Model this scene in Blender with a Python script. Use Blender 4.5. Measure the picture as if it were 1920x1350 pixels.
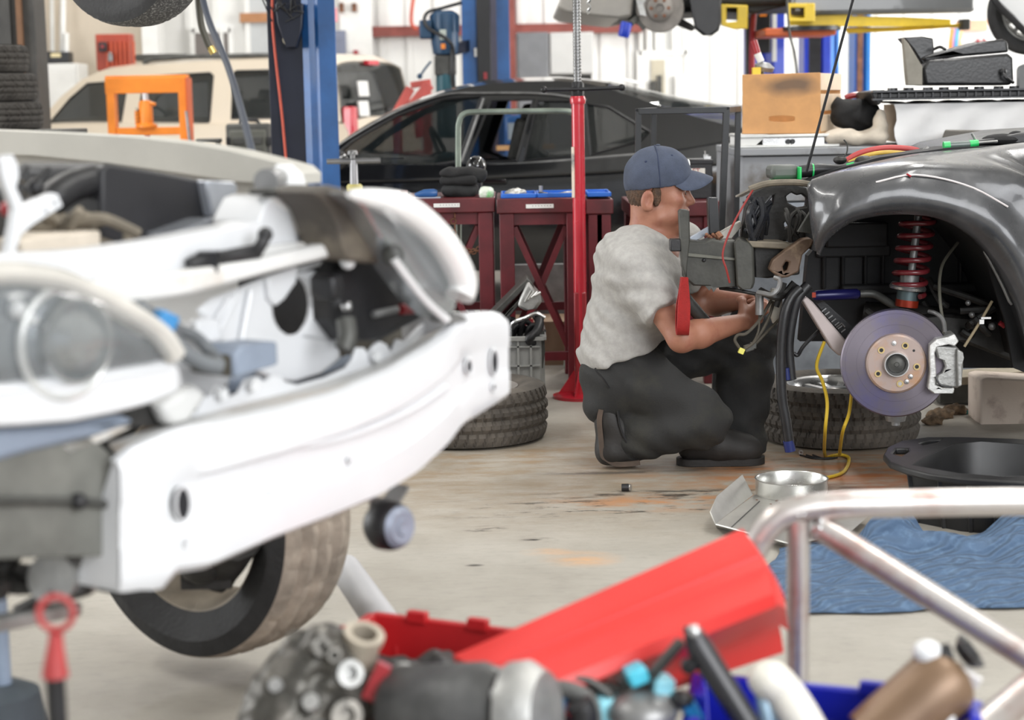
import bpy, bmesh, math, random
import numpy as np
from math import sin, cos, pi, radians, sqrt, atan2
from mathutils import Vector, Matrix, Euler
from mathutils.geometry import tessellate_polygon
SC = bpy.context.scene
for o in list(bpy.data.objects):
    bpy.data.objects.remove(o, do_unlink=True)
COL = SC.collection
random.seed(7)
# ------------------------------------------------------------------ camera
FPX = 3400.0; CAMH = 1.19
PITCH = math.atan(485 / FPX); ROLL = radians(1.0)
FWD = Vector((0, cos(PITCH), -sin(PITCH)))
_u = Vector((0, sin(PITCH), cos(PITCH))); _r = Vector((1, 0, 0))
RGT = _r * cos(ROLL) - _u * sin(ROLL)
UPV = _r * sin(ROLL) + _u * cos(ROLL)
CAM = Vector((0, 0, CAMH))
cd = bpy.data.cameras.new('camera'); cam = bpy.data.objects.new('camera', cd); COL.objects.link(cam)
m4 = Matrix((RGT, UPV, -FWD)).transposed().to_4x4(); m4.translation = CAM
cam.matrix_world = m4
cd.sensor_width = 36; cd.lens = FPX / 1920 * 36; cd.clip_start = 0.05; cd.clip_end = 200
cd.dof.use_dof = True; cd.dof.focus_distance = 5.75; cd.dof.aperture_fstop = 3.2
SC.camera = cam
# ------------------------------------------------------------------ world and light
w = bpy.data.worlds.new('daylight'); SC.world = w; w.use_nodes = True
w.node_tree.nodes['Background'].inputs[0].default_value = (0.93, 0.96, 1.0, 1)
w.node_tree.nodes['Background'].inputs[1].default_value = 0.48
vs = SC.view_settings
vs.view_transform = 'Standard'; vs.look = 'None'; vs.gamma = 1; vs.use_curve_mapping = False
vs.exposure = 0.58
def area(name, loc, target, sx, sy, power, col=(1, 1, 1)):
    l = bpy.data.lights.new(name, 'AREA'); l.shape = 'RECTANGLE'; l.size = sx; l.size_y = sy
    l.energy = power; l.color = col
    o = bpy.data.objects.new(name, l); COL.objects.link(o); o.location = loc
    o.rotation_euler = (Vector(target) - Vector(loc)).to_track_quat('-Z', 'Y').to_euler()
    return o
# daylight through the open roll-up doors: in front (behind the camera), right side, left side
area('daylight_front_door', (3.4, -1.8, 2.9), (-0.1, 3.4, 0.5), 5.0, 3.2, 300, (0.97, 0.985, 1))
area('daylight_right_door', (8.6, 12.5, 2.3), (2.0, 17.5, 1.8), 5.0, 4.0, 700, (1.0, 0.98, 0.95))
area('daylight_left_door', (-8.6, 7.5, 2.4), (-1, 9.5, 0.8), 4.5, 3.6, 300, (0.98, 0.99, 1))
# ceiling fluorescent rows
for ly in (3.2, 7.5, 12.0, 16.5):
    for lx in (-3.2, 2.2):
        area('fluorescent_light', (lx, ly, 4.75), (lx, ly, 0), 0.35, 2.6, 62, (1.0, 0.985, 0.95))
# ------------------------------------------------------------------ pixel -> world
def ray(u, v):
    return FWD * FPX + RGT * (u - 960) - UPV * (v - 675)
def P(u, v, Y):
    d = ray(u, v); return CAM + d * (Y / d.y)
def Fl(u, v, z=0.0):
    d = ray(u, v); return CAM + d * ((z - CAMH) / d.z)
def onplane(u, v, o, n):
    d = ray(u, v); return CAM + d * ((o - CAM).dot(n) / d.dot(n))
# ------------------------------------------------------------------ materials
_M = {}
def mat(name, col, rough=0.5, metal=0.0, var=0.12, scale=8, bump=0.0, bscale=60, spec=0.5, col2=None, coat=0.0,
        trans=0.0, emit=0.0, edge=None, sheen=0.0, alpha=1.0):
    if name in _M: return _M[name]
    m = bpy.data.materials.new(name); m.use_nodes = True; nt = m.node_tree; N = nt.nodes; L = nt.links
    b = N['Principled BSDF']
    if len(col) == 3: col = (*col, 1)
    b.inputs['Base Color'].default_value = col
    b.inputs['Roughness'].default_value = rough; b.inputs['Metallic'].default_value = metal
    b.inputs['Specular IOR Level'].default_value = spec
    if coat: b.inputs['Coat Weight'].default_value = coat; b.inputs['Coat Roughness'].default_value = 0.06
    if trans: b.inputs['Transmission Weight'].default_value = trans; b.inputs['IOR'].default_value = 1.3
    if alpha < 1: b.inputs['Alpha'].default_value = alpha
    if sheen: b.inputs['Sheen Weight'].default_value = sheen
    if emit: b.inputs['Emission Color'].default_value = col; b.inputs['Emission Strength'].default_value = emit
    tc = N.new('ShaderNodeTexCoord')
    if var or col2:
        n = N.new('ShaderNodeTexNoise'); n.inputs['Scale'].default_value = scale; n.inputs['Detail'].default_value = 6
        n.inputs['Roughness'].default_value = 0.62
        L.new(tc.outputs['Object'], n.inputs['Vector'])
        r = N.new('ShaderNodeValToRGB')
        c2 = (*col2, 1) if col2 else tuple(min(1, c * (1 + var)) for c in col[:3]) + (1,)
        c1 = col if col2 else tuple(c * (1 - var) for c in col[:3]) + (1,)
        r.color_ramp.elements[0].color = c1; r.color_ramp.elements[1].color = c2
        r.color_ramp.elements[0].position = 0.36 if not col2 else 0.5
        r.color_ramp.elements[1].position = 0.66 if not col2 else 0.68
        L.new(n.outputs['Fac'], r.inputs['Fac']); L.new(r.outputs['Color'], b.inputs['Base Color'])
        rr = N.new('ShaderNodeMapRange'); rr.inputs['To Min'].default_value = max(0, rough - 0.08); rr.inputs['To Max'].default_value = min(1, rough + 0.1)
        L.new(n.outputs['Fac'], rr.inputs['Value']); L.new(rr.outputs['Result'], b.inputs['Roughness'])
    if bump:
        n2 = N.new('ShaderNodeTexNoise'); n2.inputs['Scale'].default_value = bscale; n2.inputs['Detail'].default_value = 4
        L.new(tc.outputs['Object'], n2.inputs['Vector'])
        bp = N.new('ShaderNodeBump'); bp.inputs['Strength'].default_value = bump; bp.inputs['Distance'].default_value = 0.01
        L.new(n2.outputs['Fac'], bp.inputs['Height']); L.new(bp.outputs['Normal'], b.inputs['Normal'])
    _M[name] = m
    return m
# ------------------------------------------------------------------ mesh helpers
def crv(pts, k=6, closed=False):
    pts = [Vector(p) for p in pts]; n = len(pts); out = []
    rng = n if closed else n - 1
    for i in range(rng):
        if closed: p0, p1, p2, p3 = pts[i - 1], pts[i], pts[(i + 1) % n], pts[(i + 2) % n]
        else: p0, p1, p2, p3 = pts[max(i - 1, 0)], pts[i], pts[i + 1], pts[min(i + 2, n - 1)]
        for j in range(k):
            t = j / k; t2 = t * t; t3 = t2 * t
            out.append(0.5 * ((2 * p1) + (p2 - p0) * t + (2 * p0 - 5 * p1 + 4 * p2 - p3) * t2 + (3 * p1 - p0 - 3 * p2 + p3) * t3))
    if not closed: out.append(pts[-1].copy())
    return out
def basis(z):
    z = Vector(z).normalized(); a = Vector((0, 0, 1)) if abs(z.z) < 0.9 else Vector((1, 0, 0))
    x = a.cross(z).normalized(); return x, z.cross(x), z
class MB:
    def __init__(s): s.v = []; s.f = []
    def add(s, v, f, M=None):
        o = len(s.v); s.v += [(M @ Vector(p)) if M else Vector(p) for p in v]
        s.f += [tuple(i + o for i in q) for q in f]; return s
    def box(s, c, size, rot=None):
        x, y, z = (k / 2 for k in size)
        v = [(-x, -y, -z), (x, -y, -z), (x, y, -z), (-x, y, -z), (-x, -y, z), (x, -y, z), (x, y, z), (-x, y, z)]
        M = Matrix.Translation(c)
        if rot is not None: M = M @ (Euler(rot).to_matrix().to_4x4() if not isinstance(rot, Matrix) else rot.to_4x4())
        return s.add(v, [(0, 3, 2, 1), (4, 5, 6, 7), (0, 1, 5, 4), (1, 2, 6, 5), (2, 3, 7, 6), (3, 0, 4, 7)], M)
    def bar(s, a, b, w, h=None, up=(0, 0, 1)):
        a = Vector(a); b = Vector(b); h = h or w; d = b - a; z = d.normalized(); up = Vector(up)
        if abs(z.dot(up)) > 0.97: up = Vector((0, 1, 0))
        x = up.cross(z).normalized(); y = z.cross(x)
        R = Matrix((x, y, z)).transposed()
        return s.box((a + b) / 2, (w, h, d.length), R)
    def tube(s, pts, r, n=10, closed=False, caps=True):
        pts = [Vector(p) for p in pts]; m = len(pts); rs = r if isinstance(r, (list, tuple)) else [r] * m
        if len(rs) != m: rs = [rs[0] + (rs[-1] - rs[0]) * i / (m - 1) for i in range(m)]
        v = []; x = None
        for i in range(m):
            t = (pts[(i + 1) % m] - pts[i - 1]) if closed else (pts[min(i + 1, m - 1)] - pts[max(i - 1, 0)])
            t.normalize()
            if x is None: x, y, _ = basis(t)
            else:
                x = (x - t * x.dot(t)); x = x.normalized() if x.length > 1e-6 else basis(t)[0]; y = t.cross(x)
            for j in range(n):
                a = 2 * pi * j / n; v.append(pts[i] + (x * cos(a) + y * sin(a)) * rs[i])
        f = []
        for i in range(m if closed else m - 1):
            for j in range(n):
                k = (i + 1) % m; f.append((i * n + j, i * n + (j + 1) % n, k * n + (j + 1) % n, k * n + j))
        if caps and not closed:
            f.append(tuple(range(n - 1, -1, -1))); f.append(tuple((m - 1) * n + j for j in range(n)))
        return s.add(v, f)
    def cyl(s, a, b, r, n=20, r2=None): return s.tube([a, b], [r, r if r2 is None else r2], n)
    def lathe(s, prof, o, axis=(0, 0, 1), n=32, closed=False, fn=None):
        x, y, z = basis(axis); o = Vector(o); v = []; m = len(prof)
        for i, (r, t) in enumerate(prof):
            for j in range(n):
                a = 2 * pi * j / n; rr = r + (fn(i, a) if fn else 0); v.append(o + z * t + (x * cos(a) + y * sin(a)) * rr)
        f = []
        for i in range(m if closed else m - 1):
            k = (i + 1) % m
            for j in range(n): f.append((i * n + j, i * n + (j + 1) % n, k * n + (j + 1) % n, k * n + j))
        if not closed:
            if prof[0][0] > 1e-5: f.append(tuple(range(n - 1, -1, -1)))
            if prof[-1][0] > 1e-5: f.append(tuple((m - 1) * n + j for j in range(n)))
        return s.add(v, f)
    def ring(s, prof, o, axis=(0, 0, 1), n=32, fn=None): return s.lathe(prof, o, axis, n, True, fn)
    def ball(s, c, r, n=16, rot=None):
        rx, ry, rz = r if isinstance(r, (tuple, list)) else (r, r, r); v = []; f = []; m = n // 2
        M = Matrix.Translation(c)
        if rot is not None: M = M @ Euler(rot).to_matrix().to_4x4()
        v.append((0, 0, -rz))
        for i in range(1, m):
            a = -pi / 2 + pi * i / m
            for j in range(n): v.append((rx * cos(a) * cos(2 * pi * j / n), ry * cos(a) * sin(2 * pi * j / n), rz * sin(a)))
        v.append((0, 0, rz)); e = len(v) - 1
        for j in range(n): f.append((0, 1 + (j + 1) % n, 1 + j)); f.append((e, e - n + j, e - n + (j + 1) % n))
        for i in range(m - 2):
            for j in range(n): a = 1 + i * n; f.append((a + j, a + (j + 1) % n, a + n + (j + 1) % n, a + n + j))
        return s.add(v, f, M)
    def plate(s, outer, holes=(), fn=None):
        """2-D polygon with holes; fn(x, y, k) -> world for front (k=0) and back (k=1)"""
        loops = [list(outer)] + [list(h) for h in holes]
        flat = [p for l in loops for p in l]
        tri = tessellate_polygon([[Vector((p[0], p[1], 0)) for p in l] for l in loops])
        n = len(flat); v = [fn(p[0], p[1], 0) for p in flat] + [fn(p[0], p[1], 1) for p in flat]
        f = []
        for t in tri: f.append(tuple(t)); f.append(tuple(i + n for i in reversed(t)))
        o = 0
        for l in loops:
            k = len(l)
            for i in range(k): a, b = o + i, o + (i + 1) % k; f.append((a, b, b + n, a + n))
            o += k
        return s.add(v, f)
    def sheet(s, rows, t=0.004, flip=1, vec=None):
        R = len(rows); C = len(rows[0]); A = [[Vector(p) for p in r] for r in rows]; B = []
        for i in range(R):
            row = []
            for j in range(C):
                du = A[min(i + 1, R - 1)][j] - A[max(i - 1, 0)][j]; dv = A[i][min(j + 1, C - 1)] - A[i][max(j - 1, 0)]
                nn = du.cross(dv); nn = nn.normalized() if nn.length > 1e-9 else Vector((0, 0, 1))
                row.append(A[i][j] + (Vector(vec) if vec is not None else nn * t * flip))
            B.append(row)
        v = [p for r in A for p in r] + [p for r in B for p in r]; n = R * C; f = []
        for i in range(R - 1):
            for j in range(C - 1):
                a = i * C + j; f.append((a, a + 1, a + C + 1, a + C)); f.append((n + a, n + a + C, n + a + C + 1, n + a + 1))
        for j in range(C - 1):
            f.append((j + 1, j, n + j, n + j + 1)); a = (R - 1) * C + j; f.append((a, a + 1, n + a + 1, n + a))
        for i in range(R - 1):
            a = i * C; f.append((a, a + C, n + a + C, n + a)); a = i * C + C - 1; f.append((a + C, a, n + a, n + a + C))
        return s.add(v, f)
    def mesh(s, name, off=Vector((0, 0, 0))):
        me = bpy.data.meshes.new(name); me.from_pydata([tuple(p - off) for p in s.v], [], s.f); me.update()
        bm = bmesh.new(); bm.from_mesh(me); bmesh.ops.recalc_face_normals(bm, faces=bm.faces); bm.to_mesh(me); bm.free()
        return me
def finish(me, o, m, smooth=40, bevel=0, sub=0):
    me.materials.append(m)
    if smooth:
        for p in me.polygons: p.use_smooth = True
        me.set_sharp_from_angle(angle=radians(smooth))
    if bevel:
        b = o.modifiers.new('bevel', 'BEVEL'); b.width = bevel; b.segments = 2; b.limit_method = 'ANGLE'; b.angle_limit = radians(50)
    if sub:
        b = o.modifiers.new('subdivision', 'SUBSURF'); b.levels = sub; b.render_levels = sub
def thing(name, label, cat, loc=(0, 0, 0), group=None):
    o = bpy.data.objects.new(name, None); COL.objects.link(o); o.location = loc; o.empty_display_size = 0.1
    o['label'] = label; o['category'] = cat
    if group: o['group'] = group
    return o
def wloc(o):
    v = Vector((0, 0, 0))
    while o is not None: v = v + Vector(o.location); o = o.parent
    return v
def part(name, mb, m, parent, smooth=40, bevel=0, sub=0, label=None, stuff=False):
    """coordinates in world space; parents are only translated"""
    me = mb.mesh(name, wloc(parent)) if isinstance(mb, MB) else mb
    o = bpy.data.objects.new(name, me); COL.objects.link(o); o.parent = parent
    finish(me, o, m, smooth, bevel, sub)
    if label: o['label'] = label
    if stuff: o['kind'] = 'stuff'
    return o
def single(name, mb, m, label, cat, group=None, smooth=40, bevel=0, sub=0, kind=None):
    lo = Vector([min(p[i] for p in mb.v) for i in range(3)]); hi = Vector([max(p[i] for p in mb.v) for i in range(3)])
    off = Vector(((lo.x + hi.x) / 2, (lo.y + hi.y) / 2, lo.z))
    me = mb.mesh(name, off); o = bpy.data.objects.new(name, me); COL.objects.link(o); o.location = off
    finish(me, o, m, smooth, bevel, sub)
    if kind: o['kind'] = kind
    if label: o['label'] = label; o['category'] = cat
    if group: o['group'] = group
    return o
def struct(name, mb, m, smooth=40, bevel=0):
    o = single(name, mb, m, None, None, None, smooth, bevel, kind='structure'); return o
def dup(root, loc, rotz=0, label=None, group=None):
    r = root.copy(); COL.objects.link(r); r.location = loc; r.rotation_euler = (0, 0, rotz)
    if label: r['label'] = label
    if group: r['group'] = group
    for ch in list(root.children):
        c = ch.copy(); COL.objects.link(c); c.parent = r
        for g in list(ch.children):
            d = g.copy(); COL.objects.link(d); d.parent = c
    return r
def text_mb(txt, o, ex, ey, size, depth=0.001):
    """lettering as real flat mesh, left-bottom at o"""
    cu = bpy.data.curves.new('lettering', 'FONT'); cu.body = txt; cu.size = 1; cu.extrude = 0.0
    to = bpy.data.objects.new('lettering', cu); COL.objects.link(to)
    dg = bpy.context.evaluated_depsgraph_get(); me = bpy.data.meshes.new_from_object(to.evaluated_get(dg))
    mb = MB(); ex = Vector(ex).normalized(); ey = Vector(ey).normalized(); n = ex.cross(ey)
    vv = [Vector(o) + ex * p.co.x * size + ey * p.co.y * size for p in me.vertices]; k = len(vv)
    mb.add(vv, [tuple(q.vertices) for q in me.polygons])
    bpy.data.objects.remove(to); bpy.data.curves.remove(cu); bpy.data.meshes.remove(me)
    return mb
# ------------------------------------------------------------------ implicit surfaces (one continuous skin from blended volumes)
def cap(a, b, ra, rb):
    a = np.array(a, float); b = np.array(b, float); ba = b - a; L = ba.dot(ba) + 1e-12; r = max(ra, rb)
    def f(X, Y, Z):
        t = np.clip(((X - a[0]) * ba[0] + (Y - a[1]) * ba[1] + (Z - a[2]) * ba[2]) / L, 0, 1)
        return np.sqrt((X - a[0] - t * ba[0])**2 + (Y - a[1] - t * ba[1])**2 + (Z - a[2] - t * ba[2])**2) - (ra + (rb - ra) * t)
    return f, np.minimum(a, b) - r, np.maximum(a, b) + r
def ell(c, r, rot=None):
    c = np.array(c, float); r = np.array(r, float); R = np.array((Euler(rot) if rot else Euler()).to_matrix()).T
    def f(X, Y, Z):
        x, y, z = X - c[0], Y - c[1], Z - c[2]
        if rot: x, y, z = (R[i][0] * x + R[i][1] * y + R[i][2] * z for i in range(3))
        k0 = np.sqrt((x / r[0])**2 + (y / r[1])**2 + (z / r[2])**2); k1 = np.sqrt((x / r[0]**2)**2 + (y / r[1]**2)**2 + (z / r[2]**2)**2) + 1e-9
        return k0 * (k0 - 1) / k1
    m = r.max() if rot else r
    return f, c - m, c + m
def rbox(c, h, rad=0.0, R=None):
    c = np.array(c, float); h = np.array(h, float); A = None
    if R is not None: A = np.array(R if isinstance(R, Matrix) else Euler(R).to_matrix()).T
    def f(X, Y, Z):
        x, y, z = X - c[0], Y - c[1], Z - c[2]
        if A is not None: x, y, z = (A[i][0] * x + A[i][1] * y + A[i][2] * z for i in range(3))
        qx, qy, qz = np.abs(x) - h[0] + rad, np.abs(y) - h[1] + rad, np.abs(z) - h[2] + rad
        return np.sqrt(np.maximum(qx, 0)**2 + np.maximum(qy, 0)**2 + np.maximum(qz, 0)**2) + np.minimum(np.maximum(qx, np.maximum(qy, qz)), 0) - rad
    m = np.linalg.norm(h) if A is not None else h
    return f, c - m, c + m
def half(p, n):
    p = np.array(p, float); n = np.array(Vector(n).normalized(), float)
    return (lambda X, Y, Z: (X - p[0]) * n[0] + (Y - p[1]) * n[1] + (Z - p[2]) * n[2]), None, None
def sdf_mesh(ops, h, disp=None):
    """ops: ('u'|'s'|'i', blend, primitive)"""
    lo = np.min([o[2][1] for o in ops if o[0] == 'u'], 0) - 4 * h; hi = np.max([o[2][2] for o in ops if o[0] == 'u'], 0) + 4 * h
    n = np.ceil((hi - lo) / h).astype(int) + 1
    ax = [lo[i] + h * np.arange(n[i]) for i in range(3)]
    V = np.full(n, 0.5, np.float32)
    for op, k, (fn, a, b) in ops:
        if a is None or op == 'i': sl = (slice(None),) * 3
        else:
            mg = k + 5 * h; i0 = np.clip(np.floor((a - mg - lo) / h).astype(int), 0, n - 1); i1 = np.clip(np.ceil((b + mg - lo) / h).astype(int) + 1, 1, n)
            sl = tuple(slice(i0[i], i1[i]) for i in range(3))
        X, Y, Z = np.meshgrid(ax[0][sl[0]], ax[1][sl[1]], ax[2][sl[2]], indexing='ij', sparse=True)
        d = fn(X, Y, Z).astype(np.float32); v = V[sl]
        if op == 'u':
            if k > 0: hh = np.maximum(k - np.abs(v - d), 0) / k; V[sl] = np.minimum(v, d) - hh * hh * k * 0.25
            else: V[sl] = np.minimum(v, d)
        else:
            if op == 's': d = -d
            if k > 0: hh = np.maximum(k - np.abs(v - d), 0) / k; V[sl] = np.maximum(v, d) + hh * hh * k * 0.25
            else: V[sl] = np.maximum(v, d)
    if disp is not None:
        X, Y, Z = np.meshgrid(*ax, indexing='ij', sparse=True); V = V + disp(X, Y, Z).astype(np.float32)
    V = np.pad(V[1:-1, 1:-1, 1:-1], 1, constant_values=0.5)
    c = tuple(s - 1 for s in V.shape); acc = np.zeros(c + (3,), np.float32); cnt = np.zeros(c, np.float32)
    offs = [(i, j, k) for i in (0, 1) for j in (0, 1) for k in (0, 1)]
    sub = lambda o: V[o[0]:o[0] + c[0], o[1]:o[1] + c[1], o[2]:o[2] + c[2]]
    for o in offs:
        for axn in range(3):
            if o[axn] == 1: continue
            q = list(o); q[axn] = 1; a = sub(o); b = sub(q); m = (a < 0) != (b < 0)
            t = np.where(m, a / np.where(m, a - b, 1), 0)
            for i in range(3): acc[..., i] += np.where(m, o[i] + (t if i == axn else 0), 0)
            cnt += m
    act = cnt > 0; idx = np.full(c, -1, np.int64); idx[act] = np.arange(act.sum())
    pos = acc[act] / cnt[act][:, None]; ijk = np.argwhere(act); vert = lo + h * (ijk + pos)
    faces = []
    for axn in range(3):
        o1, o2 = [(1, 2), (2, 0), (0, 1)][axn]
        s0 = [slice(1, -1)] * 3; s0[axn] = slice(0, -1); s1 = [slice(1, -1)] * 3; s1[axn] = slice(1, None)
        a = V[tuple(s0)] < 0; b = V[tuple(s1)] < 0; w_ = np.argwhere(a != b)
        if not len(w_): continue
        fl = a[tuple(w_.T)]; base = w_ + 1; base[:, axn] -= 1
        d1 = np.zeros(3, int); d1[o1] = 1; d2 = np.zeros(3, int); d2[o2] = 1
        q = [idx[tuple((base - x).T)] for x in (d1 * 0, d1, d1 + d2, d2)]
        qs = np.stack(q, 1); qs[~fl] = qs[~fl][:, ::-1]; faces.append(qs)
    return vert, np.concatenate(faces)
def sdf_part(name, ops, h, m, parent, disp=None, iters=2, single_args=None):
    v, f = sdf_mesh(ops, h, disp); off = np.array(wloc(parent)) if parent else None
    if parent is None:
        off = np.array([(v[:, 0].min() + v[:, 0].max()) / 2, (v[:, 1].min() + v[:, 1].max()) / 2, v[:, 2].min()])
    me = bpy.data.meshes.new(name); me.from_pydata((v - off).tolist(), [], f.tolist()); me.update()
    o = bpy.data.objects.new(name, me); COL.objects.link(o)
    if parent: o.parent = parent
    else: o.location = off
    finish(me, o, m, 0)
    for p in me.polygons: p.use_smooth = True
    if iters:
        sm = o.modifiers.new('smooth', 'SMOOTH'); sm.iterations = iters; sm.factor = 0.5
    if single_args:
        o['label'], o['category'] = single_args[:2]
        if len(single_args) > 2: o['group'] = single_args[2]
    return o
# ------------------------------------------------------------------ palette
m_rubber = mat('rubber', (0.022, 0.022, 0.023), 0.75, 0, 0.3, 14, 0.25, 90)
m_tyre_dusty = mat('dusty_rubber', (0.055, 0.05, 0.045), 0.85, 0, 0.35, 9, 0.25, 90)
m_black = mat('black_plastic', (0.012, 0.012, 0.014), 0.42, 0, 0.3, 12, 0.08, 120)
m_blackm = mat('black_metal', (0.02, 0.02, 0.022), 0.4, 0.3, 0.3, 15, 0.05, 80)
m_dark = mat('dark_grey_metal', (0.075, 0.075, 0.07), 0.5, 0.4, 0.3, 10, 0.1, 60)
m_grey = mat('grey_metal', (0.25, 0.25, 0.25), 0.4, 0.6, 0.25, 10, 0.08, 60)
m_steel = mat('bright_steel', (0.55, 0.55, 0.55), 0.28, 0.9, 0.2, 12)
m_alu = mat('cast_aluminium', (0.38, 0.38, 0.37), 0.45, 0.7, 0.25, 15, 0.15, 70)
m_white = mat('white_paint', (0.72, 0.73, 0.74), 0.35, 0, 0.04, 3, coat=0.2)
m_whitep = mat('white_plain', (0.8, 0.8, 0.78), 0.6, 0, 0.05, 4)
m_red = mat('red_paint', (0.34, 0.022, 0.03), 0.35, 0, 0.18, 5, coat=0.2)
m_darkred = mat('dark_red_paint', (0.12, 0.009, 0.015), 0.42, 0, 0.3, 6)
m_blue = mat('blue_lift_paint', (0.02, 0.1, 0.3), 0.38, 0, 0.2, 4, coat=0.2)
m_navy = mat('navy_paint', (0.006, 0.009, 0.022), 0.4, 0, 0.25, 4)
m_yellow = mat('yellow_paint', (0.8, 0.56, 0.03), 0.45, 0, 0.12, 6)
m_orange = mat('orange_paint', (0.85, 0.25, 0.02), 0.42, 0, 0.1, 6)
m_wood = mat('pale_wood', (0.62, 0.36, 0.16), 0.6, 0, 0.16, 7)
m_rust = mat('rusty_brown', (0.2, 0.09, 0.05), 0.7, 0.2, 0.4, 18, 0.2, 70)
# ================================================================== SETTING
def floor_mat():
    m = bpy.data.materials.new('stained_concrete'); m.use_nodes = True; nt = m.node_tree; N = nt.nodes; L = nt.links; b = N['Principled BSDF']
    g = N.new('ShaderNodeNewGeometry')
    def noise(sc, det=8, rough=0.6, sx=1, sy=1):
        mp = N.new('ShaderNodeMapping'); mp.inputs['Scale'].default_value = (sx, sy, 1); L.new(g.outputs['Position'], mp.inputs['Vector'])
        n = N.new('ShaderNodeTexNoise'); n.inputs['Scale'].default_value = sc; n.inputs['Detail'].default_value = det; n.inputs['Roughness'].default_value = rough
        L.new(mp.outputs['Vector'], n.inputs['Vector']); return n.outputs['Fac']
    def mix(fac, a, c):
        x = N.new('ShaderNodeMix'); x.data_type = 'RGBA'; L.new(fac, x.inputs[0]); L.new(a, x.inputs[6])
        if isinstance(c, tuple): x.inputs[7].default_value = (*c, 1)
        else: L.new(c, x.inputs[7])
        return x.outputs[2]
    def math_(op, a, c=None):
        x = N.new('ShaderNodeMath'); x.operation = op
        for i, q in enumerate((a, c)):
            if q is None: continue
            if isinstance(q, (int, float)): x.inputs[i].default_value = q
            else: L.new(q, x.inputs[i])
        return x.outputs[0]
    def rng(v, a, c, lo=0, hi=1):
        x = N.new('ShaderNodeMapRange'); x.inputs[1].default_value = a; x.inputs[2].default_value = c; x.inputs[3].default_value = lo; x.inputs[4].default_value = hi; L.new(v, x.inputs[0]); return x.outputs[0]
    r = N.new('ShaderNodeValToRGB'); r.color_ramp.elements[0].color = (0.29, 0.268, 0.232, 1); r.color_ramp.elements[1].color = (0.45, 0.425, 0.38, 1)
    r.color_ramp.elements[0].position = 0.3; r.color_ramp.elements[1].position = 0.7
    L.new(noise(1.3, 10, 0.65), r.inputs['Fac']); col = r.outputs['Color']
    col = mix(rng(noise(16, 6, 0.7, 1, 3), 0.52, 0.75, 0, 0.45), col, (0.20, 0.19, 0.17))
    def blob(c, rx, ry):
        mp = N.new('ShaderNodeMapping'); mp.vector_type = 'POINT'; mp.inputs['Location'].default_value = (-c.x / rx, -c.y / ry, 0); mp.inputs['Scale'].default_value = (1 / rx, 1 / ry, 0)
        L.new(g.outputs['Position'], mp.inputs['Vector']); ln = N.new('ShaderNodeVectorMath'); ln.operation = 'LENGTH'; L.new(mp.outputs['Vector'], ln.inputs[0])
        return rng(ln.outputs['Value'], 1.0, 0.35)
    rustn = noise(5, 8, 0.7, 1, 2.2); darkn = noise(9, 7, 0.7, 0.8, 2.5)
    for (u, v, rx, ry, c, lo, hi, k, src) in (
        (1150, 880, 2.1, 1.1, (0.235, 0.175, 0.11), 0.26, 0.6, 0.75, rustn),
        (1560, 885, 0.75, 0.4, (0.42, 0.15, 0.04), 0.42, 0.6, 0.8, rustn),
        (1640, 905, 0.35, 0.25, (0.3, 0.09, 0.03), 0.4, 0.6, 0.75, darkn),
        (1290, 940, 0.5, 0.16, (0.5, 0.2, 0.06), 0.44, 0.6, 0.65, rustn),
        (1090, 1048, 0.12, 0.1, (0.62, 0.33, 0.14), 0.35, 0.6, 0.7, rustn),
        (1025, 1035, 0.08, 0.05, (0.62, 0.33, 0.14), 0.35, 0.6, 0.6, rustn),
        (900, 860, 0.9, 0.35, (0.32, 0.2, 0.1), 0.5, 0.66, 0.5, rustn),
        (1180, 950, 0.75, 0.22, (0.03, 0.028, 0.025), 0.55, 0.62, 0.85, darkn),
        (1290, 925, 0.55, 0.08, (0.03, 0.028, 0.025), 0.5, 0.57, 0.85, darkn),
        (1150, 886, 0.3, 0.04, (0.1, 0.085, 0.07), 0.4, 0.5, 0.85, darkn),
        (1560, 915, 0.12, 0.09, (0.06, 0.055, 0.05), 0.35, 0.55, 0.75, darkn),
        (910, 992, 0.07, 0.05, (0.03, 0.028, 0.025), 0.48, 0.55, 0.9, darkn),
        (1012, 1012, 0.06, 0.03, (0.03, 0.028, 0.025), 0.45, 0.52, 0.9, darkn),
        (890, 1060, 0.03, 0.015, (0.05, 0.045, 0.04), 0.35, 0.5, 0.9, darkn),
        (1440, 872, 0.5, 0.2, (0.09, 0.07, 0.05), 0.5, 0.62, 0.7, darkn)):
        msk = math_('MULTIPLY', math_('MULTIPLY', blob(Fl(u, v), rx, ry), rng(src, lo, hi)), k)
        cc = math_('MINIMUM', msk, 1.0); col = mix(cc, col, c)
    L.new(col, b.inputs['Base Color']); b.inputs['Specular IOR Level'].default_value = 0.35
    L.new(rng(noise(3), 0.3, 0.7, 0.38, 0.6), b.inputs['Roughness'])
    bp = N.new('ShaderNodeBump'); bp.inputs['Strength'].default_value = 0.12; bp.inputs['Distance'].default_value = 0.01
    L.new(noise(40, 5), bp.inputs['Height']); L.new(bp.outputs['Normal'], b.inputs['Normal'])
    return m
struct('floor', MB().box((0, 9, -0.1), (18.4, 29, 0.2)), floor_mat())
m_wall = mat('white_steel_siding', (0.80, 0.80, 0.78), 0.5, 0, 0.03, 1.5)
m_tan = mat('tan_drywall', (0.56, 0.49, 0.40), 0.8, 0, 0.08, 1.2)
m_ceil = mat('ceiling_white', (0.75, 0.75, 0.73), 0.8, 0, 0.03)
YB = 20.0
mb = MB().box((0, YB + 0.1, 2.6), (18.4, 0.2, 5.2))
for i in range(60): mb.box((-9 + 0.3 * i + 0.15, YB - 0.012, 2.6), (0.06, 0.03, 5.2))
struct('wall_back', mb, m_wall)
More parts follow.
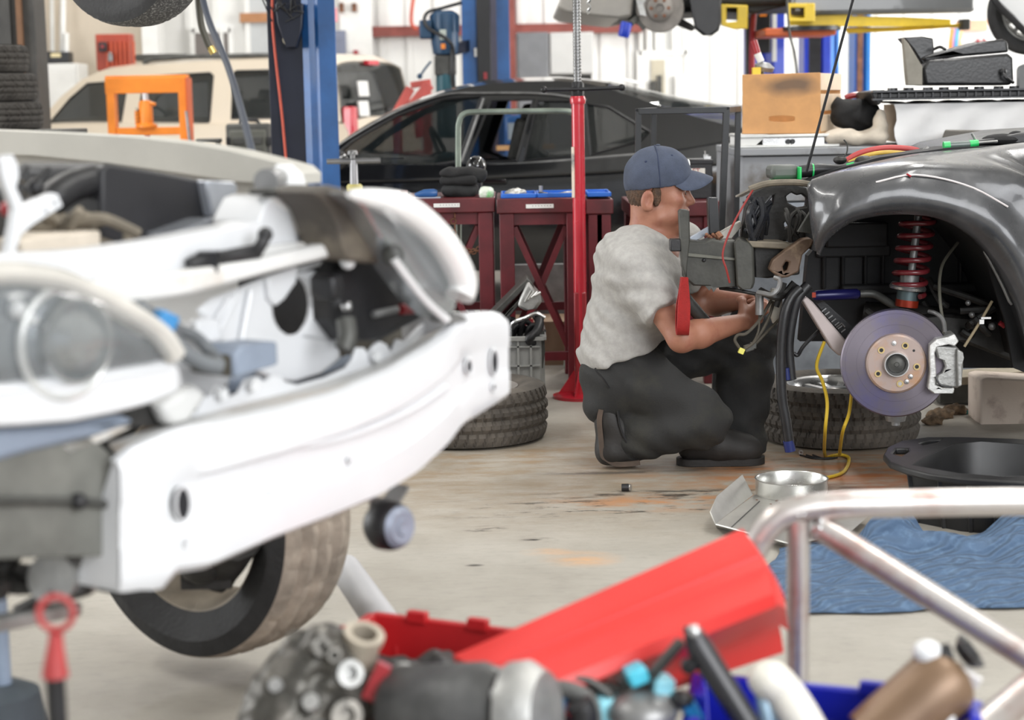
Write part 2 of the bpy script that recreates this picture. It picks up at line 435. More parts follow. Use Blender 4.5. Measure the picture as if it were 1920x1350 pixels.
mb = MB().plate([(-5.5, 0), (23.5, 0), (23.5, 5.2), (-5.5, 5.2)], [[(5.0, 0.02), (10.5, 0.02), (10.5, 4.0), (5.0, 4.0)]], lambda x, y, k: Vector((-9.1 - 0.15 * k, x, y)))
struct('wall_left', mb, m_wall)
mb = MB().plate([(-5.5, 0), (23.5, 0), (23.5, 5.2), (-5.5, 5.2)], [[(9.5, 0.02), (15.5, 0.02), (15.5, 4.2), (9.5, 4.2)]], lambda x, y, k: Vector((9.1 + 0.15 * k, x, y)))
struct('wall_right', mb, m_wall)
struct('ceiling', MB().box((0, 9, 5.3), (18.6, 29, 0.2)), m_ceil)
YT = 19.2
xr = P(274, 60, YT).x
struct('wall_partition', MB().box(((-9 + xr) / 2, YT + 0.06, 2.6), (9 + xr, 0.12, 5.2)), m_tan)
c = P(278, 60, YT - 0.05); struct('trim_1', MB().box((c.x + 0.03, YT, 2.6), (0.16, 0.3, 5.2)), m_whitep)
m_girt = mat('red_oxide_steel', (0.23, 0.062, 0.05), 0.55, 0.1, 0.15, 6)
a = P(686, 60, YB - 0.2); c = P(1205, 53, YB - 0.2)
mb = MB(); mb.box(((a.x + c.x) / 2, YB - 0.1, (a.z + c.z) / 2), (c.x - a.x, 0.2, 0.09)); mb.box(((a.x + c.x) / 2, YB - 0.19, (a.z + c.z) / 2 + 0.05), (c.x - a.x, 0.03, 0.025))
struct('trim_2', mb, m_girt)
c = P(959, 80, YB - 0.3); struct('trim_3', MB().box((c.x, YB - 0.15, 2.6), (0.09, 0.28, 5.2)), m_girt)
c = P(668, 50, YB - 0.2); struct('trim_4', MB().box((c.x, YB - 0.13, 2.6), (0.34, 0.22, 5.2)), m_whitep)
# interior window and grey door in the back wall
def wall_open(name, u0, v0, u1, v1, mf, mi, Y=YB - 0.04, fw=0.05):
    A = P(u0, v0, Y); B = P(u1, v1, Y); zb = B.z
    mb = MB(); 
    for q in ((A.x, 0), (B.x, 0)): mb.box((q[0], Y, (A.z + zb) / 2), (fw, 0.1, A.z - zb + fw))
    mb.box(((A.x + B.x) / 2, Y, A.z), (B.x - A.x, 0.1, fw)); mb.box(((A.x + B.x) / 2, Y, zb), (B.x - A.x, 0.1, fw))
    o = struct(name, mb, mf)
    part('panel', MB().box(((A.x + B.x) / 2, Y - 0.005, (A.z + zb) / 2), (B.x - A.x - fw, 0.05, A.z - zb - fw)), mi, o); return o
w1 = wall_open('window_1', 361, 58, 436, 130, m_whitep, mat('dim_grey_blind', (0.19, 0.17, 0.16), 0.6, 0, 0.1, 3))
Aq = P(415, 60, YB - 0.08); part('mullion', MB().box((Aq.x, YB - 0.08, Aq.z - 0.25), (0.035, 0.04, 0.6)), m_whitep, w1)
w2 = wall_open('door_1', 463, -10, 560, 130, m_whitep, mat('pale_grey_door', (0.5, 0.52, 0.53), 0.5, 0, 0.04, 3))
Aq = P(490, 33, YB - 0.09); part('header', MB().box((Aq.x, YB - 0.09, Aq.z), (0.46, 0.06, 0.1)), mat('brown_header', (0.42, 0.2, 0.09), 0.6, 0, 0.1), w2)
w3 = wall_open('door_2', 1198, 100, 1288, 420, m_whitep, m_whitep)
Aq = P(1226, 112, YB - 0.1); Bq = P(1242, 180, YB - 0.1)
part('door_glass', MB().box(((Aq.x + Bq.x) / 2, YB - 0.075, (Aq.z + Bq.z) / 2), (Bq.x - Aq.x + 0.06, 0.03, Aq.z - Bq.z)), mat('dim_glass', (0.5, 0.46, 0.36), 0.2, 0, 0.2, 2), w3)
Aq = P(1224, 155, YB - 0.1); part('notice', MB().box((Aq.x, YB - 0.105, Aq.z - 0.08), (0.07, 0.02, 0.2)), m_dark, w3)
Aq = P(1233, 152, YB - 0.1); part('notice', MB().box((Aq.x + 0.02, YB - 0.105, Aq.z - 0.07), (0.05, 0.02, 0.26)), m_dark, w3)
Aq = P(1274, 158, YB - 0.1); part('panel_box', MB().box((Aq.x, YB - 0.11, Aq.z - 0.04), (0.1, 0.06, 0.26)), m_whitep, w3)
for i, (u, h) in enumerate(((1200, 25), (1215, 30), (1230, 22), (1262, 34))):
    a = P(u, 58, YB - 0.06); b_ = P(u + 1, 58 + h + 12, YB - 0.06)
    single('conduit_pipe', MB().cyl(a + Vector((0, 0, 1.2)), b_, 0.035 if i % 2 else 0.02, 10), m_whitep, ['thin white conduit left of the white door head', 'thicker white conduit over the white door, left one', 'thin white conduit over the middle of the white door', 'thicker white conduit over the right of the white door'][i], 'pipe', 'conduits above the white door')
# ================================================================== WHEELS
def tread(n_lat, depth, skew, rows0, rows1):
    def fn(i, a):
        if rows0 <= i <= rows1:
            t = (a * n_lat / (2 * pi) + abs(i - (rows0 + rows1) / 2) * skew) % 1.0
            return -depth if t < 0.16 else 0
        return 0
    return fn
def tyre_prof(R, W, rim, depth=0.006):
    """closed ring profile (radius, offset along the axle)"""
    p = [(rim, -W * 0.40), (rim + 0.012, -W * 0.44), ((rim + R) / 2, -W * 0.5), (R - 0.035, -W * 0.485), (R - 0.014, -W * 0.45)]
    k = 13
    for i in range(k):
        t = -W * 0.42 + W * 0.84 * i / (k - 1)
        g = depth if i in (3, 6, 9) else 0
        e = 0.010 * (abs(2 * i / (k - 1) - 1)) ** 3
        p.append((R - g - e, t))
    q = [(r, -t) for r, t in p[:5]][::-1]
    p += q; p += [(rim - 0.008, W * 0.38), (rim - 0.008, -W * 0.38)]
    return p
def tyre_mb(c, axis, R, W, rim, n=160, lat=60, skew=0.35, depth=0.007):
    return MB().ring(tyre_prof(R, W, rim, depth), c, axis, n, tread(lat, depth, skew, 5, 17))
def rim_mb(c, axis, rim, W, spokes=5, sw=0.06, face=0.3):
    c = Vector(c); x, y, z = basis(axis); mb = MB()
    mb.ring([(rim, -W * .42), (rim - .012, -W * .4), (rim - .03, -W * .1), (rim - .03, W * .25), (rim - .01, W * .4), (rim, W * .43), (rim + .004, W * .43), (rim - .004, W * .2), (rim - .02, W * .0), (rim - .004, -W * .38)], c, axis, 48)
    f = z * (W * face)
    mb.lathe([(0.0, W * face + .012), (0.03, W * face + .012), (0.055, W * face), (0.065, W * face - .02), (0.0, W * face - .03)], c, axis, 24)
    for i in range(spokes):
        a = 2 * pi * i / spokes; d = x * cos(a) + y * sin(a); s_ = z.cross(d)
        for q in (-1, 1):
            mb.bar(c + f + d * .04 + s_ * q * sw * .2 - z * .012, c + f + d * (rim - .012) + s_ * q * sw * .55 - z * .005, sw * .4, .022, up=tuple(z))
    return mb
def wheel(name, label, cat, c, axis, R, W, rim, parent=None, group=None, spokes=5, tm=None, rm=None, nospoke=False):
    c = Vector(c); flat = abs(Vector(axis).normalized().z) > .8
    if parent is None:
        t = thing(name, label, cat, (c.x, c.y, c.z - (W / 2 if flat else R)), group)
        part('tyre', tyre_mb(c, axis, R, W, rim), tm or m_rubber, t, 30)
    else:
        t = part('wheel', tyre_mb(c, axis, R, W, rim, 72), tm or m_rubber, parent, 30)
    if not nospoke: part('rim', rim_mb(c, axis, rim, W, spokes), rm or m_steel, t, 35)
    return t
# ================================================================== CARS (generic body)
m_glass = mat('tinted_glass', (0.012, 0.016, 0.017), 0.03, 0, 0, alpha=0.5, spec=0.7)
m_glassclear = mat('clear_glass', (0.02, 0.026, 0.027), 0.02, 0, 0, alpha=0.5, spec=0.6)
def make_car(name, label, cat, paint, st, belt, rail, wins, wb, tum, wheels, loc, yaw, R=0.33, rearglass=None, windshield=None, crown=0.05, glass=None, rc=0):
    glass = glass or m_glass
    root = thing(name, label, cat)
    # lower body, station loft (x, zbot, ztop, halfwidth)
    rows = []
    for (x, zb, zt, hw) in st:
        h = zt - zb
        half_ = [(hw * .55, zb), (hw * .93, zb + .02), (hw, zb + h * .3), (hw * 1.0, zb + h * .55), (hw * .985, zb + h * .8), (hw * .95, zt - .02), (hw * .86, zt + .0), (hw * .4, zt + .03)]
        sec = [Vector((x, -y, z)) for y, z in half_] + [Vector((x, y, z)) for y, z in half_[::-1]]
        rows.append(sec)
    nseg = len(rows[0]); smooth_rows = []
    cols = [crv([r[j] for r in rows], 4) for j in range(nseg)]
    v = []; f = []; n = len(cols[0])
    for i in range(n):
        for j in range(nseg): v.append(cols[j][i])
    for i in range(n - 1):
        for j in range(nseg): f.append((i * nseg + j, i * nseg + (j + 1) % nseg, (i + 1) * nseg + (j + 1) % nseg, (i + 1) * nseg + j))
    f.append(tuple(range(nseg))); f.append(tuple((n - 1) * nseg + j for j in range(nseg - 1, -1, -1)))
    part('body_shell', MB().add(v, f), paint, root, 40)
    zb0 = sum(p[1] for p in belt) / len(belt)
    def S(sgn, off=0.0):
        return lambda x, z, k: Vector((x, sgn * (wb - off - k * .03 - tum * max(0, z - zb0) - 0.04 * max(0, z - zb0) ** 2), z))
    outline = belt + rail[::-1]
    for sgn in (-1, 1):
        part('side_frame', MB().plate(outline, [w_[0] for w_ in wins], S(sgn)), paint, root, 30)
        for poly, gl in wins:
            if gl: part('window', MB().plate(poly, [], lambda x, z, k, g=S(sgn, .008): g(x, z, k * .2)), glass if gl is True else gl, root, 30)
            tr = [S(sgn, -.002)(x, z, 0) for x, z in poly]
            part('window_seal', MB().tube(tr, .009, 6, closed=True), m_black, root)
    near = [S(-1)(x, z, 0) for x, z in rail]; far = [S(1)(x, z, 0) for x, z in rail]
    def span(i0, i1, th=.02):
        rws = []
        for i in range(i0, i1 + 1):
            a, b = near[i], far[i]; rws.append([a.lerp(b, t) + Vector((0, 0, (crown + (rc * max(0, i - r0 + 1) / (n_ - r0 + 1) if r0 < n_ else 0)) * (1 - (2 * t - 1) ** 4))) for t in [k / 10 for k in range(11)]])
        return MB().sheet(rws, vec=(0, 0, -th))
    n_ = len(rail) - 1; w0 = windshield or 0; r0 = rearglass or n_
    if w0: part('windshield', span(0, w0), glass, root, 60)
    part('roof', span(w0, r0), paint, root, 60)
    if r0 < n_: part('rear_window', span(r0, n_), glass, root, 60)
    for (x, y) in wheels: wheel('wheel', None, None, (x, y, R), (0, -1 if y < 0 else 1, 0), R, .21, R * .68, root)
    # seats and wheel
    for sx in (-.15, .75):
        for sy in (-.35, .35):
            zz = zb0
            sb = MB(); sb.box((sx, sy, zz - .25), (.5, .5, .16)); sb.box((sx + .25, sy, zz - .02), (.14, .5, .5), (0, .22, 0)); sb.box((sx + .31, sy, zz + .25), (.1, .26, .12), (0, .2, 0))
            part('seat', sb, m_dark, root, 30, .03)
    x0 = rail[0][0]
    part('steering_wheel', MB().ring([(.18 + .015 * cos(a), .015 * sin(a)) for a in [2 * pi * k / 8 for k in range(8)]], (x0 + .62, .35, zb0 + .0), (1, 0, .45), 24), m_black, root)
    part('dashboard', MB().box((x0 + .3, 0, zb0 - .1), (.45, wb * 1.7, .22)), m_black, root, 30, .04)
    root.location = loc; root.rotation_euler = (0, 0, yaw)
    return root
# ------------------------------------------------------------------ beige wagon
m_beige = mat('beige_car_paint', (0.72, 0.62, 0.49), 0.3, 0, 0.02, 2, coat=0.5)
SY = 16.0; su = 3400 / SY
def g2(lst, u0, s, v0): return [((u - u0) / s, CAMH - (v - v0) / s) for u, v in lst]
suvp = lambda l: [(((u - 380) / su) / .94, CAMH - (v - 199) / su) for u, v in l]
suv = make_car('suv', 'boxy beige sport utility wagon parked behind the orange press', 'car', m_beige,
    [(-2.3, .45, .85, .6), (-2.25, .35, .95, .78), (-1.9, .3, 1.03, .86), (-1.3, .3, 1.08, .88), (0, .3, 1.06, .89), (1.2, .3, 1.05, .88), (1.5, .38, 1.05, .8)],
    suvp([(62, 226), (200, 241), (420, 238), (640, 232), (668, 230)]), suvp([(62, 226), (110, 176), (152, 144), (192, 128), (260, 121), (420, 116), (560, 115), (625, 117), (650, 130), (668, 230)]),
    [(suvp([(82, 232), (130, 180), (165, 152), (248, 148), (236, 236), (160, 239)]), m_glassclear), (suvp([(282, 141), (412, 137), (418, 142), (415, 226), (410, 229), (268, 235)]), m_glassclear), (suvp([(458, 138), (464, 135), (560, 135), (600, 140), (612, 222), (458, 222)]), True)],
    .8, .16, [(-1.75, -.72), (-1.75, .72), (.75, -.72), (.75, .72)], (P(380, 200, SY).x + .17, SY + .75, 0), radians(-20), .36, rearglass=8, windshield=3, glass=m_glass)
# roof rails, tail lamps, mirror
def on(root, mb, name, m, **k):
    l = root.location.copy(); r = root.rotation_euler.copy(); root.location = (0, 0, 0); root.rotation_euler = (0, 0, 0)
    o = part(name, mb, m, root, **k); root.location = l; root.rotation_euler = r; return o
for sg in (-1, 1):
    on(suv, MB().tube(crv([(-.55, sg * .62, 1.56), (-.45, sg * .6, 1.62), (.4, sg * .6, 1.625), (1.1, sg * .6, 1.61), (1.2, sg * .6, 1.57)], 5), .022, 8), 'roof_rail', m_dark)
    on(suv, MB().box((1.49, sg * .72, 1.02), (.1, .12, .3)), 'tail_lamp', mat('red_lens', (.6, .03, .05), .15, 0, .1, coat=.5), bevel=.02)
    if sg > 0: on(suv, MB().box((-1.2, sg * .98, 1.12), (.12, .2, .14)), 'side_mirror', m_beige, bevel=.03)
on(suv, MB().box((1.37, 0, 1.55), (.06, .22, .04)), 'brake_lamp', mat('red_lens', (.6, .03, .05)))
on(suv, MB().box((-.62, -.2, 1.64), (.4, .3, .06)), 'roof_box', m_dark, bevel=.02)
on(suv, MB().box((-1.1, .1, 1.32), (.04, .34, .1)), 'rear_view_mirror', m_black, bevel=.02)
mbp = MB()
for z0 in (1.15, 1.32): mbp.box((1.485, -.43, z0), (.012, .2, .13), (0, -.1, 0))
on(suv, mbp, 'window_stickers', m_whitep)
on(suv, MB().bar((1.5, .3, 1.16), (1.53, -.05, 1.13), .03, .03), 'rear_wiper', m_black)
# ------------------------------------------------------------------ black sedan
m_blackcar = mat('black_car_paint', (0.006, 0.0065, 0.008), 0.14, 0, 0.15, 3, coat=0.7)
DY = 11.3; sd = 3400 / DY
sp = lambda l: [((u - 960) / sd, CAMH - (v - 190) / sd) for u, v in l]
sedan = make_car('sedan', 'glossy black sedan parked behind the red work tables', 'car', m_blackcar,
    [(-2.5, .3, .5, .55), (-2.4, .25, .62, .78), (-1.8, .2, .76, .86), (-1.06, .2, .86, .88), (0, .2, .85, .9), (.9, .2, .9, .89), (1.5, .22, .98, .86), (1.95, .3, .96, .78), (2.05, .4, .8, .6)],
    sp([(640, 287), (690, 324), (850, 303), (1000, 298), (1200, 285), (1330, 270), (1400, 254)]),
    sp([(640, 287), (700, 244), (740, 221), (780, 201), (820, 186), (860, 174), (905, 164), (950, 159), (1000, 156), (1060, 156), (1110, 161), (1150, 171), (1200, 188), (1250, 206), (1300, 222), (1345, 235), (1400, 247)]),
    [(sp([(660, 290), (705, 254), (782, 211), (862, 184), (930, 181), (890, 291), (850, 297), (700, 317)]), True),
     (sp([(946, 188), (1020, 188), (992, 292), (905, 293)]), False),
     (sp([(1028, 190), (1085, 192), (1105, 285), (1004, 292)]), True),
     (sp([(1112, 197), (1150, 203), (1222, 247), (1205, 262), (1120, 284)]), True)],
    .82, .3, [(-1.55, -.78), (-1.55, .78), (1.2, -.78), (1.2, .78)], (0, DY, 0), radians(-4), .32, rearglass=11, windshield=4, crown=.03, rc=.11)
on(sedan, MB().box((.74, -.35, 1.30), (.14, .22, .006), (.1, .2, .1)), 'paper_sheet', m_whitep)
on(sedan, MB().ball((-.95, -.98, .87), (.12, .07, .07)), 'side_mirror', m_blackcar)
on(sedan, MB().box((-.82, -.3, .80), (.34, .3, .006), (0, -.1, .2)), 'dash_paper', m_whitep)
on(sedan, MB().tube(crv([(-2.2, -.86, .62), (-1.2, -.905, .74), (-.2, -.92, .76), (.9, -.91, .8), (1.7, -.86, .86)], 5), .008, 6), 'body_line', m_blackcar)
BT = lambda l, o: [Vector((x, -(.82 + o - .3 * max(0, z - .84)), z)) for x, z in l]
on(sedan, MB().tube(crv(BT(sp([(660, 318), (700, 321), (850, 302), (1000, 297), (1200, 284)]), .012), 5), .0075, 6), 'belt_highlight', m_grey)  # bright grey tube stands in for the lamp highlight along the beltline
on(sedan, MB().tube(crv(BT(sp([(645, 285), (702, 247), (782, 204), (862, 177), (935, 175), (1040, 178), (1112, 190)]), .012), 5), .006, 6), 'roof_highlight', m_grey)  # thin grey tube imitates the bright highlight along the roof edge
on(sedan, MB().tube(BT(sp([(934, 184), (896, 292)]), .014), .008, 6), 'pillar_highlight', m_grey)  # grey tube imitates the highlight running down the pillar
on(sedan, MB().box((-.02, -.905, .74), (.14, .02, .03)), 'door_handle', m_blackcar, bevel=.008)
on(sedan, MB().box((-2.2, -.55, .6), (.25, .3, .1), (0, -.3, .4)), 'headlamp', m_glassclear, bevel=.02)
# ================================================================== LIFT COLUMNS
def column(name, label, u0, u1, Y, group, zt=4.2, m=None, deep=.3):
    a = P(u0, 170, Y); b = P(u1, 170, Y); w_ = b.x - a.x; cx = (a.x + b.x) / 2
    t = thing(name, label, 'car lift', (cx, Y, 0), group)
    # C-shaped channel open to the left face, blue edges right
    pr = [(-w_ / 2, -deep / 2), (w_ / 2, -deep / 2), (w_ / 2, deep / 2), (-w_ / 2, deep / 2), (-w_ / 2, deep / 2 - .05), (w_ / 2 - .05, deep / 2 - .05), (w_ / 2 - .05, -deep / 2 + .03), (-w_ / 2, -deep / 2 + .03)]
    part('column', MB().plate(pr, [], lambda x, y, k: Vector((cx + x, Y + y, zt * k))), m or m_blue, t, 30, .004)
    part('base_plate', MB().box((cx, Y, .01), (w_ + .25, deep + .25, .02)), m or m_blue, t, 30, .004)
    return t, cx, w_
PY = 9.6
t, cx, w_ = column('lift_column', 'large blue and navy lift post right behind the white car', 512, 626, PY, 'two-post lift columns', m=m_navy)
b_ = P(608, 170, PY - .17); part('cover_strip', MB().plate([(-.085, 0), (-.05, -.02), (-.02, -.01), (.0, -.025), (.085, -.02), (.085, .02), (-.085, .02)], [], lambda x, y, k: Vector((b_.x - .02 + x, PY - .16 + y, .02 + 4.18 * k))), m_blue, t, 30)
c = P(545, 45, PY - .2)
part('cable_bracket', MB().plate([(-.07, .1), (.07, .1), (.06, -.02), (.03, -.12), (-.02, -.12), (-.06, 0)], [], lambda x, y, k: Vector((c.x + x, PY - .16 - .1 * k, c.z + y))), m_navy, t, 30, .005)
mbw = MB(); rr = random.Random(3)
for i in range(9):
    p0 = Vector((c.x - .08 + rr.random() * .1, PY - .28, c.z + .06)); mbw.tube(crv([p0, p0 + Vector((rr.uniform(-.06, .08), -.02, rr.uniform(-.02, .1))), p0 + Vector((rr.uniform(-.05, .1), 0, rr.uniform(-.08, .05)))], 5), .004, 5)
part('frayed_wires', mbw, m_black, t)
q = P(541, 74, PY - .19); part('roller', MB().lathe([(.012, 0), (.03, 0), (.03, .05), (.012, .05)], (q.x, PY - .15, q.z), (0, -1, 0), 20), mat('cream_nylon', (.6, .55, .42), .5), t)
pts = [P(u, v, PY - .2) for u, v in ((511, -30), (511, 40), (518, 120), (526, 190), (532, 250), (538, 330), (538, 420))]
single('air_line', MB().tube(crv(pts, 6), .007, 8), mat('orange_hose', (.55, .09, .05), .5), 'thin orange line hanging down the big blue lift post', 'hose')
PY2 = 13.4
t2, cx2, w2 = column('lift_column', 'blue lift post rising behind the black sedan roof', 869, 957, PY2, 'two-post lift columns', m=m_blue)
a = P(907, 80, PY2 - .2); part('slide_rail', MB().box((a.x, PY2 - .17, 1.9), (.1, .05, 3.7)), m_black, t2, 30, .005)
a = P(925, 80, PY2 - .2); part('inner_channel', MB().box((a.x, PY2 - .16, 2.0), (.05, .05, 3.9)), mat('violet_grey', (.06, .055, .09), .4), t2)
a = P(893, 98, PY2 - .2); part('switch_plate', MB().box((a.x, PY2 - .17, a.z), (.03, .03, .06)), m_whitep, t2)
a = P(910, 142, PY2 - .2); part('red_tag', MB().box((a.x, PY2 - .2, a.z), (.025, .02, .05)), m_red, t2)
q = P(968, 238, 13.2)
jg = thing('oil_jug', 'blue oil jug seen through the open window of the black sedan', 'jug', (q.x, 13.2, q.z - .14))
part('body', MB().box(q + Vector((0, 0, -.02)), (.17, .12, .22)), m_blue, jg, 30, .02)
part('neck', MB().cyl(q + Vector((.04, 0, .09)), q + Vector((.04, 0, .125)), .025, 14), m_navy, jg)
part('label', MB().box(q + Vector((0, -.063, -.03)), (.12, .006, .12)), mat('grey_label', (.3, .35, .4), .5), jg)
zj = q.z - .131; sx_ = P(985, 250, 13.2).x
sv = thing('wooden_shelf', 'brown wooden shelf carrying the blue oil jug behind the sedan', 'shelf', (sx_, 13.25, 0))
part('board', MB().box((sx_, 13.25, zj - .02), (.42, .3, .04)), m_wood, sv); part('front', MB().box((sx_, 13.11, zj - .12), (.42, .02, .16)), mat('brown_board', (.3, .2, .13), .7), sv)
for k in (-.18, .18): part('leg', MB().box((sx_ + k, 13.25, (zj - .04) / 2), (.04, .26, zj - .04)), m_dark, sv)
# hydraulic power unit
HY = 13.0
pu = thing('lift_power_unit', 'dark blue motor and pump unit with hoses beside rear lift post', 'motor', P(830, 150, HY))
cm = P(834, 66, HY); m_motor = mat('motor_blue', (.012, .05, .11), .4, 0, .2)
part('motor', MB().lathe([(.0, .17), (.06, .17), (.095, .15), (.1, .12), (.098, -.05), (.085, -.13), (.06, -.14), (0, -.14)], cm, (0, 0, 1), 28), m_motor, pu)
mbf = MB()
for i in range(14): a_ = 2 * pi * i / 14; mbf.box((cm.x + .1 * cos(a_), cm.y + .1 * sin(a_), cm.z + .08), (.012, .012, .12), (0, 0, a_))
part('cooling_fins', mbf, m_motor, pu)
part('junction_box', MB().box(cm + Vector((-.13, -.02, .04)), (.09, .12, .13)), m_motor, pu, 30, .01)
part('name_plate', MB().box(cm + Vector((-.01, -.1, .0)), (.045, .01, .07)), mat('pale_label', (.5, .55, .5), .5), pu)
part('warning_label', MB().box(cm + Vector((-.01, -.098, -.08)), (.03, .01, .035)), m_orange, pu)
part('reservoir', MB().lathe([(0, -.28), (.065, -.28), (.07, -.26), (.07, -.7), (.06, -.72), (0, -.72)], cm, (0, 0, 1), 24), mat('teal_tank', (.012, .075, .1), .4), pu)
part('pump_block', MB().box(cm + Vector((0, 0, -.21)), (.15, .14, .14)), m_dark, pu, 30, .01)
part('mount_arm', MB().bar(cm + Vector((.05, .06, -.1)), P(880, 84, PY2 - .1), .05, .08), m_navy, pu)
part('lever', MB().tube([P(808, 115, HY - .1), P(796, 130, HY - .1), P(788, 142, HY - .1)], .008, 8).ball(P(787, 143, HY - .1), .02), m_motor, pu)
part('hose', MB().tube(crv([P(845, 140, HY - .1), P(850, 100, HY - .12), P(840, 75, HY - .15), P(800, 50, HY - .1), P(800, 25, HY - .05), P(830, 15, HY), P(866, 5, HY)], 6), .013, 8), m_black, pu)
part('hose', MB().tube(crv([P(848, 90, HY - .1), P(848, 130, HY - .12), P(850, 160, HY - .1), P(858, 185, HY - .1)], 6), .016, 8), m_black, pu)
single('extension_cord', MB().tube(crv([P(778, -20, YB - .3), P(772, 20, YB - .3), P(772, 45, YB - .3), P(782, 55, YB - .3)], 6), .02, 8), mat('orange_hose', (.55, .09, .05)), 'orange cord hanging on the back wall above the red girt', 'cord')
# engine crane beyond the sedan
EY = 14.2
ec = thing('engine_crane', 'faded red engine crane legs leaning behind the black sedan', 'engine crane', Fl(770, 420))
ec.location = (P(770, 190, EY).x, EY, 0)
m_pink = mat('faded_red', (.62, .12, .1), .5, 0, .2, 5)
for (a0, b0, w0) in (((742, 215), (770, 165), .07), ((760, 214), (806, 158), .08), ((770, 160), (808, 154), .05)):
    part('beam', MB().bar(P(*a0, EY), P(*b0, EY), w0, w0), m_pink, ec, 30, .005)
a = P(745, 215, EY); part('post', MB().bar(a, (a.x, a.y, 0.02), .07, .07), m_pink, ec, 30, .005)
a = P(800, 160, EY); part('post', MB().bar(a, (a.x, a.y, 0.02), .07, .07), m_pink, ec, 30, .005)
# ================================================================== LEFT BACKGROUND
# dark column and tyre stack
c = P(38, 60, 12.6); struct('wall_column', MB().box((c.x - .15, 12.6, 2.6), (.58, .3, 5.2)).box((c.x - .04, 12.43, 2.6), (.05, .03, 5.2)), mat('dark_brown_steel', (.05, .048, .045), .6, 0, .3, 5))
c = P(36, 60, 12.4); struct('trim_5', MB().box((c.x, 12.43, 2.6), (.035, .05, 5.2)), mat('rust_strip', (.16, .08, .04), .7))
TY = 9.7; st_ = 3400 / TY
z1 = P(30, 244, TY).z
tz = [(P(20, 218, TY), 0), (P(16, 172, TY), 1), (P(4, 119, TY), 2)]
rk = thing('tyre_rack', 'low dark steel rack under the stack of three tyres', 'rack', (P(16, 244, TY).x, TY, 0))
zr = P(16, 243, TY).z
part('shelf', MB().box((P(16, 244, TY).x, TY, zr - .02), (.7, .6, .035)), m_dark, rk, 30, .004)
for sx in (-.32, .32):
    for sy in (-.27, .27): part('leg', MB().box((P(16, 244, TY).x + sx, TY + sy, (zr - .037) / 2), (.04, .04, zr - .037)), m_dark, rk)
zz = zr - .002
for i, (dx, lab) in enumerate(((.0, 'bottom dark tyre of the three stacked at left edge'), (-.02, 'middle dark tyre of the three stacked at left edge'), (-.05, 'top dark tyre of the three stacked at left edge'))):
    wheel('tyre', lab, 'tyre', (P(8, 200, TY).x + dx, TY, zz + .074), (0, 0, 1), .2 if i < 2 else .19, .148, .13, None, 'stacked tyres', nospoke=True, tm=m_tyre_dusty)
    zz += .148
# white cabinet with black tool battery
CY = 18.88
a = P(68, 121, CY); b_ = P(155, 121, CY)
cb = thing('cabinet', 'white cabinet standing behind the tyre stack', 'cabinet', ((a.x + b_.x) / 2, CY, 0))
part('body', MB().box(((a.x + b_.x) / 2, CY, a.z / 2), (b_.x - a.x, .46, a.z)), m_whitep, cb, 30, .01)
part('door', MB().box(((a.x + b_.x) / 2, CY - .26, a.z / 2), (b_.x - a.x - .04, .02, a.z - .08)), m_whitep, cb, 30, .006)
kb = thing('radio_box', 'black box with pale front on the white cabinet', 'box', P(104, 120, CY))
part('case', MB().box(P(84, 108, CY) + Vector((.0, 0, 0)), (.2, .2, .12)), m_black, kb, 30, .01)
part('front', MB().box(P(116, 108, CY) + Vector((0, -.02, .0)), (.2, .2, .11)), m_blackm, kb, 30, .01)
part('label', MB().box(P(110, 104, CY) + Vector((0, -.125, .0)), (.1, .01, .04)), mat('gold_label', (.7, .6, .35), .4), kb)
for i, (u0, u1, vt, l) in enumerate(((97, 93, -20, 'tall white pipe leaning against tan wall, left one'), (118, 110, -20, 'tall white pipe leaning against tan wall, right one'), (124, 119, 62, 'short white pipe leaning against the tan wall'))):
    single('plastic_pipe', MB().cyl(P(u0, vt, YT - .12 - .08 * i), Vector((P(u1, 190, YT - .2).x, YT - .25 - .08 * i, .0)), .03 if i else .022, 12), m_whitep, l, 'pipe', 'white pipes leaning on the wall')
HYr = 17.5
a = P(183, 75, HYr); b_ = P(250, 122, HYr)
rr_ = thing('heater_panel', 'red ribbed heater panel on the tan wall above the wagon', 'heater', ((a.x + b_.x) / 2, HYr, b_.z - .1))
mbp = MB().box(((a.x + b_.x) / 2, HYr, (a.z + b_.z) / 2), (b_.x - a.x, .2, a.z - b_.z + .1))
part('body', mbp, mat('burnt_red', (.42, .06, .03), .5), rr_, 30, .01)
mbp = MB()
for i in range(7): x = a.x + .09 + i * .04 * 1.05; mbp.box((x + .02, HYr - .11, (a.z + b_.z) / 2 - .02), (.018, .03, a.z - b_.z))
part('ribs', mbp, mat('bright_burnt_red', (.6, .1, .04), .5), rr_, 30)
q = P(193, 88, HYr - .14); part('switch_box', MB().box(q, (.08, .05, .09)), m_black, rr_, 30, .005)
part('knob', MB().ball(q + Vector((0, -.03, 0)), .018), m_red, rr_)
q = P(207, 115, HYr - .2); part('valve', MB().cyl(q, q + Vector((0, 0, .06)), .025, 10).ball(q + Vector((0, 0, .07)), .02), m_grey, rr_)
part('bracket', MB().box(((a.x + b_.x) / 2, (HYr + YT) / 2 + .05, b_.z), (.06, YT - HYr - .1, .06)), m_dark, rr_)
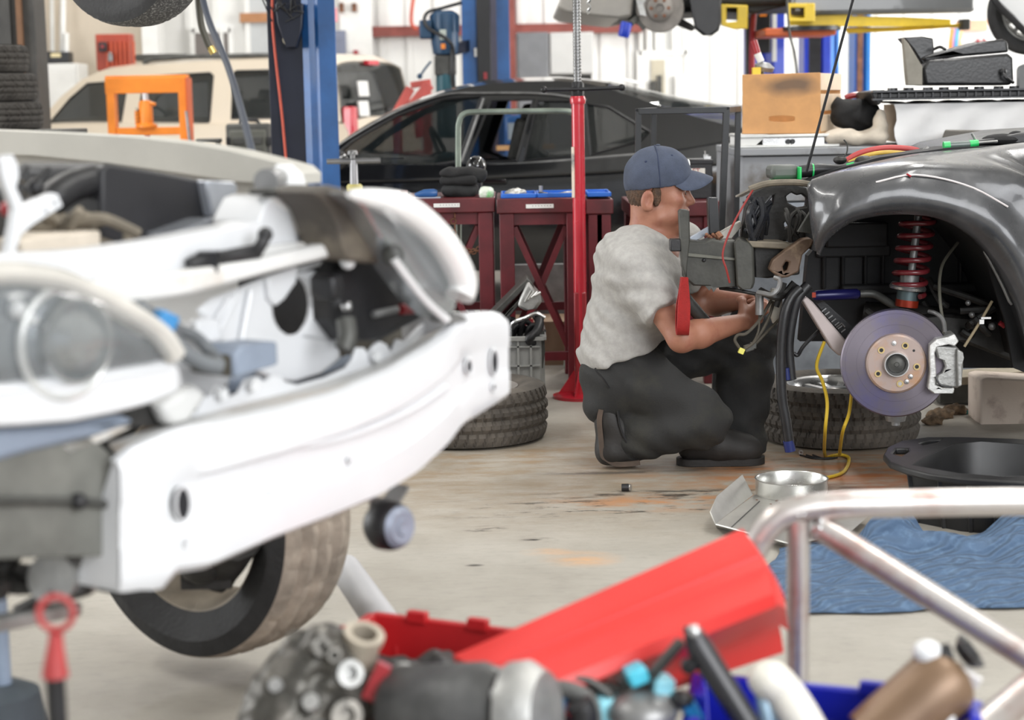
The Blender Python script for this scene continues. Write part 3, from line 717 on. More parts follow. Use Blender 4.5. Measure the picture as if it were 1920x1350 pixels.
# orange shop press
OY = 12.9
pr = thing('shop_press', 'orange steel hydraulic shop press standing before the beige wagon', 'press', (P(276, 200, OY).x, OY, 0))
def pb(u0, v0, u1, v1, w_, h_, y=OY): return MB().bar(P(u0, v0, y), P(u1, v1, y), w_, h_, up=(0, 1, 0))
for (u0, u1, yy) in ((203, 214, OY), (340, 348, OY)):
    a = P(u0, 146, yy); b_ = P(u1, 268, yy)
    part('upright', MB().box((b_.x if u0 < 300 else b_.x, yy, a.z / 2), (.055, .12, a.z)), m_orange, pr, 30, .004)
a = P(352, 146, OY); part('side_plate', MB().box((a.x, OY + .02, a.z / 2), (.012, .2, a.z)), mat('deep_orange', (.6, .1, .02), .45), pr)
a = P(276, 160, OY); part('top_beam', MB().box((a.x, OY - .03, a.z), (.57, .06, .11)).box((a.x, OY + .02, a.z + .06), (.57, .12, .02)), m_orange, pr, 30, .004)
a = P(276, 246, OY); part('lower_beam', MB().box((a.x, OY - .02, a.z), (.52, .05, .055)), m_orange, pr, 30, .004)
a = P(276, 239, OY)
jk = part('bottle_jack', MB().lathe([(0, 0), (.075, 0), (.075, .02), (.05, .03), (.048, .17), (.035, .19), (.0, .19)], a + Vector((0, -.02, .0)), (0, 0, 1), 24), m_orange, pr)
part('ram', MB().cyl(a + Vector((0, -.02, .18)), a + Vector((0, -.02, .25)), .022, 14), m_steel, jk)
part('pump_arm', MB().tube([a + Vector((.03, -.04, .17)), a + Vector((.075, -.05, .16))], .012, 8), m_orange, jk); part('side_block', MB().box(a + Vector((-.06, -.04, .07)), (.025, .03, .1)), m_orange, jk)
part('spring', MB().tube([a + Vector((-.055, -.05, .02 + .004 * k)) + Vector((.008 * cos(k), .008 * sin(k), 0)) for k in range(30)], .003, 5), m_blackm, jk)
part('plunger', MB().cyl(a + Vector((.0, -.01, -.05)), a + Vector((0, -.01, -.16)), .02, 12), mat('deep_orange', (.6, .1, .02)), pr)
part('pump_handle', MB().cyl(P(349, 208, OY - .12), P(356, 272, OY - .12), .01, 8), m_grey, pr)
for sx in (-.25, .25): part('foot', MB().box((pr.location.x + sx, OY, .03), (.06, .6, .06)), m_orange, pr)
# black tool case and small stand
KY = 12.8
a = P(425, 232, KY); b_ = P(510, 300, KY)
kc = thing('tool_case', 'upright black plastic tool case standing left of blue post', 'tool case', ((a.x + b_.x) / 2, KY, 0))
m_case = mat('charcoal_plastic', (.06, .06, .055), .55, 0, .2)
part('shell', MB().box(((a.x + b_.x) / 2, KY, a.z / 2), (b_.x - a.x, .14, a.z)), m_case, kc, 30, .02)
part('lid_panel', MB().box(((a.x + b_.x) / 2, KY - .075, a.z / 2 + .0), (b_.x - a.x - .05, .02, a.z - .09)), mat('grey_green_plastic', (.1, .1, .085), .5), kc, 30, .01)
for i in range(2):
    for j in range(3): part('embossing', MB().box(((a.x + b_.x) / 2 - .06 + .12 * i, KY - .09, a.z - .12 - .08 * j), (.08, .012, .05)), m_case, kc, 30, .004)
part('handle', MB().tube(crv([P(450, 232, KY), P(455, 226, KY), P(480, 226, KY), P(486, 232, KY)], 4), .012, 8), m_black, kc)
for u in (428, 506): part('latch', MB().box(P(u, 265, KY - .08), (.03, .03, .06)), m_black, kc, 30, .004)
a = P(392, 264, KY - .2)
sm = thing('stool', 'small dark metal stool between press and tool case', 'stool', (a.x, KY - .2, 0))
part('seat', MB().box(a, (.16, .16, .03)), m_dark, sm, 30, .008)
for sx in (-.06, .06):
    for sy in (-.06, .06): part('leg', MB().bar(a + Vector((sx, sy, -.01)), (a.x + sx * 1.6, a.y + sy * 1.6, 0.005), .015), m_dark, sm)
# pink notice and red clamps on the white column
for (u, v, w0, h0, mm, nm, lab) in ((626, 28, .07, .15, mat('pink_paper', (.85, .3, .35), .6), 'notice', 'pink notice sheet on white wall column'), (640, 14, .05, .1, m_rust, 'hose_hook', 'brown hook upper left on the white wall column'), (664, 14, .05, .09, m_rust, 'hose_hook', 'brown hook upper right on the white wall column'), (667, 102, .05, .09, m_red, 'fire_alarm', 'small red box low on the white wall column'), (636, 82, .14, .28, mat('bluish_grey', (.2, .22, .3), .5), 'meter_box', 'bluish grey metal box on white wall column')):
    q = P(u, v, YB - .27); single(nm, MB().box((q.x, YB - .26, q.z), (w0, .06, h0)), mm, lab, 'notice' if nm == 'notice' else 'wall fitting', bevel=.004)
# ================================================================== CABINETS ON THE BACK WALL
WY = 18.2
def cabinet(u0, v0, u1, v1, m, lab, doors):
    a = P(u0, v0, WY); b_ = P(u1, v1, WY); W = b_.x - a.x; H = a.z
    t = thing('storage_cabinet', lab, 'cabinet', ((a.x + b_.x) / 2, WY, 0))
    part('carcass', MB().box(((a.x + b_.x) / 2, WY + .1, H / 2), (W, .5, H)), m, t, 30, .006); return t, a, b_, W, H
m_slate = mat('slate_grey', (.16, .165, .175), .5, 0, .08)
t, a, b_, W, H = cabinet(968, 62, 1029, 170, m_slate, 'dark grey storage cabinet right of the red girt column', 1)
part('door', MB().box(((a.x + b_.x) / 2, WY - .16, H / 2), (W - .03, .02, H - .05)), m_slate, t, 30, .004)
m_cabw = mat('pale_cabinet', (.5, .5, .49), .4, 0, .03)
a = P(1030, 62, WY); b_ = P(1112, 139, WY); zc = b_.z
t = thing('wall_cabinet', 'pale two-door cabinet above the dark worktop shelf', 'cabinet', ((a.x + b_.x) / 2, WY + .05, 0))
part('carcass', MB().box(((a.x + b_.x) / 2, WY + .12, (a.z + zc) / 2), (b_.x - a.x, .5, a.z - zc)), m_cabw, t, 30, .004)
for k in (0, 1): part('door', MB().box((a.x + (b_.x - a.x) * (.28 + .0 if k == 0 else .77), WY - .14, (a.z + zc) / 2), ((b_.x - a.x) * (.53 if k == 0 else .43), .02, a.z - zc - .02)), m_cabw, t, 30, .004)
part('back_panel', MB().box(((a.x + b_.x) / 2, WY + .3, zc / 2), (b_.x - a.x, .04, zc)), m_dark, t)
part('base_unit', MB().box(((a.x + b_.x) / 2, WY + .1, (zc - .16) / 2), (b_.x - a.x, .5, zc - .16)), m_slate, t, 30, .004)
q = P(1058, 146, WY); single('thermos', MB().lathe([(0, 0), (.035, 0), (.035, .09), (.02, .11), (0, .12)], (q.x, WY, zc - .16), (0, 0, 1), 16), m_grey, 'small grey canister on the dark shelf under the pale cabinet', 'canister')
# ================================================================== RAISED CARS AND YELLOW LIFT (right background)
RY = 11.6
m_under = mat('underbody_black', (.02, .02, .02), .65, 0, .4, 8)
m_greycar = mat('grey_car_paint', (.12, .125, .13), .3, 0, .08, 3, coat=.4)
zf = P(1500, 18, RY).z
rc = thing('raised_car', 'grey car raised on the yellow lift arms with its wheel off', 'car', P(1440, 30, RY))
xa = P(1070, 0, RY).x; xb = P(1822, 0, RY).x
part('underbody', MB().box(((xa + xb) / 2 + .2, RY + .85, zf + .1), (xb - xa - .9, 1.3, .12)), m_under, rc, 30, .03)
a = P(1480, 0, RY); b_ = P(1826, 24, RY)
part('sill', MB().box(((a.x + b_.x) / 2, RY, b_.z + .1), (b_.x - a.x, .12, .2)), m_greycar, rc, 30, .03)
part('door', MB().box(((a.x + b_.x) / 2, RY + .02, b_.z + .55), (b_.x - a.x, .1, .7)), m_greycar, rc, 30, .03)
# front bumper cover, traced lip with depth
lip = [(1046, 14), (1060, 22), (1090, 26), (1120, 30), (1160, 34), (1185, 30), (1190, -70), (1080, -70), (1060, -20)]
part('front_bumper', MB().plate(lip, [], lambda u, v, k: P(u, v, RY + .1) + Vector((0, 1.5 * k, 0))), mat('greyish_beige_bumper', (.3, .28, .25), .4, 0, .1), rc, 30, .02)
part('arch_liner', MB().plate([(1150, -40), (1480, -40), (1480, 10), (1420, 24), (1330, 20), (1200, 30), (1160, 36)], [], lambda u, v, k: P(u, v, RY + .25) + Vector((0, 1.1 * k, 0))), m_under, rc, 30, .01)
ch = P(1238, 16, RY)
m_oldrotor = mat('old_rotor', (.24, .22, .2), .45, .6, .15, 12)
part('brake_disc', MB().lathe([(.025, .03), (.028, .055), (.07, .05), (.082, .045), (.082, .012), (.146, .012), (.15, .008), (.15, -.012), (.02, -.012)], ch, (-.12, -1, 0), 40), m_oldrotor, rc)
mbx = MB(); x_, y_, z_ = basis((-.12, -1, 0))
for i in range(6): a_ = 2 * pi * i / 6; mbx.cyl(ch + (x_ * cos(a_) + y_ * sin(a_)) * .055 + z_ * .045, ch + (x_ * cos(a_) + y_ * sin(a_)) * .055 + z_ * .06, .011, 10)
part('wheel_studs', mbx, m_rust, rc)
part('dust_shield', MB().plate([(1193, 0), (1200, 28), (1212, 30), (1206, 8), (1216, -10), (1205, -20)], [], lambda u, v, k: P(u, v, RY - .05) + Vector((0, .02 * k, 0))), m_alu, rc, 30)
part('splash_shield', MB().plate([(1290, -20), (1352, -20), (1353, 40), (1348, 58), (1335, 67), (1318, 67), (1303, 55), (1298, 30)], [], lambda u, v, k: P(u, v, RY - .05 + .35 * k)), m_black, rc, 30, .02)
mbx = MB(); rr = random.Random(5)
for i in range(9): p0 = P(1170 + rr.random() * 180, rr.random() * 40 - 10, RY + .2 + rr.random() * .4); mbx.tube(crv([p0, p0 + Vector((rr.uniform(-.2, .2), .1, rr.uniform(-.1, .05))), p0 + Vector((rr.uniform(-.3, .3), .2, rr.uniform(-.05, .15)))], 5), .022, 8)
part('suspension_arms', mbx, m_under, rc)
q = P(1172, 55, RY - .1); part('oil_filter', MB().lathe([(0, .045), (.03, .045), (.036, .035), (.036, -.04), (.03, -.05), (0, -.05)], q, (.25, -.05, 1), 20), mat('filter_blue', (.01, .04, .42), .35), rc)
part('filter_bracket', MB().bar(P(1182, 45, RY - .08), P(1195, 34, RY), .03, .03).bar(P(1195, 40, RY), P(1208, 56, RY), .03, .02), m_dark, rc)
single('chain', MB().tube([P(1104, 20, 7.0) + Vector((0, 0, 3.76))] + [P(1104 + 2 * sin(k), -20 + k * 2.4, 7.0) for k in range(20)], .007, 6), m_steel, 'small steel chain loop hanging beside the grey screw jack', 'chain')
# yellow arms and column
LY = 11.9
yl = thing('yellow_lift_arms', 'yellow lift arms holding up the grey car', 'car lift', Fl(1435, 560))
yl.location = (P(1435, 100, LY).x, LY, 0)
a = P(1470, 0, LY)
part('arm', MB().plate([(1480, 48), (1480, 12), (1490, 6), (1535, 6), (1600, 30), (1700, 32), (1783, 36), (1783, 47), (1700, 50), (1600, 50)], [], lambda u, v, k: P(u, v, LY - .3 + .2 * k)), m_yellow, yl, 30, .006)
part('arm_extension', MB().plate([(1580, 52), (1700, 50), (1800, 44), (1812, 50), (1700, 58), (1590, 63)], [], lambda u, v, k: P(u, v, LY - .1 + .15 * k)), m_yellow, yl, 30, .006)
part('carriage', MB().plate([(1352, 8), (1402, 10), (1402, 54), (1376, 55), (1352, 48)], [[(1362, 14), (1382, 14), (1382, 40), (1362, 42)]], lambda u, v, k: P(u, v, LY - .15 + .3 * k)), m_yellow, yl, 30, .006)
part('carriage', MB().plate([(1478, 6), (1528, 6), (1528, 40), (1478, 40)], [[(1482, 14), (1508, 14), (1508, 34), (1482, 34)]], lambda u, v, k: P(u, v, LY - .45 + .1 * k)), m_yellow, yl, 30, .006)
part('arm_pin', MB().cyl(P(1520, 50, LY - .2), P(1520, 58, LY - .2), .19, 24), m_black, yl)
part('hub_plate', MB().box(P(1490, 62, LY), (.45, .5, .05)), mat('orange_red', (.6, .12, .03), .5), yl, 30, .01)
part('pad_adapter', MB().box(P(1808, 46, LY - .1), (.06, .1, .07)), m_dark, yl, 30, .01)
m_bright = mat('bright_blue_paint', (.03, .06, .45), .35, 0, .15, 4, coat=.2)
def post(u0, u1, Y, m, lab, nm='lift_column', d=.28, zt=4.3, grp='blue lift posts on the right'):
    a = P(u0, 100, Y); b_ = P(u1, 100, Y); t = thing(nm, lab, 'car lift', ((a.x + b_.x) / 2, Y, 0), grp); W = b_.x - a.x; cx = (a.x + b_.x) / 2
    part('column', MB().plate([(-W / 2, -d / 2), (-W * .2, -d / 2), (-W * .2, -d / 2 + .05), (W * .2, -d / 2 + .05), (W * .2, -d / 2), (W / 2, -d / 2), (W / 2, d / 2), (-W / 2, d / 2)], [], lambda x, y, k: Vector((cx + x, Y + y, zt * k))), m, t, 30, .004)
    part('base_plate', MB().box((cx, Y, .01), (W + .2, d + .2, .02)), m, t); return t, cx
t, cx = post(1398, 1466, 13.6, m_bright, 'blue lift post behind the grey car with a black control box on it')
a = P(1428, 50, 13.3); part('control_box', MB().box(a + Vector((0, 0, .06)), (.12, .14, .5)), m_black, t, 30, .01)
part('control_label', MB().box(a + Vector((-.0, -.075, .08)), (.05, .01, .02)), m_orange, t)
part('white_strip', MB().box(P(1452, 60, 13.25), (.03, .03, .42)), m_whitep, t)
part('black_edge', MB().box(P(1402, 60, 13.25) + Vector((0, 0, .3)), (.03, .04, 1.4)), m_black, t)
single('red_hose', MB().tube(crv([P(1418, -20, 12.1), P(1412, 40, 12.1), P(1410, 90, 12.1), P(1410, 150, 12.1)], 5), .02, 8), m_red, 'red hose hanging down before the black control box', 'hose')
t, cx = post(1502, 1552, 13.9, m_bright, 'dark blue lift post under the middle of the yellow arm')
part('slide_rail', MB().box(P(1527, 100, 13.7) + Vector((0, -.02, .0)), (.09, .03, 1.6)), m_blackm, t)
t, cx = post(1556, 1572, 15.2, mat('sky_blue', (.1, .3, .7), .4), 'thin pale blue post between the two lift posts on the right', 'blue_post', .1)
part('red_tag', MB().box(P(1552, 90, 15.1), (.03, .02, .3)), mat('orange_red', (.6, .12, .03)), t)
m_cobalt = mat('cobalt', (.02, .17, .5), .38, 0, .15, 4)
t, cx = post(1597, 1626, 14.2, m_cobalt, 'slim cobalt blue lift post farthest right behind the crate')
part('slide_rail', MB().box(P(1612, 120, 14.03), (.04, .04, 1.7)), m_rust, t)
single('overhead_cable', MB().tube(crv([P(1474, -30, 11), P(1480, 60, 11), P(1490, 100, 11), P(1495, 150, 11), P(1499, 200, 11)], 5), .008, 6), m_dark, 'thin dark cable hanging down above the wooden crate', 'cable')
# wheel of a white raised car far right
WYY = 10.5
wr = thing('raised_white_car', 'white car high on a lift with a silver wheel at the right edge', 'car', P(1910, 40, WYY))
c = P(1934, 22, WYY); wheel('wheel', None, None, c, (-.18, -1, 0), .245, .2, .165, wr, spokes=5, rm=m_alu)
part('fender', MB().plate([(1858, -60), (1985, -60), (1985, 80), (1930, 72), (1900, 30), (1868, 0)], [], lambda u, v, k: P(u, v, WYY - .16 + .06 * k)), m_white, wr, 30, .01)
part('bumper', MB().plate([(1905, 125), (1985, 95), (1985, 190), (1905, 172)], [], lambda u, v, k: P(u, v, WYY - .1 + .3 * k)), m_greycar, wr, 30, .02)
part('arch_trim', MB().tube(crv([P(1852, -30, WYY - .17), P(1868, 5, WYY - .18), P(1900, 38, WYY - .18), P(1935, 72, WYY - .18)], 5), .02, 8), m_black, wr)
# grey pegboard with hanging cords
GY = 17.0
a = P(1782, 52, GY); b_ = P(1905, 120, GY)
pg = thing('tool_board', 'grey tool board on the back wall at far right', 'tool board', ((a.x + b_.x) / 2, GY, b_.z))
part('board', MB().box(((a.x + b_.x) / 2, GY, (a.z + b_.z) / 2), (b_.x - a.x, .04, a.z - b_.z)), mat('light_grey_board', (.5, .5, .5), .6), pg)
part('rail', MB().box(((a.x + b_.x) / 2, GY - .03, a.z - .12), (b_.x - a.x, .03, .03)), m_whitep, pg)
part('stand', MB().box(((a.x + b_.x) / 2, GY + .04, b_.z / 2), (b_.x - a.x, .04, b_.z)), m_whitep, pg)
for i, (u, m, n_, l) in enumerate(((1786, m_orange, 'cord', 'orange cord hanging on the grey tool board'), (1790, mat('purple', (.25, .12, .3), .5), 'cord', 'purple cord hanging on the grey tool board'), (1796, mat('teal_blue', (.02, .3, .5), .5), 'cord', 'teal blue cord hanging on the grey tool board'), (1802, m_wood, 'cord', 'tan cord hanging on the grey tool board'))):
    single('cord', MB().tube(crv([P(u, 55, GY - .06), P(u - 3, 75, GY - .08), P(u - 4, 95, GY - .06)], 4), .02, 8), m, l, n_)
for u in (1834, 1846): single('red_pliers', MB().tube([P(u - 4, 84, GY - .06), P(u, 75, GY - .06), P(u + 4, 84, GY - .06)], .02, 6), m_red, 'red-handled pliers on the tool board, ' + ('left pair' if u < 1840 else 'right pair'), 'pliers')
q = P(1822, 48, GY - .04); single('carton', MB().box(q, (.28, .06, .1)), mat('cardboard_tan', (.5, .3, .2), .7), 'tan carton piece above the grey tool board', 'carton')
# ================================================================== WORKBENCH BEHIND THE STRIPPED CAR
BY = 7.7
m_bench = mat('worn_bench_metal', (.3, .31, .33), .55, .1, .35, 5, col2=(.13, .11, .09))
a = P(1380, 279, BY); zb = a.z; xe = P(1990, 279, BY).x
wbn = thing('workbench', 'worn grey metal workbench behind the stripped car', 'workbench', ((a.x + xe) / 2, BY + .35, 0))
part('top', MB().box(((a.x + xe) / 2, BY + .36, zb - .015), (xe - a.x, .76, .03)), m_bench, wbn, 30, .004)
part('front_panel', MB().box(((a.x + xe) / 2 + .01, BY + .03, zb - .13), (xe - a.x - .02, .03, .19)), m_bench, wbn, 30, .003)
part('front_panel', MB().box(((a.x + xe) / 2 + .01, BY + .03, (zb - .23) / 2), (xe - a.x - .02, .03, zb - .235)), mat('blue_grey_bench', (.3, .33, .38), .5, .2, .3, 5), wbn, 30, .003)
part('side_panel', MB().box((a.x + .015, BY + .36, (zb - .03) / 2), (.03, .7, zb - .03)), m_bench, wbn)
part('rear_panel', MB().box(((a.x + xe) / 2, BY + .7, (zb - .03) / 2), (xe - a.x, .03, zb - .03)), m_bench, wbn)
# wooden crate
KY2 = BY + .12; a = P(1392, 139, KY2); b_ = P(1538, 251, KY2); zt_ = b_.z
cw, chh = b_.x - a.x, a.z - b_.z
sl = thing('aluminium_box', 'flat silver metal box with two round holes under the wooden crate', 'metal box', (a.x + .2, KY2, zb))
part('base', MB().box(P(1475, 273, KY2) + Vector((0, .1, 0)), (.43, .34, .012)), mat('dull_white_sheet', (.62, .62, .6), .35, .3), sl, 30, .003)
q = P(1486, 264, KY2); part('case', MB().box(q + Vector((0, .12, .0)), (.27, .3, .036)), m_steel, sl, 30, .004)
part('lid', MB().box(P(1478, 254, KY2) + Vector((0, .12, 0)), (.44, .36, .012)), mat('dull_white_sheet', (.62, .62, .6)), sl, 30, .003)
for d in (-.008, .01):
    qq = P(1479, 265, KY2); part('round_hole', MB().cyl(qq + Vector((d, -.045, 0)), qq + Vector((d, -.02, 0)), .011, 16), m_black, sl)
part('wedge', MB().plate([(1385, 252), (1440, 252), (1412, 277), (1385, 277)], [], lambda u, v, k: P(u, v, KY2 - .05) + Vector((0, .3 * k, 0))), m_whitep, sl)
crt = thing('wooden_crate', 'pale wooden crate with an oval handle slot on the workbench', 'crate', ((a.x + b_.x) / 2, KY2 + .2, zt_))
slot = [(1466 + 24 * max(-1, min(1, 1.25 * cos(t))), 223 + 6 * sin(t)) for t in [2 * pi * k / 20 for k in range(20)]]
m_scorch = mat('pale_wood_scorched', (.60, .31, .12), .6, 0, .1, 7)
fp = part('front_board', MB().plate([(1392, 140), (1538, 136), (1538, 250), (1392, 251)], [slot], lambda u, v, k: P(u, v, KY2) + Vector((.005 * k, .02 * k, 0))), m_scorch, crt, 30, .002)
nt = m_scorch.node_tree; N = nt.nodes; L = nt.links; bb = N['Principled BSDF']; src = bb.inputs['Base Color'].links[0].from_socket
cs = P(1480, 160, KY2) - wloc(crt); tc = N.new('ShaderNodeTexCoord'); mp = N.new('ShaderNodeMapping'); mp.inputs['Location'].default_value = (-cs.x / .16, 0, -cs.z / .05); mp.inputs['Scale'].default_value = (1 / .16, 0, 1 / .05)
ln = N.new('ShaderNodeVectorMath'); ln.operation = 'LENGTH'; mr = N.new('ShaderNodeMapRange'); mr.inputs[1].default_value = 1.05; mr.inputs[2].default_value = .3; mr.inputs[4].default_value = .8
nz = N.new('ShaderNodeTexNoise'); nz.inputs['Scale'].default_value = 9; ad = N.new('ShaderNodeVectorMath'); ad.operation = 'ADD'
sc_ = N.new('ShaderNodeVectorMath'); sc_.operation = 'SCALE'; sc_.inputs['Scale'].default_value = .9
L.new(tc.outputs['Object'], mp.inputs['Vector']); L.new(tc.outputs['Object'], nz.inputs['Vector']); L.new(nz.outputs['Color'], sc_.inputs[0])
sb_ = N.new('ShaderNodeVectorMath'); sb_.operation = 'SUBTRACT'; sb_.inputs[1].default_value = (.45, .45, .45); L.new(sc_.outputs[0], sb_.inputs[0])
L.new(mp.outputs['Vector'], ad.inputs[0]); L.new(sb_.outputs[0], ad.inputs[1]); L.new(ad.outputs[0], ln.inputs[0]); L.new(ln.outputs['Value'], mr.inputs[0])
mx = N.new('ShaderNodeMix'); mx.data_type = 'RGBA'; L.new(mr.outputs[0], mx.inputs[0]); L.new(src, mx.inputs[6]); mx.inputs[7].default_value = (.08, .06, .05, 1); L.new(mx.outputs[2], bb.inputs['Base Color'])
part('back_board', MB().box(((a.x + b_.x) / 2 + .16, KY2 + .42, zt_ + chh / 2), (cw, .02, chh)), m_wood, crt)
part('bottom_board', MB().plate([(0, 0), (1, 0), (1, 1), (0, 1)], [], lambda x, y, k: Vector((a.x + cw * x + .16 * y, KY2 + .01 + .4 * y, zt_ + .002 + .012 * k))), m_wood, crt)
for sx in (a.x + .008, b_.x - .002):
    for i in range(3): part('side_slat', MB().bar((sx, KY2 + .02, zt_ + .045 + i * .088), (sx + .16, KY2 + .41, zt_ + .045 + i * .088), .014, .072), mat('light_slat', (.78, .6, .42), .6, 0, .1), crt, 30, .002)
def blob(name, pts, m, label, cat, h=.006, k=.03, disp=None, grp=None, parent=None):
    ops = [('u', k, ell(p, r, rot) if len(pts[0]) > 2 else ell(p, r)) for (p, r, *rt) in pts for rot in [rt[0] if rt else None]]
    a_ = (label, cat, grp) if grp else (label, cat)
    return sdf_part(name, ops, h, m, parent, disp, 1, a_)
wr_ = lambda s, A, ph=0: (lambda X, Y, Z: A * (np.sin(X * s + 2 * np.sin(Z * s * .6 + ph)) * np.sin(Z * s * .9 + 1.7 * np.sin(Y * s * .5) + ph)))
m_blackcloth = mat('black_cloth', (.012, .012, .013), .85, 0, .3, 20, .2, 120)
m_rag = mat('cream_rag', (.62, .55, .46), .9, 0, .12, 6, .2, 60)
q = P(1606, 214, BY + .25)
blob('black_cloth_bag', [(q, (.1, .08, .065)), (q + Vector((-.06, -.02, .0)), (.05, .06, .06)), (q + Vector((.05, 0, -.03)), (.07, .07, .05)), (q + Vector((-.085, 0, .05)), (.012, .02, .03))], m_blackcloth, 'bunched black cloth bag between crate and white sheet', 'bag', disp=wr_(60, .006))
q = P(1600, 256, BY + .1)
blob('rag', [(q + Vector((-.06, 0, .0)), (.07, .07, .035)), (q + Vector((.03, 0, -.005)), (.08, .06, .03)), (q + Vector((.1, 0, .0)), (.05, .06, .035)), (q + Vector((.12, .02, .05)), (.03, .05, .06))], m_rag, 'crumpled cream rag on the workbench right of the crate', 'rag', disp=wr_(55, .006))
single('red_hose', MB().tube(crv([P(1585, 184, BY + .5), P(1600, 179, BY + .5), P(1622, 178, BY + .5), P(1640, 182, BY + .5)], 5), .014, 8), m_red, 'red hose curving over the black cloth bag', 'hose')
# large engine cover stack on a white sheet
SY2 = BY + .05
zs = P(1800, 190, SY2).z
x0 = P(1680, 200, SY2).x; x1 = P(1990, 200, SY2).x
bx_ = thing('cardboard_box', 'box wholly draped in a white sheet at the right end of the workbench', 'box', ((x0 + x1) / 2, SY2 + .3, zb))
rows = []
NJ = 26
for i in range(9):
    r = []
    for j in range(NJ):
        x = x0 + (x1 - x0) * j / (NJ - 1); t = i / 8
        if t < .35: y = SY2 + .5 * (1 - t / .35); z = zs + .006 * sin(j * 1.3)
        else: y = SY2 - .012 * sin(j * .9 + i) - .01 * (t - .35) * sin(j * 2.1); z = zs - (t - .35) / .65 * (zs - P(1800, 268, SY2).z + .01 * sin(j * .7))
        r.append(Vector((x + .008 * sin(i * 1.7), y, z)))
    rows.append(r)
part('sheet', MB().sheet(rows, vec=(0, .004, -.004)), mat('white_sheet', (.85, .85, .86), .7, 0, .02), bx_, 60)
part('carton', MB().box(((x0 + x1) / 2 + .02, SY2 + .28, (zb + zs) / 2), (x1 - x0 - .06, .44, zs - zb - .02)), m_rag, bx_)
# engine valve cover tray
zt2 = P(1800, 168, SY2).z
mbx = MB().box(((P(1640, 170, SY2).x + x1) / 2, SY2 + .2, (zs + zt2) / 2 + .004), (x1 - P(1640, 170, SY2).x, .46, zt2 - zs - .012))
tr = thing('intake_cover', 'long black ribbed plastic engine cover lying on the white sheet', 'engine cover', ((x0 + x1) / 2, SY2 + .2, zs))
part('tray', mbx, m_black, tr, 30, .012)
mbr = MB(); xx = P(1632, 170, SY2).x
for i in range(24): mbr.box((xx + .04 + i * .036, SY2 - .035, (zs + zt2) / 2 + .005), (.006, .012, zt2 - zs - .03))
mbr.box(((xx + x1) / 2, SY2 - .036, zt2 - .002), (x1 - xx, .02, .008)).box(((xx + x1) / 2, SY2 - .036, zs + .014), (x1 - xx, .02, .008))
for i in range(10): mbr.lathe([(.014, 0), (.022, 0), (.022, .012), (.014, .012)], (xx + .1 + i * .075, SY2 + .03 + .03 * (i % 2), zt2 + .0), (0, 0, 1), 12)
part('ribs', mbr, mat('shiny_black', (.015, .016, .02), .25), tr, 30)
part('end_lug', MB().plate([(1632, 172), (1660, 168), (1660, 184), (1648, 198), (1640, 190)], [], lambda u, v, k: P(u, v, SY2 - .02) + Vector((0, .3 * k, 0))), m_black, tr, 30, .006)
# black plastic ducts on top
m_duct = mat('satin_black_duct', (.022, .022, .024), .33, 0, .3, 10, .1, 80)
dk = thing('air_duct', 'tall black angled plastic duct standing on the engine cover', 'air duct', P(1730, 160, SY2 + .1))
part('scoop', MB().plate([(1694, 70), (1730, 68), (1750, 72), (1752, 95), (1740, 125), (1730, 120), (1712, 92)], [], lambda u, v, k: P(u, v, SY2 + .12) + Vector((0, .14 * k, 0))), m_duct, dk, 30, .006)
part('cheek', MB().plate([(1694, 70), (1704, 82), (1722, 112), (1730, 125), (1730, 160), (1702, 160)], [], lambda u, v, k: P(u, v, SY2 + .05) + Vector((0, .05 * k, 0))), mat('dusty_grey_plastic', (.28, .26, .22), .6, 0, .2, 6), dk, 30, .004)
ab = thing('airbox', 'wide black plastic airbox lying on the engine cover', 'airbox', P(1820, 160, SY2 + .1))
part('lower_half', MB().plate([(1730, 130), (1740, 112), (1800, 108), (1890, 100), (1900, 108), (1902, 150), (1896, 160), (1735, 160)], [], lambda u, v, k: P(u, v, SY2 + .06) + Vector((0, .25 * k, .0))), m_duct, ab, 30, .012)
part('upper_half', MB().plate([(1728, 108), (1750, 100), (1840, 78), (1880, 73), (1890, 78), (1892, 98), (1800, 106), (1735, 116)], [], lambda u, v, k: P(u, v, SY2 + .1) + Vector((0, .2 * k, .0))), m_duct, ab, 30, .01)
part('clip', MB().tube(crv([P(1880, 135, SY2 + .04), P(1886, 145, SY2 + .02), P(1900, 155, SY2 + .04)], 4), .008, 8).ball(P(1881, 134, SY2 + .04), .014), m_blackm, ab)
part('bracket', MB().tube(crv([P(1752, 92, SY2 + .05), P(1762, 88, SY2 + .02), P(1772, 92, SY2 + .05)], 4), .007, 8), m_blackm, ab)
lb = P(1835, 250, SY2 - .1)
single('grey_plastic_lid', MB().plate([(1772, 243), (1895, 245), (1902, 252), (1900, 262), (1765, 262)], [], lambda u, v, k: P(u, v, SY2 - .08 - .18 * (1 - k)) + Vector((0, 0, 0))), mat('olive_grey_lid', (.11, .1, .085), .4), 'flat olive grey lid lying in front of the white sheet', 'lid', bevel=.006)
# jack handle with red and white stripes, yellow block behind the crate
jy = BY + .45
sj = thing('floor_jack_handle', 'red and white striped jack handle rising behind the wooden crate', 'jack', P(1424, 138, jy))
part('handle', MB().cyl(P(1413, 76, jy), P(1420, 100, jy), .016, 12), m_red, sj)
part('grip', MB().cyl(P(1420, 100, jy), P(1427, 116, jy), .016, 12), m_whitep, sj)
part('head', MB().lathe([(0, 0), (.04, 0), (.045, .02), (.02, .035), (0, .035)], P(1432, 132, jy), (.2, -.2, 1), 20), m_grey, sj)
part('block', MB().box(P(1418, 133, jy - .03), (.035, .04, .03)), m_yellow, sj)
part('stand', MB().cyl((P(1424, 132, jy).x, jy, zb), P(1424, 134, jy), .02, 12), m_dark, sj)
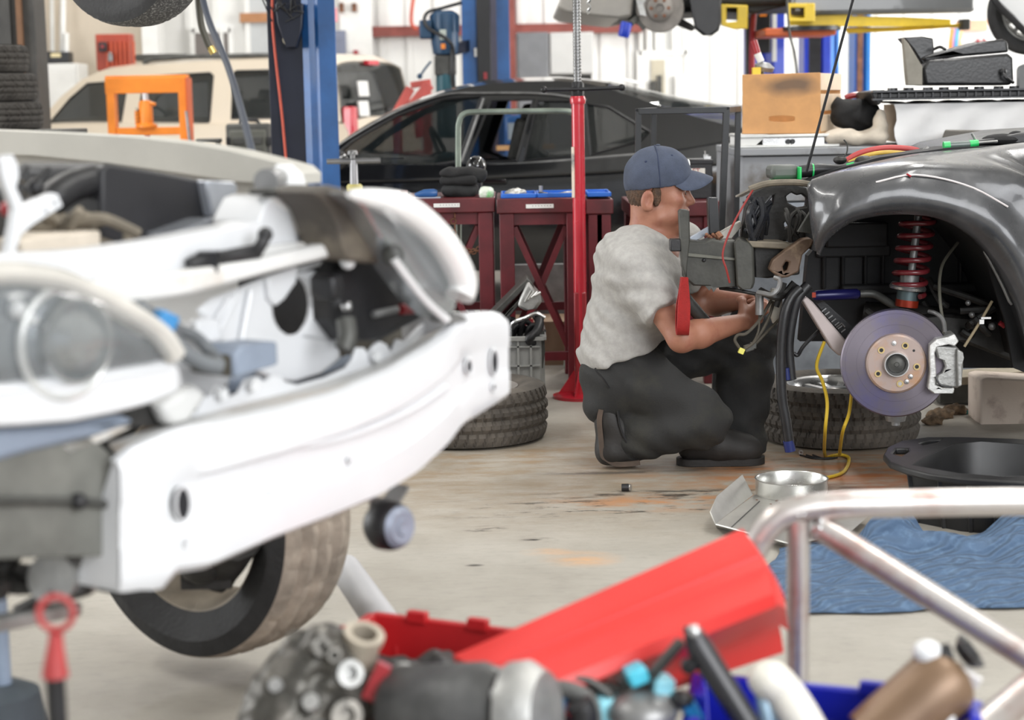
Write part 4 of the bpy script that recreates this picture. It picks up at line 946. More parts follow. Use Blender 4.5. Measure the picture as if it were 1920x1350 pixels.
# ================================================================== RED WORK TABLES
TYF = 7.42
m_tabletop = mat('dark_red_top', (.105, .011, .015), .4, 0, .3, 8, coat=.1)
def table(u0, u1, Y, label, depth=.52, vt=381, strip=None, leg=.06, brace=True, grp='red steel work tables'):
    a = P(u0, vt, Y); b_ = P(u1, vt, Y); z = P((u0 + u1) / 2, vt, Y).z + .02; W = b_.x - a.x; cx = (a.x + b_.x) / 2
    t = thing('work_table', label, 'work table', (cx, Y + depth / 2, 0), grp)
    part('table_top', MB().box((cx, Y + depth / 2, z - .03), (W, depth, .06)), m_tabletop, t, 30, .004)
    [part('apron', MB().box((cx, y, z - .085), (W - .1, .03, .05)), m_darkred, t) for y in (Y + .05, Y + depth - .05)]
    L_ = [(a.x + .04, Y + .04), (b_.x - .04, Y + .04), (a.x + .04, Y + depth - .04), (b_.x - .04, Y + depth - .04)]
    for x, y in L_: part('leg', MB().box((x, y, (z - .06) / 2), (leg, leg, z - .06)), m_darkred, t, 30, .004)
    if brace:
        for y in (Y + .04, Y + depth - .04):
            part('cross_brace', MB().bar((a.x + .07, y, z - .12), (b_.x - .07, y, .18), .025, .012, up=(0, 1, 0)), m_darkred, t); part('cross_brace', MB().bar((a.x + .07, y + .012, .18), (b_.x - .07, y + .012, z - .12), .025, .012, up=(0, 1, 0)), m_darkred, t)
        part('lower_rail', MB().box((cx, Y + .04, .14), (W - .14, .03, .035)), m_darkred, t); part('lower_rail', MB().box((cx, Y + depth - .04, .30), (W - .14, .03, .035)), m_darkred, t)
    if strip:
        p0 = P(strip[0], strip[2], Y - .004); p1 = P(strip[1], strip[3], Y - .004)
        s_ = part('label_strip', MB().box((p0 + p1) / 2, (p1.x - p0.x, .004, .016)), m_whitep, t)
        s_['label'] = 'white label strip'
        part('label_print', MB().add(*(lambda m: (m.v, m.f))(text_mb('- - - - - - -', (p0.x + .025, Y - .008, (p0.z + p1.z) / 2 - .003), (1, 0, 0), (0, 0, 1), .02))), m_dark, s_, 0)
    return t, z, cx, W
t0_, zt0, cx0, W0 = table(636, 752, TYF + .06, 'red steel work table half hidden behind the white car headlamp', vt=378)
t1, zt1, cx1, W1 = table(756, 928, TYF + .05, 'red steel work table with folded black clothes on it', strip=(813, 862, 384, 386))
t2_, ztb, cx2_, W2_ = table(931, 1094, TYF, 'red steel work table with blue trays, left of the red jack pole', strip=(986, 1038, 385, 388))
t3, zt3, cx3, W3 = table(1098, 1150, TYF + .02, 'narrow red steel table end right of the red jack pole', vt=383, brace=False)
t4, zt4, cx4, W4 = table(1180, 1352, TYF + .1, 'red steel work table behind the kneeling man', vt=388)
part('vise_plate', MB().ball((cx4 + .1, TYF + .02, zt4 - .2), (.1, .05, .05)), m_darkred, t4)
# chain on the left table
mbc = MB(); 
for i in range(18):
    if i < 8: p = P(850 + 3 * (i % 2), 394 + i * 10.5, TYF + .08); ax = (1, 0, 0) if i % 2 else (0, 1, 0)
    else: p = P(858 + (i - 8) * 5, 465 + 12 * sin((i - 8) / 10 * pi) - 5, TYF + .08); ax = (0, 0, 1) if i % 2 else (0, 1, 0)
    mbc.ring([(.011 + .003 * cos(a_), .003 * sin(a_)) for a_ in [2 * pi * k / 6 for k in range(6)]], p, ax, 12)
single('chain', mbc, m_rust, 'rusty chain hanging under the left red work table', 'chain')
# items on tables
zt = zt1
def cloth_stack(u, v, Y, w_, d_, hh, m, label, nm, cat, ph=0):
    q = P(u, v, Y)
    return sdf_part(nm, [('u', .0, rbox((q.x, Y, q.z), (w_, d_, hh), min(hh * .95, .025))), ('u', .02, ell((q.x - w_ * .3, Y - d_ * .3, q.z), (w_ * .5, d_ * .8, hh * 1.05)))], .006, m, None, wr_(38, .005, ph), 1, (label, cat, 'black folded clothes'))
m_blk2 = mat('washed_black_fabric', (.02, .021, .022), .9, 0, .3, 16, .2, 130)
o1 = cloth_stack(862, 357, TYF + .22, .075, .09, .024, m_blk2, 'lower folded black cloth on the left red table', 'folded_cloth', 'cloth')
o2 = cloth_stack(860, 338, TYF + .22, .08, .09, .018, m_blackcloth, 'middle folded black cloth of the stack', 'folded_cloth', 'cloth', 1)
q = P(872, 325, TYF + .2)
blob('black_jacket', [(q + Vector((-.05, 0, 0)), (.06, .06, .025)), (q + Vector((.02, 0, .0)), (.06, .05, .025)), (q + Vector((.065, -.01, -.012)), (.03, .04, .025))], m_blackcloth, 'crumpled black jacket on top of the folded cloth stack', 'jacket', disp=wr_(70, .005, 2))
q = P(893, 312, TYF + .34)
hb = thing('welding_helmet', 'glossy black dome helmet behind the folded clothes', 'helmet', (q.x, q.y, zt1))
part('shell', MB().ball(q, (.043, .05, .045), 24), mat('gloss_black', (.012, .012, .013), .12, 0, .1, coat=.5), hb)
part('stand', MB().cyl((q.x, q.y, zt1), q, .025, 14), m_black, hb)
q = P(912, 360, TYF + .08)
wp = thing('wipes_pack', 'green and white pack of wipes beside the folded clothes', 'wipes', (q.x, q.y, zt1))
part('pack', MB().box(q + Vector((0, .02, -.004)), (.062, .1, .05), (0, .1, 0)), mat('green_white_film', (.7, .75, .66), .25, 0, 0, 22, col2=(.1, .5, .12)), wp, 30, .018)
q = P(800, 364, TYF + .15)
wl = thing('tool_wallet', 'blue-handled tool lying on a pale pouch on the left table', 'tool', (q.x, q.y, zt1))
part('handle', MB().tube([q + Vector((-.05, 0, -.004)), q + Vector((-.01, 0, .004)), q + Vector((.03, 0, .004)), q + Vector((.045, 0, .004))], [.008, .016, .018, .012], 12), m_blue, wl)
part('pouch', MB().box(q + Vector((-.0, -.02, -.016)), (.12, .08, .008)), mat('pale_pouch', (.4, .45, .55), .5), wl, 30, .003)
for i, u in enumerate((733, 745)):
    q = P(u, 371, TYF + .12); single('hex_nut', MB().lathe([(.0, 0), (.012, 0), (.012, .014), (.006, .014), (.0, .014)], (q.x, q.y, zt0 + .001), (0, 0, 1), 6), m_steel, ['steel nut on the half hidden red table, farther from the tool pouch', 'steel nut on the half hidden red table, nearer the tool pouch'][i], 'nut')
zt = ztb
def tray(u0, u1, label):
    a = P(u0, 373, TYF + .1); b_ = P(u1, 373, TYF + .1); cx = (a.x + b_.x) / 2; W = b_.x - a.x
    t = thing('parts_tray', label, 'tray', (cx, TYF + .17, ztb), 'blue trays on the red tables')
    mb = MB().box((cx, TYF + .17, ztb + .004), (W, .26, .008))
    for sx in (-1, 1): mb.box((cx + sx * W / 2, TYF + .17, ztb + .009), (.008, .26, .018))
    for sy in (-.13, .13): mb.box((cx, TYF + .17 + sy, ztb + .009), (W, .008, .018))
    part('tray', mb, mat('tray_blue', (.015, .14, .6), .4, 0, .1), t, 30, .003); return t
tray(941, 1004, 'left blue tray holding a crumpled foil lump'); tray(1008, 1092, 'blue tray with metal parts, next to the jack pole'); tray(1102, 1143, 'small blue tray on the narrow red table end')
q = P(966, 364, TYF + .14)
blob('foil_lump', [(q, (.03, .035, .018)), (q + Vector((.02, .01, .0)), (.028, .03, .014)), (q + Vector((-.02, .0, -.004)), (.02, .03, .012))], mat('crumpled_foil', (.55, .54, .5), .35, .5, .3, 40, .3, 90), 'crumpled pale foil lump on the left blue tray', 'foil', h=.004, disp=wr_(150, .004))
q = P(1015, 362, TYF + .14)
sg_ = thing('metal_fitting', 'dark fitting with an upright steel stub on the blue tray', 'fitting', (q.x, q.y, ztb + .01))
part('body', MB().ball(q + Vector((0, 0, -.008)), (.035, .03, .014)).ball(q + Vector((.03, 0, -.01)), (.03, .02, .01)), m_black, sg_)
part('stub', MB().cyl(q + Vector((-.002, 0, -.0)), q + Vector((-.002, 0, .03)), .008, 12), m_steel, sg_)
q = P(1058, 366, TYF + .14)
cp = thing('carburettor', 'small silver metal casting on the blue tray beside the jack pole', 'engine part', (q.x, q.y, ztb + .01))
part('body', MB().ball(q, (.03, .03, .014)).ball(q + Vector((.03, 0, -.004)), (.025, .02, .01)).ball(q + Vector((-.025, .0, -.004)), (.02, .02, .01)), m_alu, cp)
part('pipe', MB().tube(crv([q + Vector((.0, 0, .01)), q + Vector((.03, -.01, .012)), q + Vector((.06, -.01, -.004))], 5), .005, 8), m_steel, cp)
# battery behind the man
BYb = TYF + .3
a = P(1286, 299, BYb); b_ = P(1336, 372, BYb)
bt = thing('car_battery', 'black car battery with red lettering behind the blue cap', 'battery', ((a.x + b_.x) / 2, BYb + .08, zt4))
part('case', MB().box(((a.x + b_.x) / 2, BYb + .08, (a.z + zt4) / 2), (b_.x - a.x, .16, a.z - zt4)), m_black, bt, 30, .005)
part('lid', MB().box(((a.x + b_.x) / 2, BYb + .08, a.z - .012), (b_.x - a.x + .006, .165, .02)), m_blackm, bt, 30, .004)
p0 = P(1283, 316, BYb - .003); p1 = P(1322, 329, BYb - .003)
part('label', MB().box(((p0.x + p1.x) / 2, BYb - .002, (p0.z + p1.z) / 2), (p1.x - p0.x, .003, p0.z - p1.z)), mat('cream_label', (.75, .72, .66), .5), bt)
lt = P(1271, 326, BYb - .006); part('lettering', text_mb('CRAFT', (lt.x, BYb - .005, lt.z), (1, 0, 0), (0, 0, 1), .031), m_red, bt, 0)
part('lower_label', MB().box(P(1315, 342, BYb - .002), (.025, .003, .014)), m_whitep, bt)
q = P(1324, 296, BYb + .05)
part('terminal', MB().cyl(q + Vector((0, 0, -.01)), q + Vector((0, 0, .015)), .012, 12).box(q + Vector((.003, -.01, .0)), (.03, .02, .014)).cyl(q + Vector((-.004, -.01, .0)), q + Vector((-.006, -.01, .03)), .004, 8), m_steel, bt)
# square-tube rack frame (behind the man)
m_gun = mat('gunmetal_tube', (.03, .031, .033), .38, .5, .15, 10)
RF = 6.75
fr = thing('equipment_stand', 'dark square-tube steel stand behind the kneeling man', 'stand', (P(1285, 300, RF).x, RF + .2, 0))
A = P(1197, 209, RF); B = P(1362, 218, RF); C = P(1226, 214, RF + .5); D_ = P(1384, 212, RF + .5)
zt_f = A.z
def leg(q, y): part('leg', MB().bar((q.x, y, zt_f), (q.x - .02, y, 0), .022, .022), m_gun, fr, 30, .002)
leg(A, RF); leg(C, RF + .5); leg(D_, RF + .5)
part('leg', MB().bar((B.x, RF, zt_f), (B.x - .05, RF - .02, 0), .024, .024), m_gun, fr, 30, .002)
for p, q in (((A.x, RF), (B.x, RF)), ((A.x, RF), (C.x, RF + .5)), ((B.x, RF), (D_.x, RF + .5)), ((C.x, RF + .5), (D_.x, RF + .5))):
    part('top_rail', MB().bar((p[0], p[1], zt_f), (q[0], q[1], zt_f - .0), .024, .022), m_gun, fr, 30, .002)
# bent tube hoop (cart handle) behind tables
HPY = TYF + .64
pts = [P(1062, 720, HPY), P(1064, 640, HPY), P(1064, 560, HPY), P(1076, 460, HPY), P(1083, 380, HPY), P(1083, 250, HPY), P(1081, 222, HPY), P(1070, 210, HPY), P(1040, 208, HPY), P(960, 209, HPY), P(890, 210, HPY), P(870, 214, HPY), P(861, 228, HPY), P(859, 260, HPY), P(860, 420, HPY), P(860, 700, HPY)]
pts[0].z = 0.0; pts[-1].z = 0.0
single('tube_hoop', MB().tube(crv(pts, 5), .0125, 12), mat('olive_green_tube', (.2, .24, .2), .35, .3, .3, 7), 'tall bent olive-green tube hoop behind the red tables', 'tube hoop')
# red pole stand with grey screw
JY = 6.98
js = thing('support_stand', 'tall bright red pole stand with grey screw, left of the man', 'support stand', Fl(1092, 752))
jb = Fl(1090, 745); jt = P(1096, 180, jb.y); JYy = jb.y; jx = jb.x
m_bred = mat('bright_red_paint', (.52, .018, .035), .25, 0, .08, 4, coat=.5)
part('tube', MB().lathe([(.03, .02), (.026, .1), (.0255, jt.z - .03), (.03, jt.z - .03), (.032, jt.z - .012), (.028, jt.z), (0, jt.z)], (jx, JYy, 0), (0, 0, 1), 28), m_bred, js)
part('lower_sleeve', MB().box((jx, JYy, .22), (.05, .05, .42)), m_red, js, 30, .006)
part('base_plate', MB().lathe([(0, .0), (.115, .0), (.115, .012), (.05, .02), (0, .02)], (jx, JYy, 0), (0, 0, 1), 40), m_bred, js)
for a_ in (0, pi / 2, pi, 3 * pi / 2):
    d = Vector((cos(a_ - .3), sin(a_ - .3), 0)); s_ = d.cross(Vector((0, 0, 1)))
    part('gusset', MB().plate([(.0, .015), (.095, .015), (.028, .11), (0, .11)], [], lambda x, y, k, d=d, s_=s_: Vector((jx, JYy, 0)) + d * x + Vector((0, 0, y)) + s_ * .008 * (k - .5)), m_bred, js)
zt_s = 2.6
th = [(.0, jt.z - .05)]
z = jt.z
while z < zt_s: th += [(.0165, z), (.0165, z + .006), (.0145, z + .008), (.0145, z + .011)]; z += .013
part('screw', MB().lathe(th + [(0, z)], (jx, JYy, 0), (0, 0, 1), 20), mat('screw_steel', (.28, .28, .28), .35, .8, .2, 14), js)
zc_ = P(1096, 167, JYy).z
part('nut', MB().lathe([(0, zc_ - .03), (.026, zc_ - .03), (.026, zc_ + .02), (.02, zc_ + .03), (0, zc_ + .03)], (jx, JYy, 0), (0, 0, 1), 8), m_blackm, js)
part('turning_bar', MB().tube([P(1019, 168, JYy - .02), P(1096, 167, JYy - .02), P(1168, 164, JYy - .02)], .008, 10).ball(P(1020, 168, JYy - .02), .014).ball(P(1166, 164, JYy - .02), .014), m_blackm, js)
p0 = P(1087, 295, JYy); part('sticker', MB().box((jx - .022, JYy - .018, (P(1087, 275, JYy).z + P(1087, 370, JYy).z) / 2), (.012, .006, .2), (0, 0, -.6)), mat('faded_sticker', (.7, .6, .5), .6, 0, 0, 12, col2=(.2, .2, .2)), js)
q = P(1096, 697, JYy - .03); part('bolt', MB().cyl(q, q + Vector((0, -.012, 0)), .008, 10), m_steel, js)
# T handle on yellow capped post
tq = P(663, 300, 8.6)
th_ = thing('t_handle_stand', 'grey T-handle on a yellow-capped post by the blue lift column', 'stand', (tq.x, 8.6, 0))
part('cross_bar', MB().cyl(P(613, 303, 8.6), P(713, 301, 8.6), .013, 14), m_grey, th_)
part('stem', MB().tube([P(663, 300, 8.6), P(664, 345, 8.6)], [.017, .02], 16), mat('pale_grey_paint', (.42, .42, .44), .4, .3), th_)
part('screw_knob', MB().cyl(P(661, 298, 8.6), P(661, 288, 8.6), .012, 12).lathe([(0, 0), (.025, 0), (.025, .012), (.02, .02), (0, .02)], P(661, 290, 8.6), (0, 0, 1), 8), m_grey, th_)
yq = P(665, 357, 8.6)
part('yellow_cap', MB().lathe([(.0, .03), (.03, .03), (.038, .02), (.038, .0), (.034, -.03), (.034, -.06), (0, -.06)], yq, (0, 0, 1), 20), mat('pale_yellow_plastic', (.62, .55, .2), .5), th_)
part('post', MB().cyl((yq.x, 8.6, 0), yq, .03, 16), m_grey, th_)
# grey crate with gearbox pan
CRY = 6.9
cA = P(940, 632, CRY); cB = P(1012, 632, CRY); x0c = P(905, 632, CRY).x; z1c = cA.z
gc = thing('storage_crate', 'grey ribbed plastic crate full of engine parts before the tables', 'crate', ((x0c + cB.x) / 2, CRY + .17, 0))
m_gcr = mat('grey_crate_plastic', (.3, .3, .29), .5, 0, .08)
W = cB.x - x0c; cx = (x0c + cB.x) / 2
mb = MB().box((cx, CRY, z1c / 2), (W, .012, z1c)).box((cx, CRY + .34, z1c / 2), (W, .012, z1c)).box((x0c, CRY + .17, z1c / 2), (.012, .34, z1c)).box((cB.x, CRY + .17, z1c / 2), (.012, .34, z1c)).box((cx, CRY + .17, .006), (W, .34, .012))
part('tub', mb, m_gcr, gc, 30)
mb = MB().box((cx, CRY - .01, z1c - .006), (W + .03, .03, .014)).box((cB.x + .01, CRY + .17, z1c - .006), (.03, .36, .014))
for i in range(5): mb.box((cx + W / 2 - .035 - .035 * i * 1.4, CRY - .012, z1c / 2), (.008, .014, z1c - .02))
for i in range(4): mb.box((cx, CRY - .012, z1c * (i + .5) / 4), (W, .014, .006))
for i in range(3): mb.box((cB.x + .012, CRY + .06 + .1 * i, z1c / 2), (.014, .008, z1c - .02))
part('ribs', mb, m_gcr, gc, 30)
gp = thing('gearbox_pan', 'tilted silver gearbox pan resting in the grey crate', 'gearbox pan', P(960, 630, CRY + .15))
part('flange', MB().plate([(905, 605), (988, 522), (996, 528), (1002, 540), (940, 612), (925, 622)], [[(925, 602), (984, 540), (986, 548), (930, 608)]], lambda u, v, k: P(u, v, CRY + .1) + Vector((0, .2 * k, .0))), m_dark, gp, 30, .004)
part('pan', MB().plate([(975, 560), (990, 528), (1002, 543), (1014, 556), (1016, 566), (1006, 580), (985, 583), (970, 575)], [], lambda u, v, k: P(u, v, CRY + .06) + Vector((0, .18 * k, .0))), m_alu, gp, 30, .01)
mb = MB()
for i in range(4): mb.tube([P(984 + 6 * i, 566 - 4 * i, CRY + .055), P(996 + 6 * i, 545 + 1 * i, CRY + .055)], .005, 6)
part('ribs', mb, m_steel, gp)
mb = MB().tube(crv([P(958, 628, CRY + .1), P(962, 606, CRY + .06), P(985, 596, CRY + .05), P(1005, 588, CRY + .05), P(1022, 596, CRY + .05)], 6), .008, 8)
single('oil_pipe', mb, m_steel, 'thin bent steel pipe sticking out of the grey crate', 'pipe')
single('breather_hose', MB().tube(crv([P(1005, 590, CRY + .08), P(1012, 605, CRY + .04), P(1006, 622, CRY + .0), P(992, 636, CRY - .02), P(1004, 645, CRY + .02)], 6), .018, 10), m_blackm, 'thick black hose drooping over the grey crate rim', 'hose')
mb = MB(); rr = random.Random(8)
for i in range(5): p0 = P(935 + 13 * i, 634, CRY + .12); mb.tube(crv([p0, p0 + Vector((.02, -.02, .05 + .03 * rr.random())), p0 + Vector((.07, .02, .02))], 5), .011, 8)
single('hose_bundle', mb, m_black, 'tangled black hoses heaped in the grey crate', 'hoses')
single('small_red_cap', MB().cyl(P(992, 604, CRY + .12), P(1000, 604, CRY + .12), .012, 12), m_red, 'small red cap among the hoses above grey crate', 'cap')
single('grey_crate_lid', MB().plate([(1010, 612), (1021, 622), (1022, 660), (1018, 690), (1012, 692), (1013, 640)], [], lambda u, v, k: P(u, v, CRY + .05) + Vector((0, .3 * k, 0))), mat('charcoal_plastic', (.06, .06, .055)), 'dark grey panel standing against the right end of the grey crate', 'panel')
# low plank and beige bench under tables
single('floor_board', MB().box((P(1050, 668, 8.3).x, 8.3, .1), (.5, .3, .2)), mat('brown_board', (.3, .2, .13), .7), 'brown board lying behind the red table legs', 'board')
single('scrap_board', MB().box((P(1060, 590, 8.5).x, 8.5, .34), (.55, .06, .18)).box((P(1060, 590, 8.5).x, 8.52, .13), (.5, .05, .26)), m_grey, 'grey panel standing behind the red table legs', 'panel')
# tyres on the floor
fA = Fl(878, 800); fA = Fl(876, 822)
def lying(u0, u1, vb, label, rimm, spokes, tm, R=None, W=.2, nospoke=False):
    uc = (u0 + u1) / 2; q = Fl(uc, vb); 
    for _ in range(3): s_ = FPX / (q.y + .0); Rr = (u1 - u0) / 2 / s_; q2 = Fl(uc, vb); q2 = q2 + Vector((0, Rr, 0)); q = q2
    s_ = FPX / q.y; Rr = (u1 - u0) / 2 / s_ * .99; c = Vector((P(uc, vb, q.y).x, q.y, W / 2 + .0))
    t = thing('tyre', label, 'tyre', (c.x, c.y, 0), 'worn tyres lying on the floor')
    part('tyre', tyre_mb(c, (0, 0, 1), Rr, W, Rr * .62, 312, 52, .22, .010), tm, t, 30); part('rim', rim_mb(c, (0, 0, 1), Rr * .62, W, spokes), rimm, t, 35)
    return t, c, Rr
m_tdust = mat('floor_tyre_rubber', (.075, .064, .053), .8, 0, .35, 10, .2, 90)
wl1, cw1, Rw1 = lying(723, 1033, 848, 'worn tyre lying on the floor behind the white bumper beam', mat('dull_rim', (.3, .28, .26), .5, .5), 6, m_tdust)
wl2, cw2, Rw2 = lying(1416, 1727, 850, 'worn tyre with silver rim on the floor behind the brake disc', m_steel, 7, m_tdust, W=.21)
# ================================================================== THE MECHANIC
m_skin = mat('skin', (0.34, 0.15, 0.095), 0.5, 0, 0.1, 22, 0.05, 160, col2=(.3, .115, .075))
m_shirt = mat('heather_grey_cotton', (0.36, 0.35, 0.335), 0.9, 0, 0.1, 45, 0.15, 260)
m_pants = mat('charcoal_work_trousers', (0.019, 0.019, 0.019), 0.85, 0, 0.3, 9, 0.15, 220, col2=(.032, .031, .026))
m_cap = mat('navy_cap_cotton', (0.055, 0.068, 0.105), 0.85, 0, 0.16, 24, 0.15, 240)
m_hair = mat('brown_hair', (0.075, 0.04, 0.022), 0.7, 0, 0.4, 60, 0.4, 200)
m_boot = mat('black_work_boot', (0.016, 0.014, 0.013), 0.6, 0, 0.3, 14, 0.1, 100)
m_sole = mat('brown_sole', (0.085, 0.06, 0.045), 0.8, 0, 0.25, 12)
MY = 5.92
man = thing('person', 'kneeling mechanic in navy cap, grey t-shirt and dark trousers reaching into the stripped car', 'person', (P(1280, 860, MY).x, MY, 0))
hc = P(1240, 352, MY); h = lambda x, y, z: hc + Vector((x, y, z))
nb = P(1218, 462, MY + .0)
rsh = P(1192, 505, 5.76); lsh = P(1272, 462, 6.11)
rel = P(1278, 634, 5.63); rwr = P(1392, 604, 5.76); lel = P(1318, 566, 6.16); lwr = P(1398, 566, 6.02)
chest = P(1208, 540, MY); belly = P(1168, 610, MY + .01); pelv = P(1158, 690, MY + .02)
V = lambda p: tuple(p)
ops = []
def u(k, prim): ops.append(('u', k, prim))
def s(k, prim): ops.append(('s', k, prim))
# head
u(0, ell(h(-.012, 0, .02), (.098, .077, .095))); u(.03, ell(h(.026, 0, -.045), (.058, .06, .085)))
for sg in (-1, 1):
    u(.03, cap(h(-.012, sg * .05, -.095), h(.048, sg * .014, -.124), .024, .022))
    u(.02, ell(h(.042, sg * .05, -.038), (.026, .02, .022)))
    u(.02, ell(h(.03, sg * .05, -.085), (.03, .018, .028)))
u(.025, ell(h(.052, 0, -.122), (.022, .026, .02)))
u(.02, cap(h(.066, -.035, .0), h(.066, .035, .0), .013, .013))
u(.02, ell(h(.05, 0, .03), (.033, .055, .04)))
for sg in (-1, 1): s(.018, ell(h(.083, sg * .031, -.018), (.017, .02, .013)))
for sg in (-1, 1): u(.004, ell(h(.064, sg * .031, -.018), (.0125, .0125, .0125)))
for sg in (-1, 1): u(.004, cap(h(.077, sg * .018, -.008), h(.066, sg * .047, -.010), .0048, .004))
u(.012, cap(h(.078, 0, -.006), h(.098, 0, -.046), .0085, .0125)); 
for sg in (-1, 1): u(.008, ell(h(.085, sg * .013, -.052), (.013, .0085, .009)))
u(.01, ell(h(.072, 0, -.082), (.016, .03, .02)))
u(.006, ell(h(.083, 0, -.074), (.009, .022, .0055))); u(.006, ell(h(.081, 0, -.088), (.009, .02, .0062)))
s(.003, cap(h(.092, -.022, -.081), h(.092, .022, -.081), .0028, .0028))
for sg in (-1, 1):
    u(.006, ell(h(-.052, sg * .078, -.036), (.021, .010, .034), (0, .18, sg * .3)))
    s(.006, ell(h(-.047, sg * .089, -.036), (.011, .008, .021), (0, .18, 0)))
    u(.004, ell(h(-.044, sg * .081, -.06), (.01, .007, .011)))
# neck and torso core
u(.03, cap(h(-.045, 0, -.06), nb, .056, .064)); u(.03, cap(h(.01, 0, -.1), P(1240, 470, MY), .035, .05))
u(.05, cap(P(1210, 480, MY), belly, .09, .1)); u(.04, cap(belly, pelv, .1, .1))
u(.05, cap(nb, rsh + Vector((.0, .04, -.01)), .045, .05)); u(.05, cap(nb, lsh + Vector((.0, -.04, -.01)), .045, .05))
# arms
def arm(a, e, w_):
    u(.03, cap(a, e, .052, .043)); f1 = e.lerp(w_, .3); u(.02, cap(e, f1, .042, .045)); u(.02, cap(f1, w_, .045, .027))
arm(rsh, rel, rwr); arm(lsh, lel, lwr)
def hand(w_, d, pn, side, curl, sc=1.0):
    """w_ wrist, d finger direction, pn palm normal (to the palm side), side +1/-1 puts the thumb along side*(d x pn)"""
    d = Vector(d).normalized(); pn = Vector(pn); pn = (pn - d * pn.dot(d)).normalized(); t = d.cross(pn) * side
    for k in range(4):
        o_ = (k - 1.5) * -.019 * sc; u(.012, cap(w_ + d * .015 + t * o_ * .6, w_ + d * .085 * sc + t * o_, .0145, .0125))
    L_ = (.078, .086, .08, .064)
    for k in range(4):
        o_ = (1.5 - k) * .0205 * sc; b0 = w_ + d * .088 * sc + t * o_; L = L_[k] * sc; c = curl + .12 * k; p = b0; ang = c * .5
        for seg, f_ in ((.45, 1), (.32, 1.0), (.23, .8)):
            dd = d * cos(ang) + pn * sin(ang); q = p + dd * L * seg; u(.004, cap(p, q, .0092 * (1 - .12 * (f_ < 1)), .0085)); p = q; ang += c
    b0 = w_ + d * .028 * sc + t * .026 * sc + pn * .006
    p1 = b0 + (t * .7 + d * .7 + pn * .35).normalized() * .042 * sc; p2 = p1 + (d * .8 + pn * .55 - t * .05).normalized() * .034 * sc; p3 = p2 + (d * .75 + pn * .6 - t * .35).normalized() * .026 * sc
    u(.014, cap(b0, p1, .016, .0125)); u(.005, cap(p1, p2, .0118, .0105)); u(.005, cap(p2, p3, .0105, .0085))
rd = (P(1432, 577, 5.84) - rwr); ld = (P(1432, 560, 5.92) - lwr)
hand(rwr, rd, (.2, .9, .15), 1, .75, .92)
hand(lwr, ld, (.25, -.9, -.15), -1, .7, .92)
# lower legs under the trousers (ankles into the boots)
rhip = P(1172, 700, 5.85); rkn = P(1318, 782, 5.72); rank = P(1158, 822, 5.85)
lhip = P(1190, 690, 6.02); lkn = P(1415, 622, 6.03); lank = P(1376, 838, 5.98)
u(.04, cap(pelv, rhip, .09, .08)); u(.04, cap(pelv, lhip, .09, .08))
for a, k_, n_ in ((rhip, rkn, rank), (lhip, lkn, lank)): u(.03, cap(a, k_, .07, .05)); u(.02, cap(k_, n_, .05, .035))
body = sdf_part('body', ops, .0032, m_skin, man, None, 2)
# eyes, brows
for sg in (-1, 1):
    e = part('eye', MB().ball(h(.064, sg * .031, -.018), .0122, 16), mat('eye_white', (.38, .32, .29), .2), man)
    part('iris', MB().ball(h(.0742, sg * .032, -.018), (.0035, .0062, .0062), 12), mat('iris_dark', (.03, .025, .02), .15), e)
    part('eyebrow', MB().tube(crv([h(.078, sg * .014, .002), h(.079, sg * .03, .006), h(.067, sg * .05, .001)], 4), [.004, .002], 6), m_hair, man)
# hair: below the cap at the back and in front of the ear; goatee
ops = [('u', 0, ell(h(-.02, 0, .005), (.098, .083, .1))), ('i', 0, half(h(0, 0, .02), (0.1, 0, 1))), ('i', 0, half(h(-.03, 0, 0), (1, 0, .0)))]
ops += [('s', .006, half(h(-.055, 0, -.075), (-.35, 0, 1)))]
ops = [('u', 0, ell(h(-.022, 0, .0), (.094, .0815, .1))), ('i', 0, half(h(0, 0, .03), (0, 0, 1))), ('i', .004, half(h(-.062, 0, -.03), (1, 0, -.25))), ('i', .006, half(h(-.07, 0, -.085), (-.3, 0, -1)))]
for sg in (-1, 1): ops += [('u', .004, ell(h(-.022, sg * .073, -.018), (.016, .008, .04)))]
sdf_part('hair', ops, .0035, m_hair, man, lambda X, Y, Z: .0012 * np.sin(X * 700 + 3 * np.sin(Z * 90)), 1)
ops = [('u', 0, ell(h(.06, 0, -.125), (.021, .026, .021))), ('u', .008, ell(h(.078, 0, -.105), (.008, .016, .014))), ('u', .006, cap(h(.05, -.025, -.125), h(.02, -.045, -.118), .012, .006)), ('u', .006, cap(h(.05, .025, -.125), h(.02, .045, -.118), .012, .006))]
for sg in (-1, 1): ops += [('u', .004, cap(h(.083, sg * .006, -.066), h(.077, sg * .027, -.082), .0045, .004))]
sdf_part('goatee', ops, .003, m_hair, man, lambda X, Y, Z: .001 * np.sin(X * 900 + Y * 500), 1)
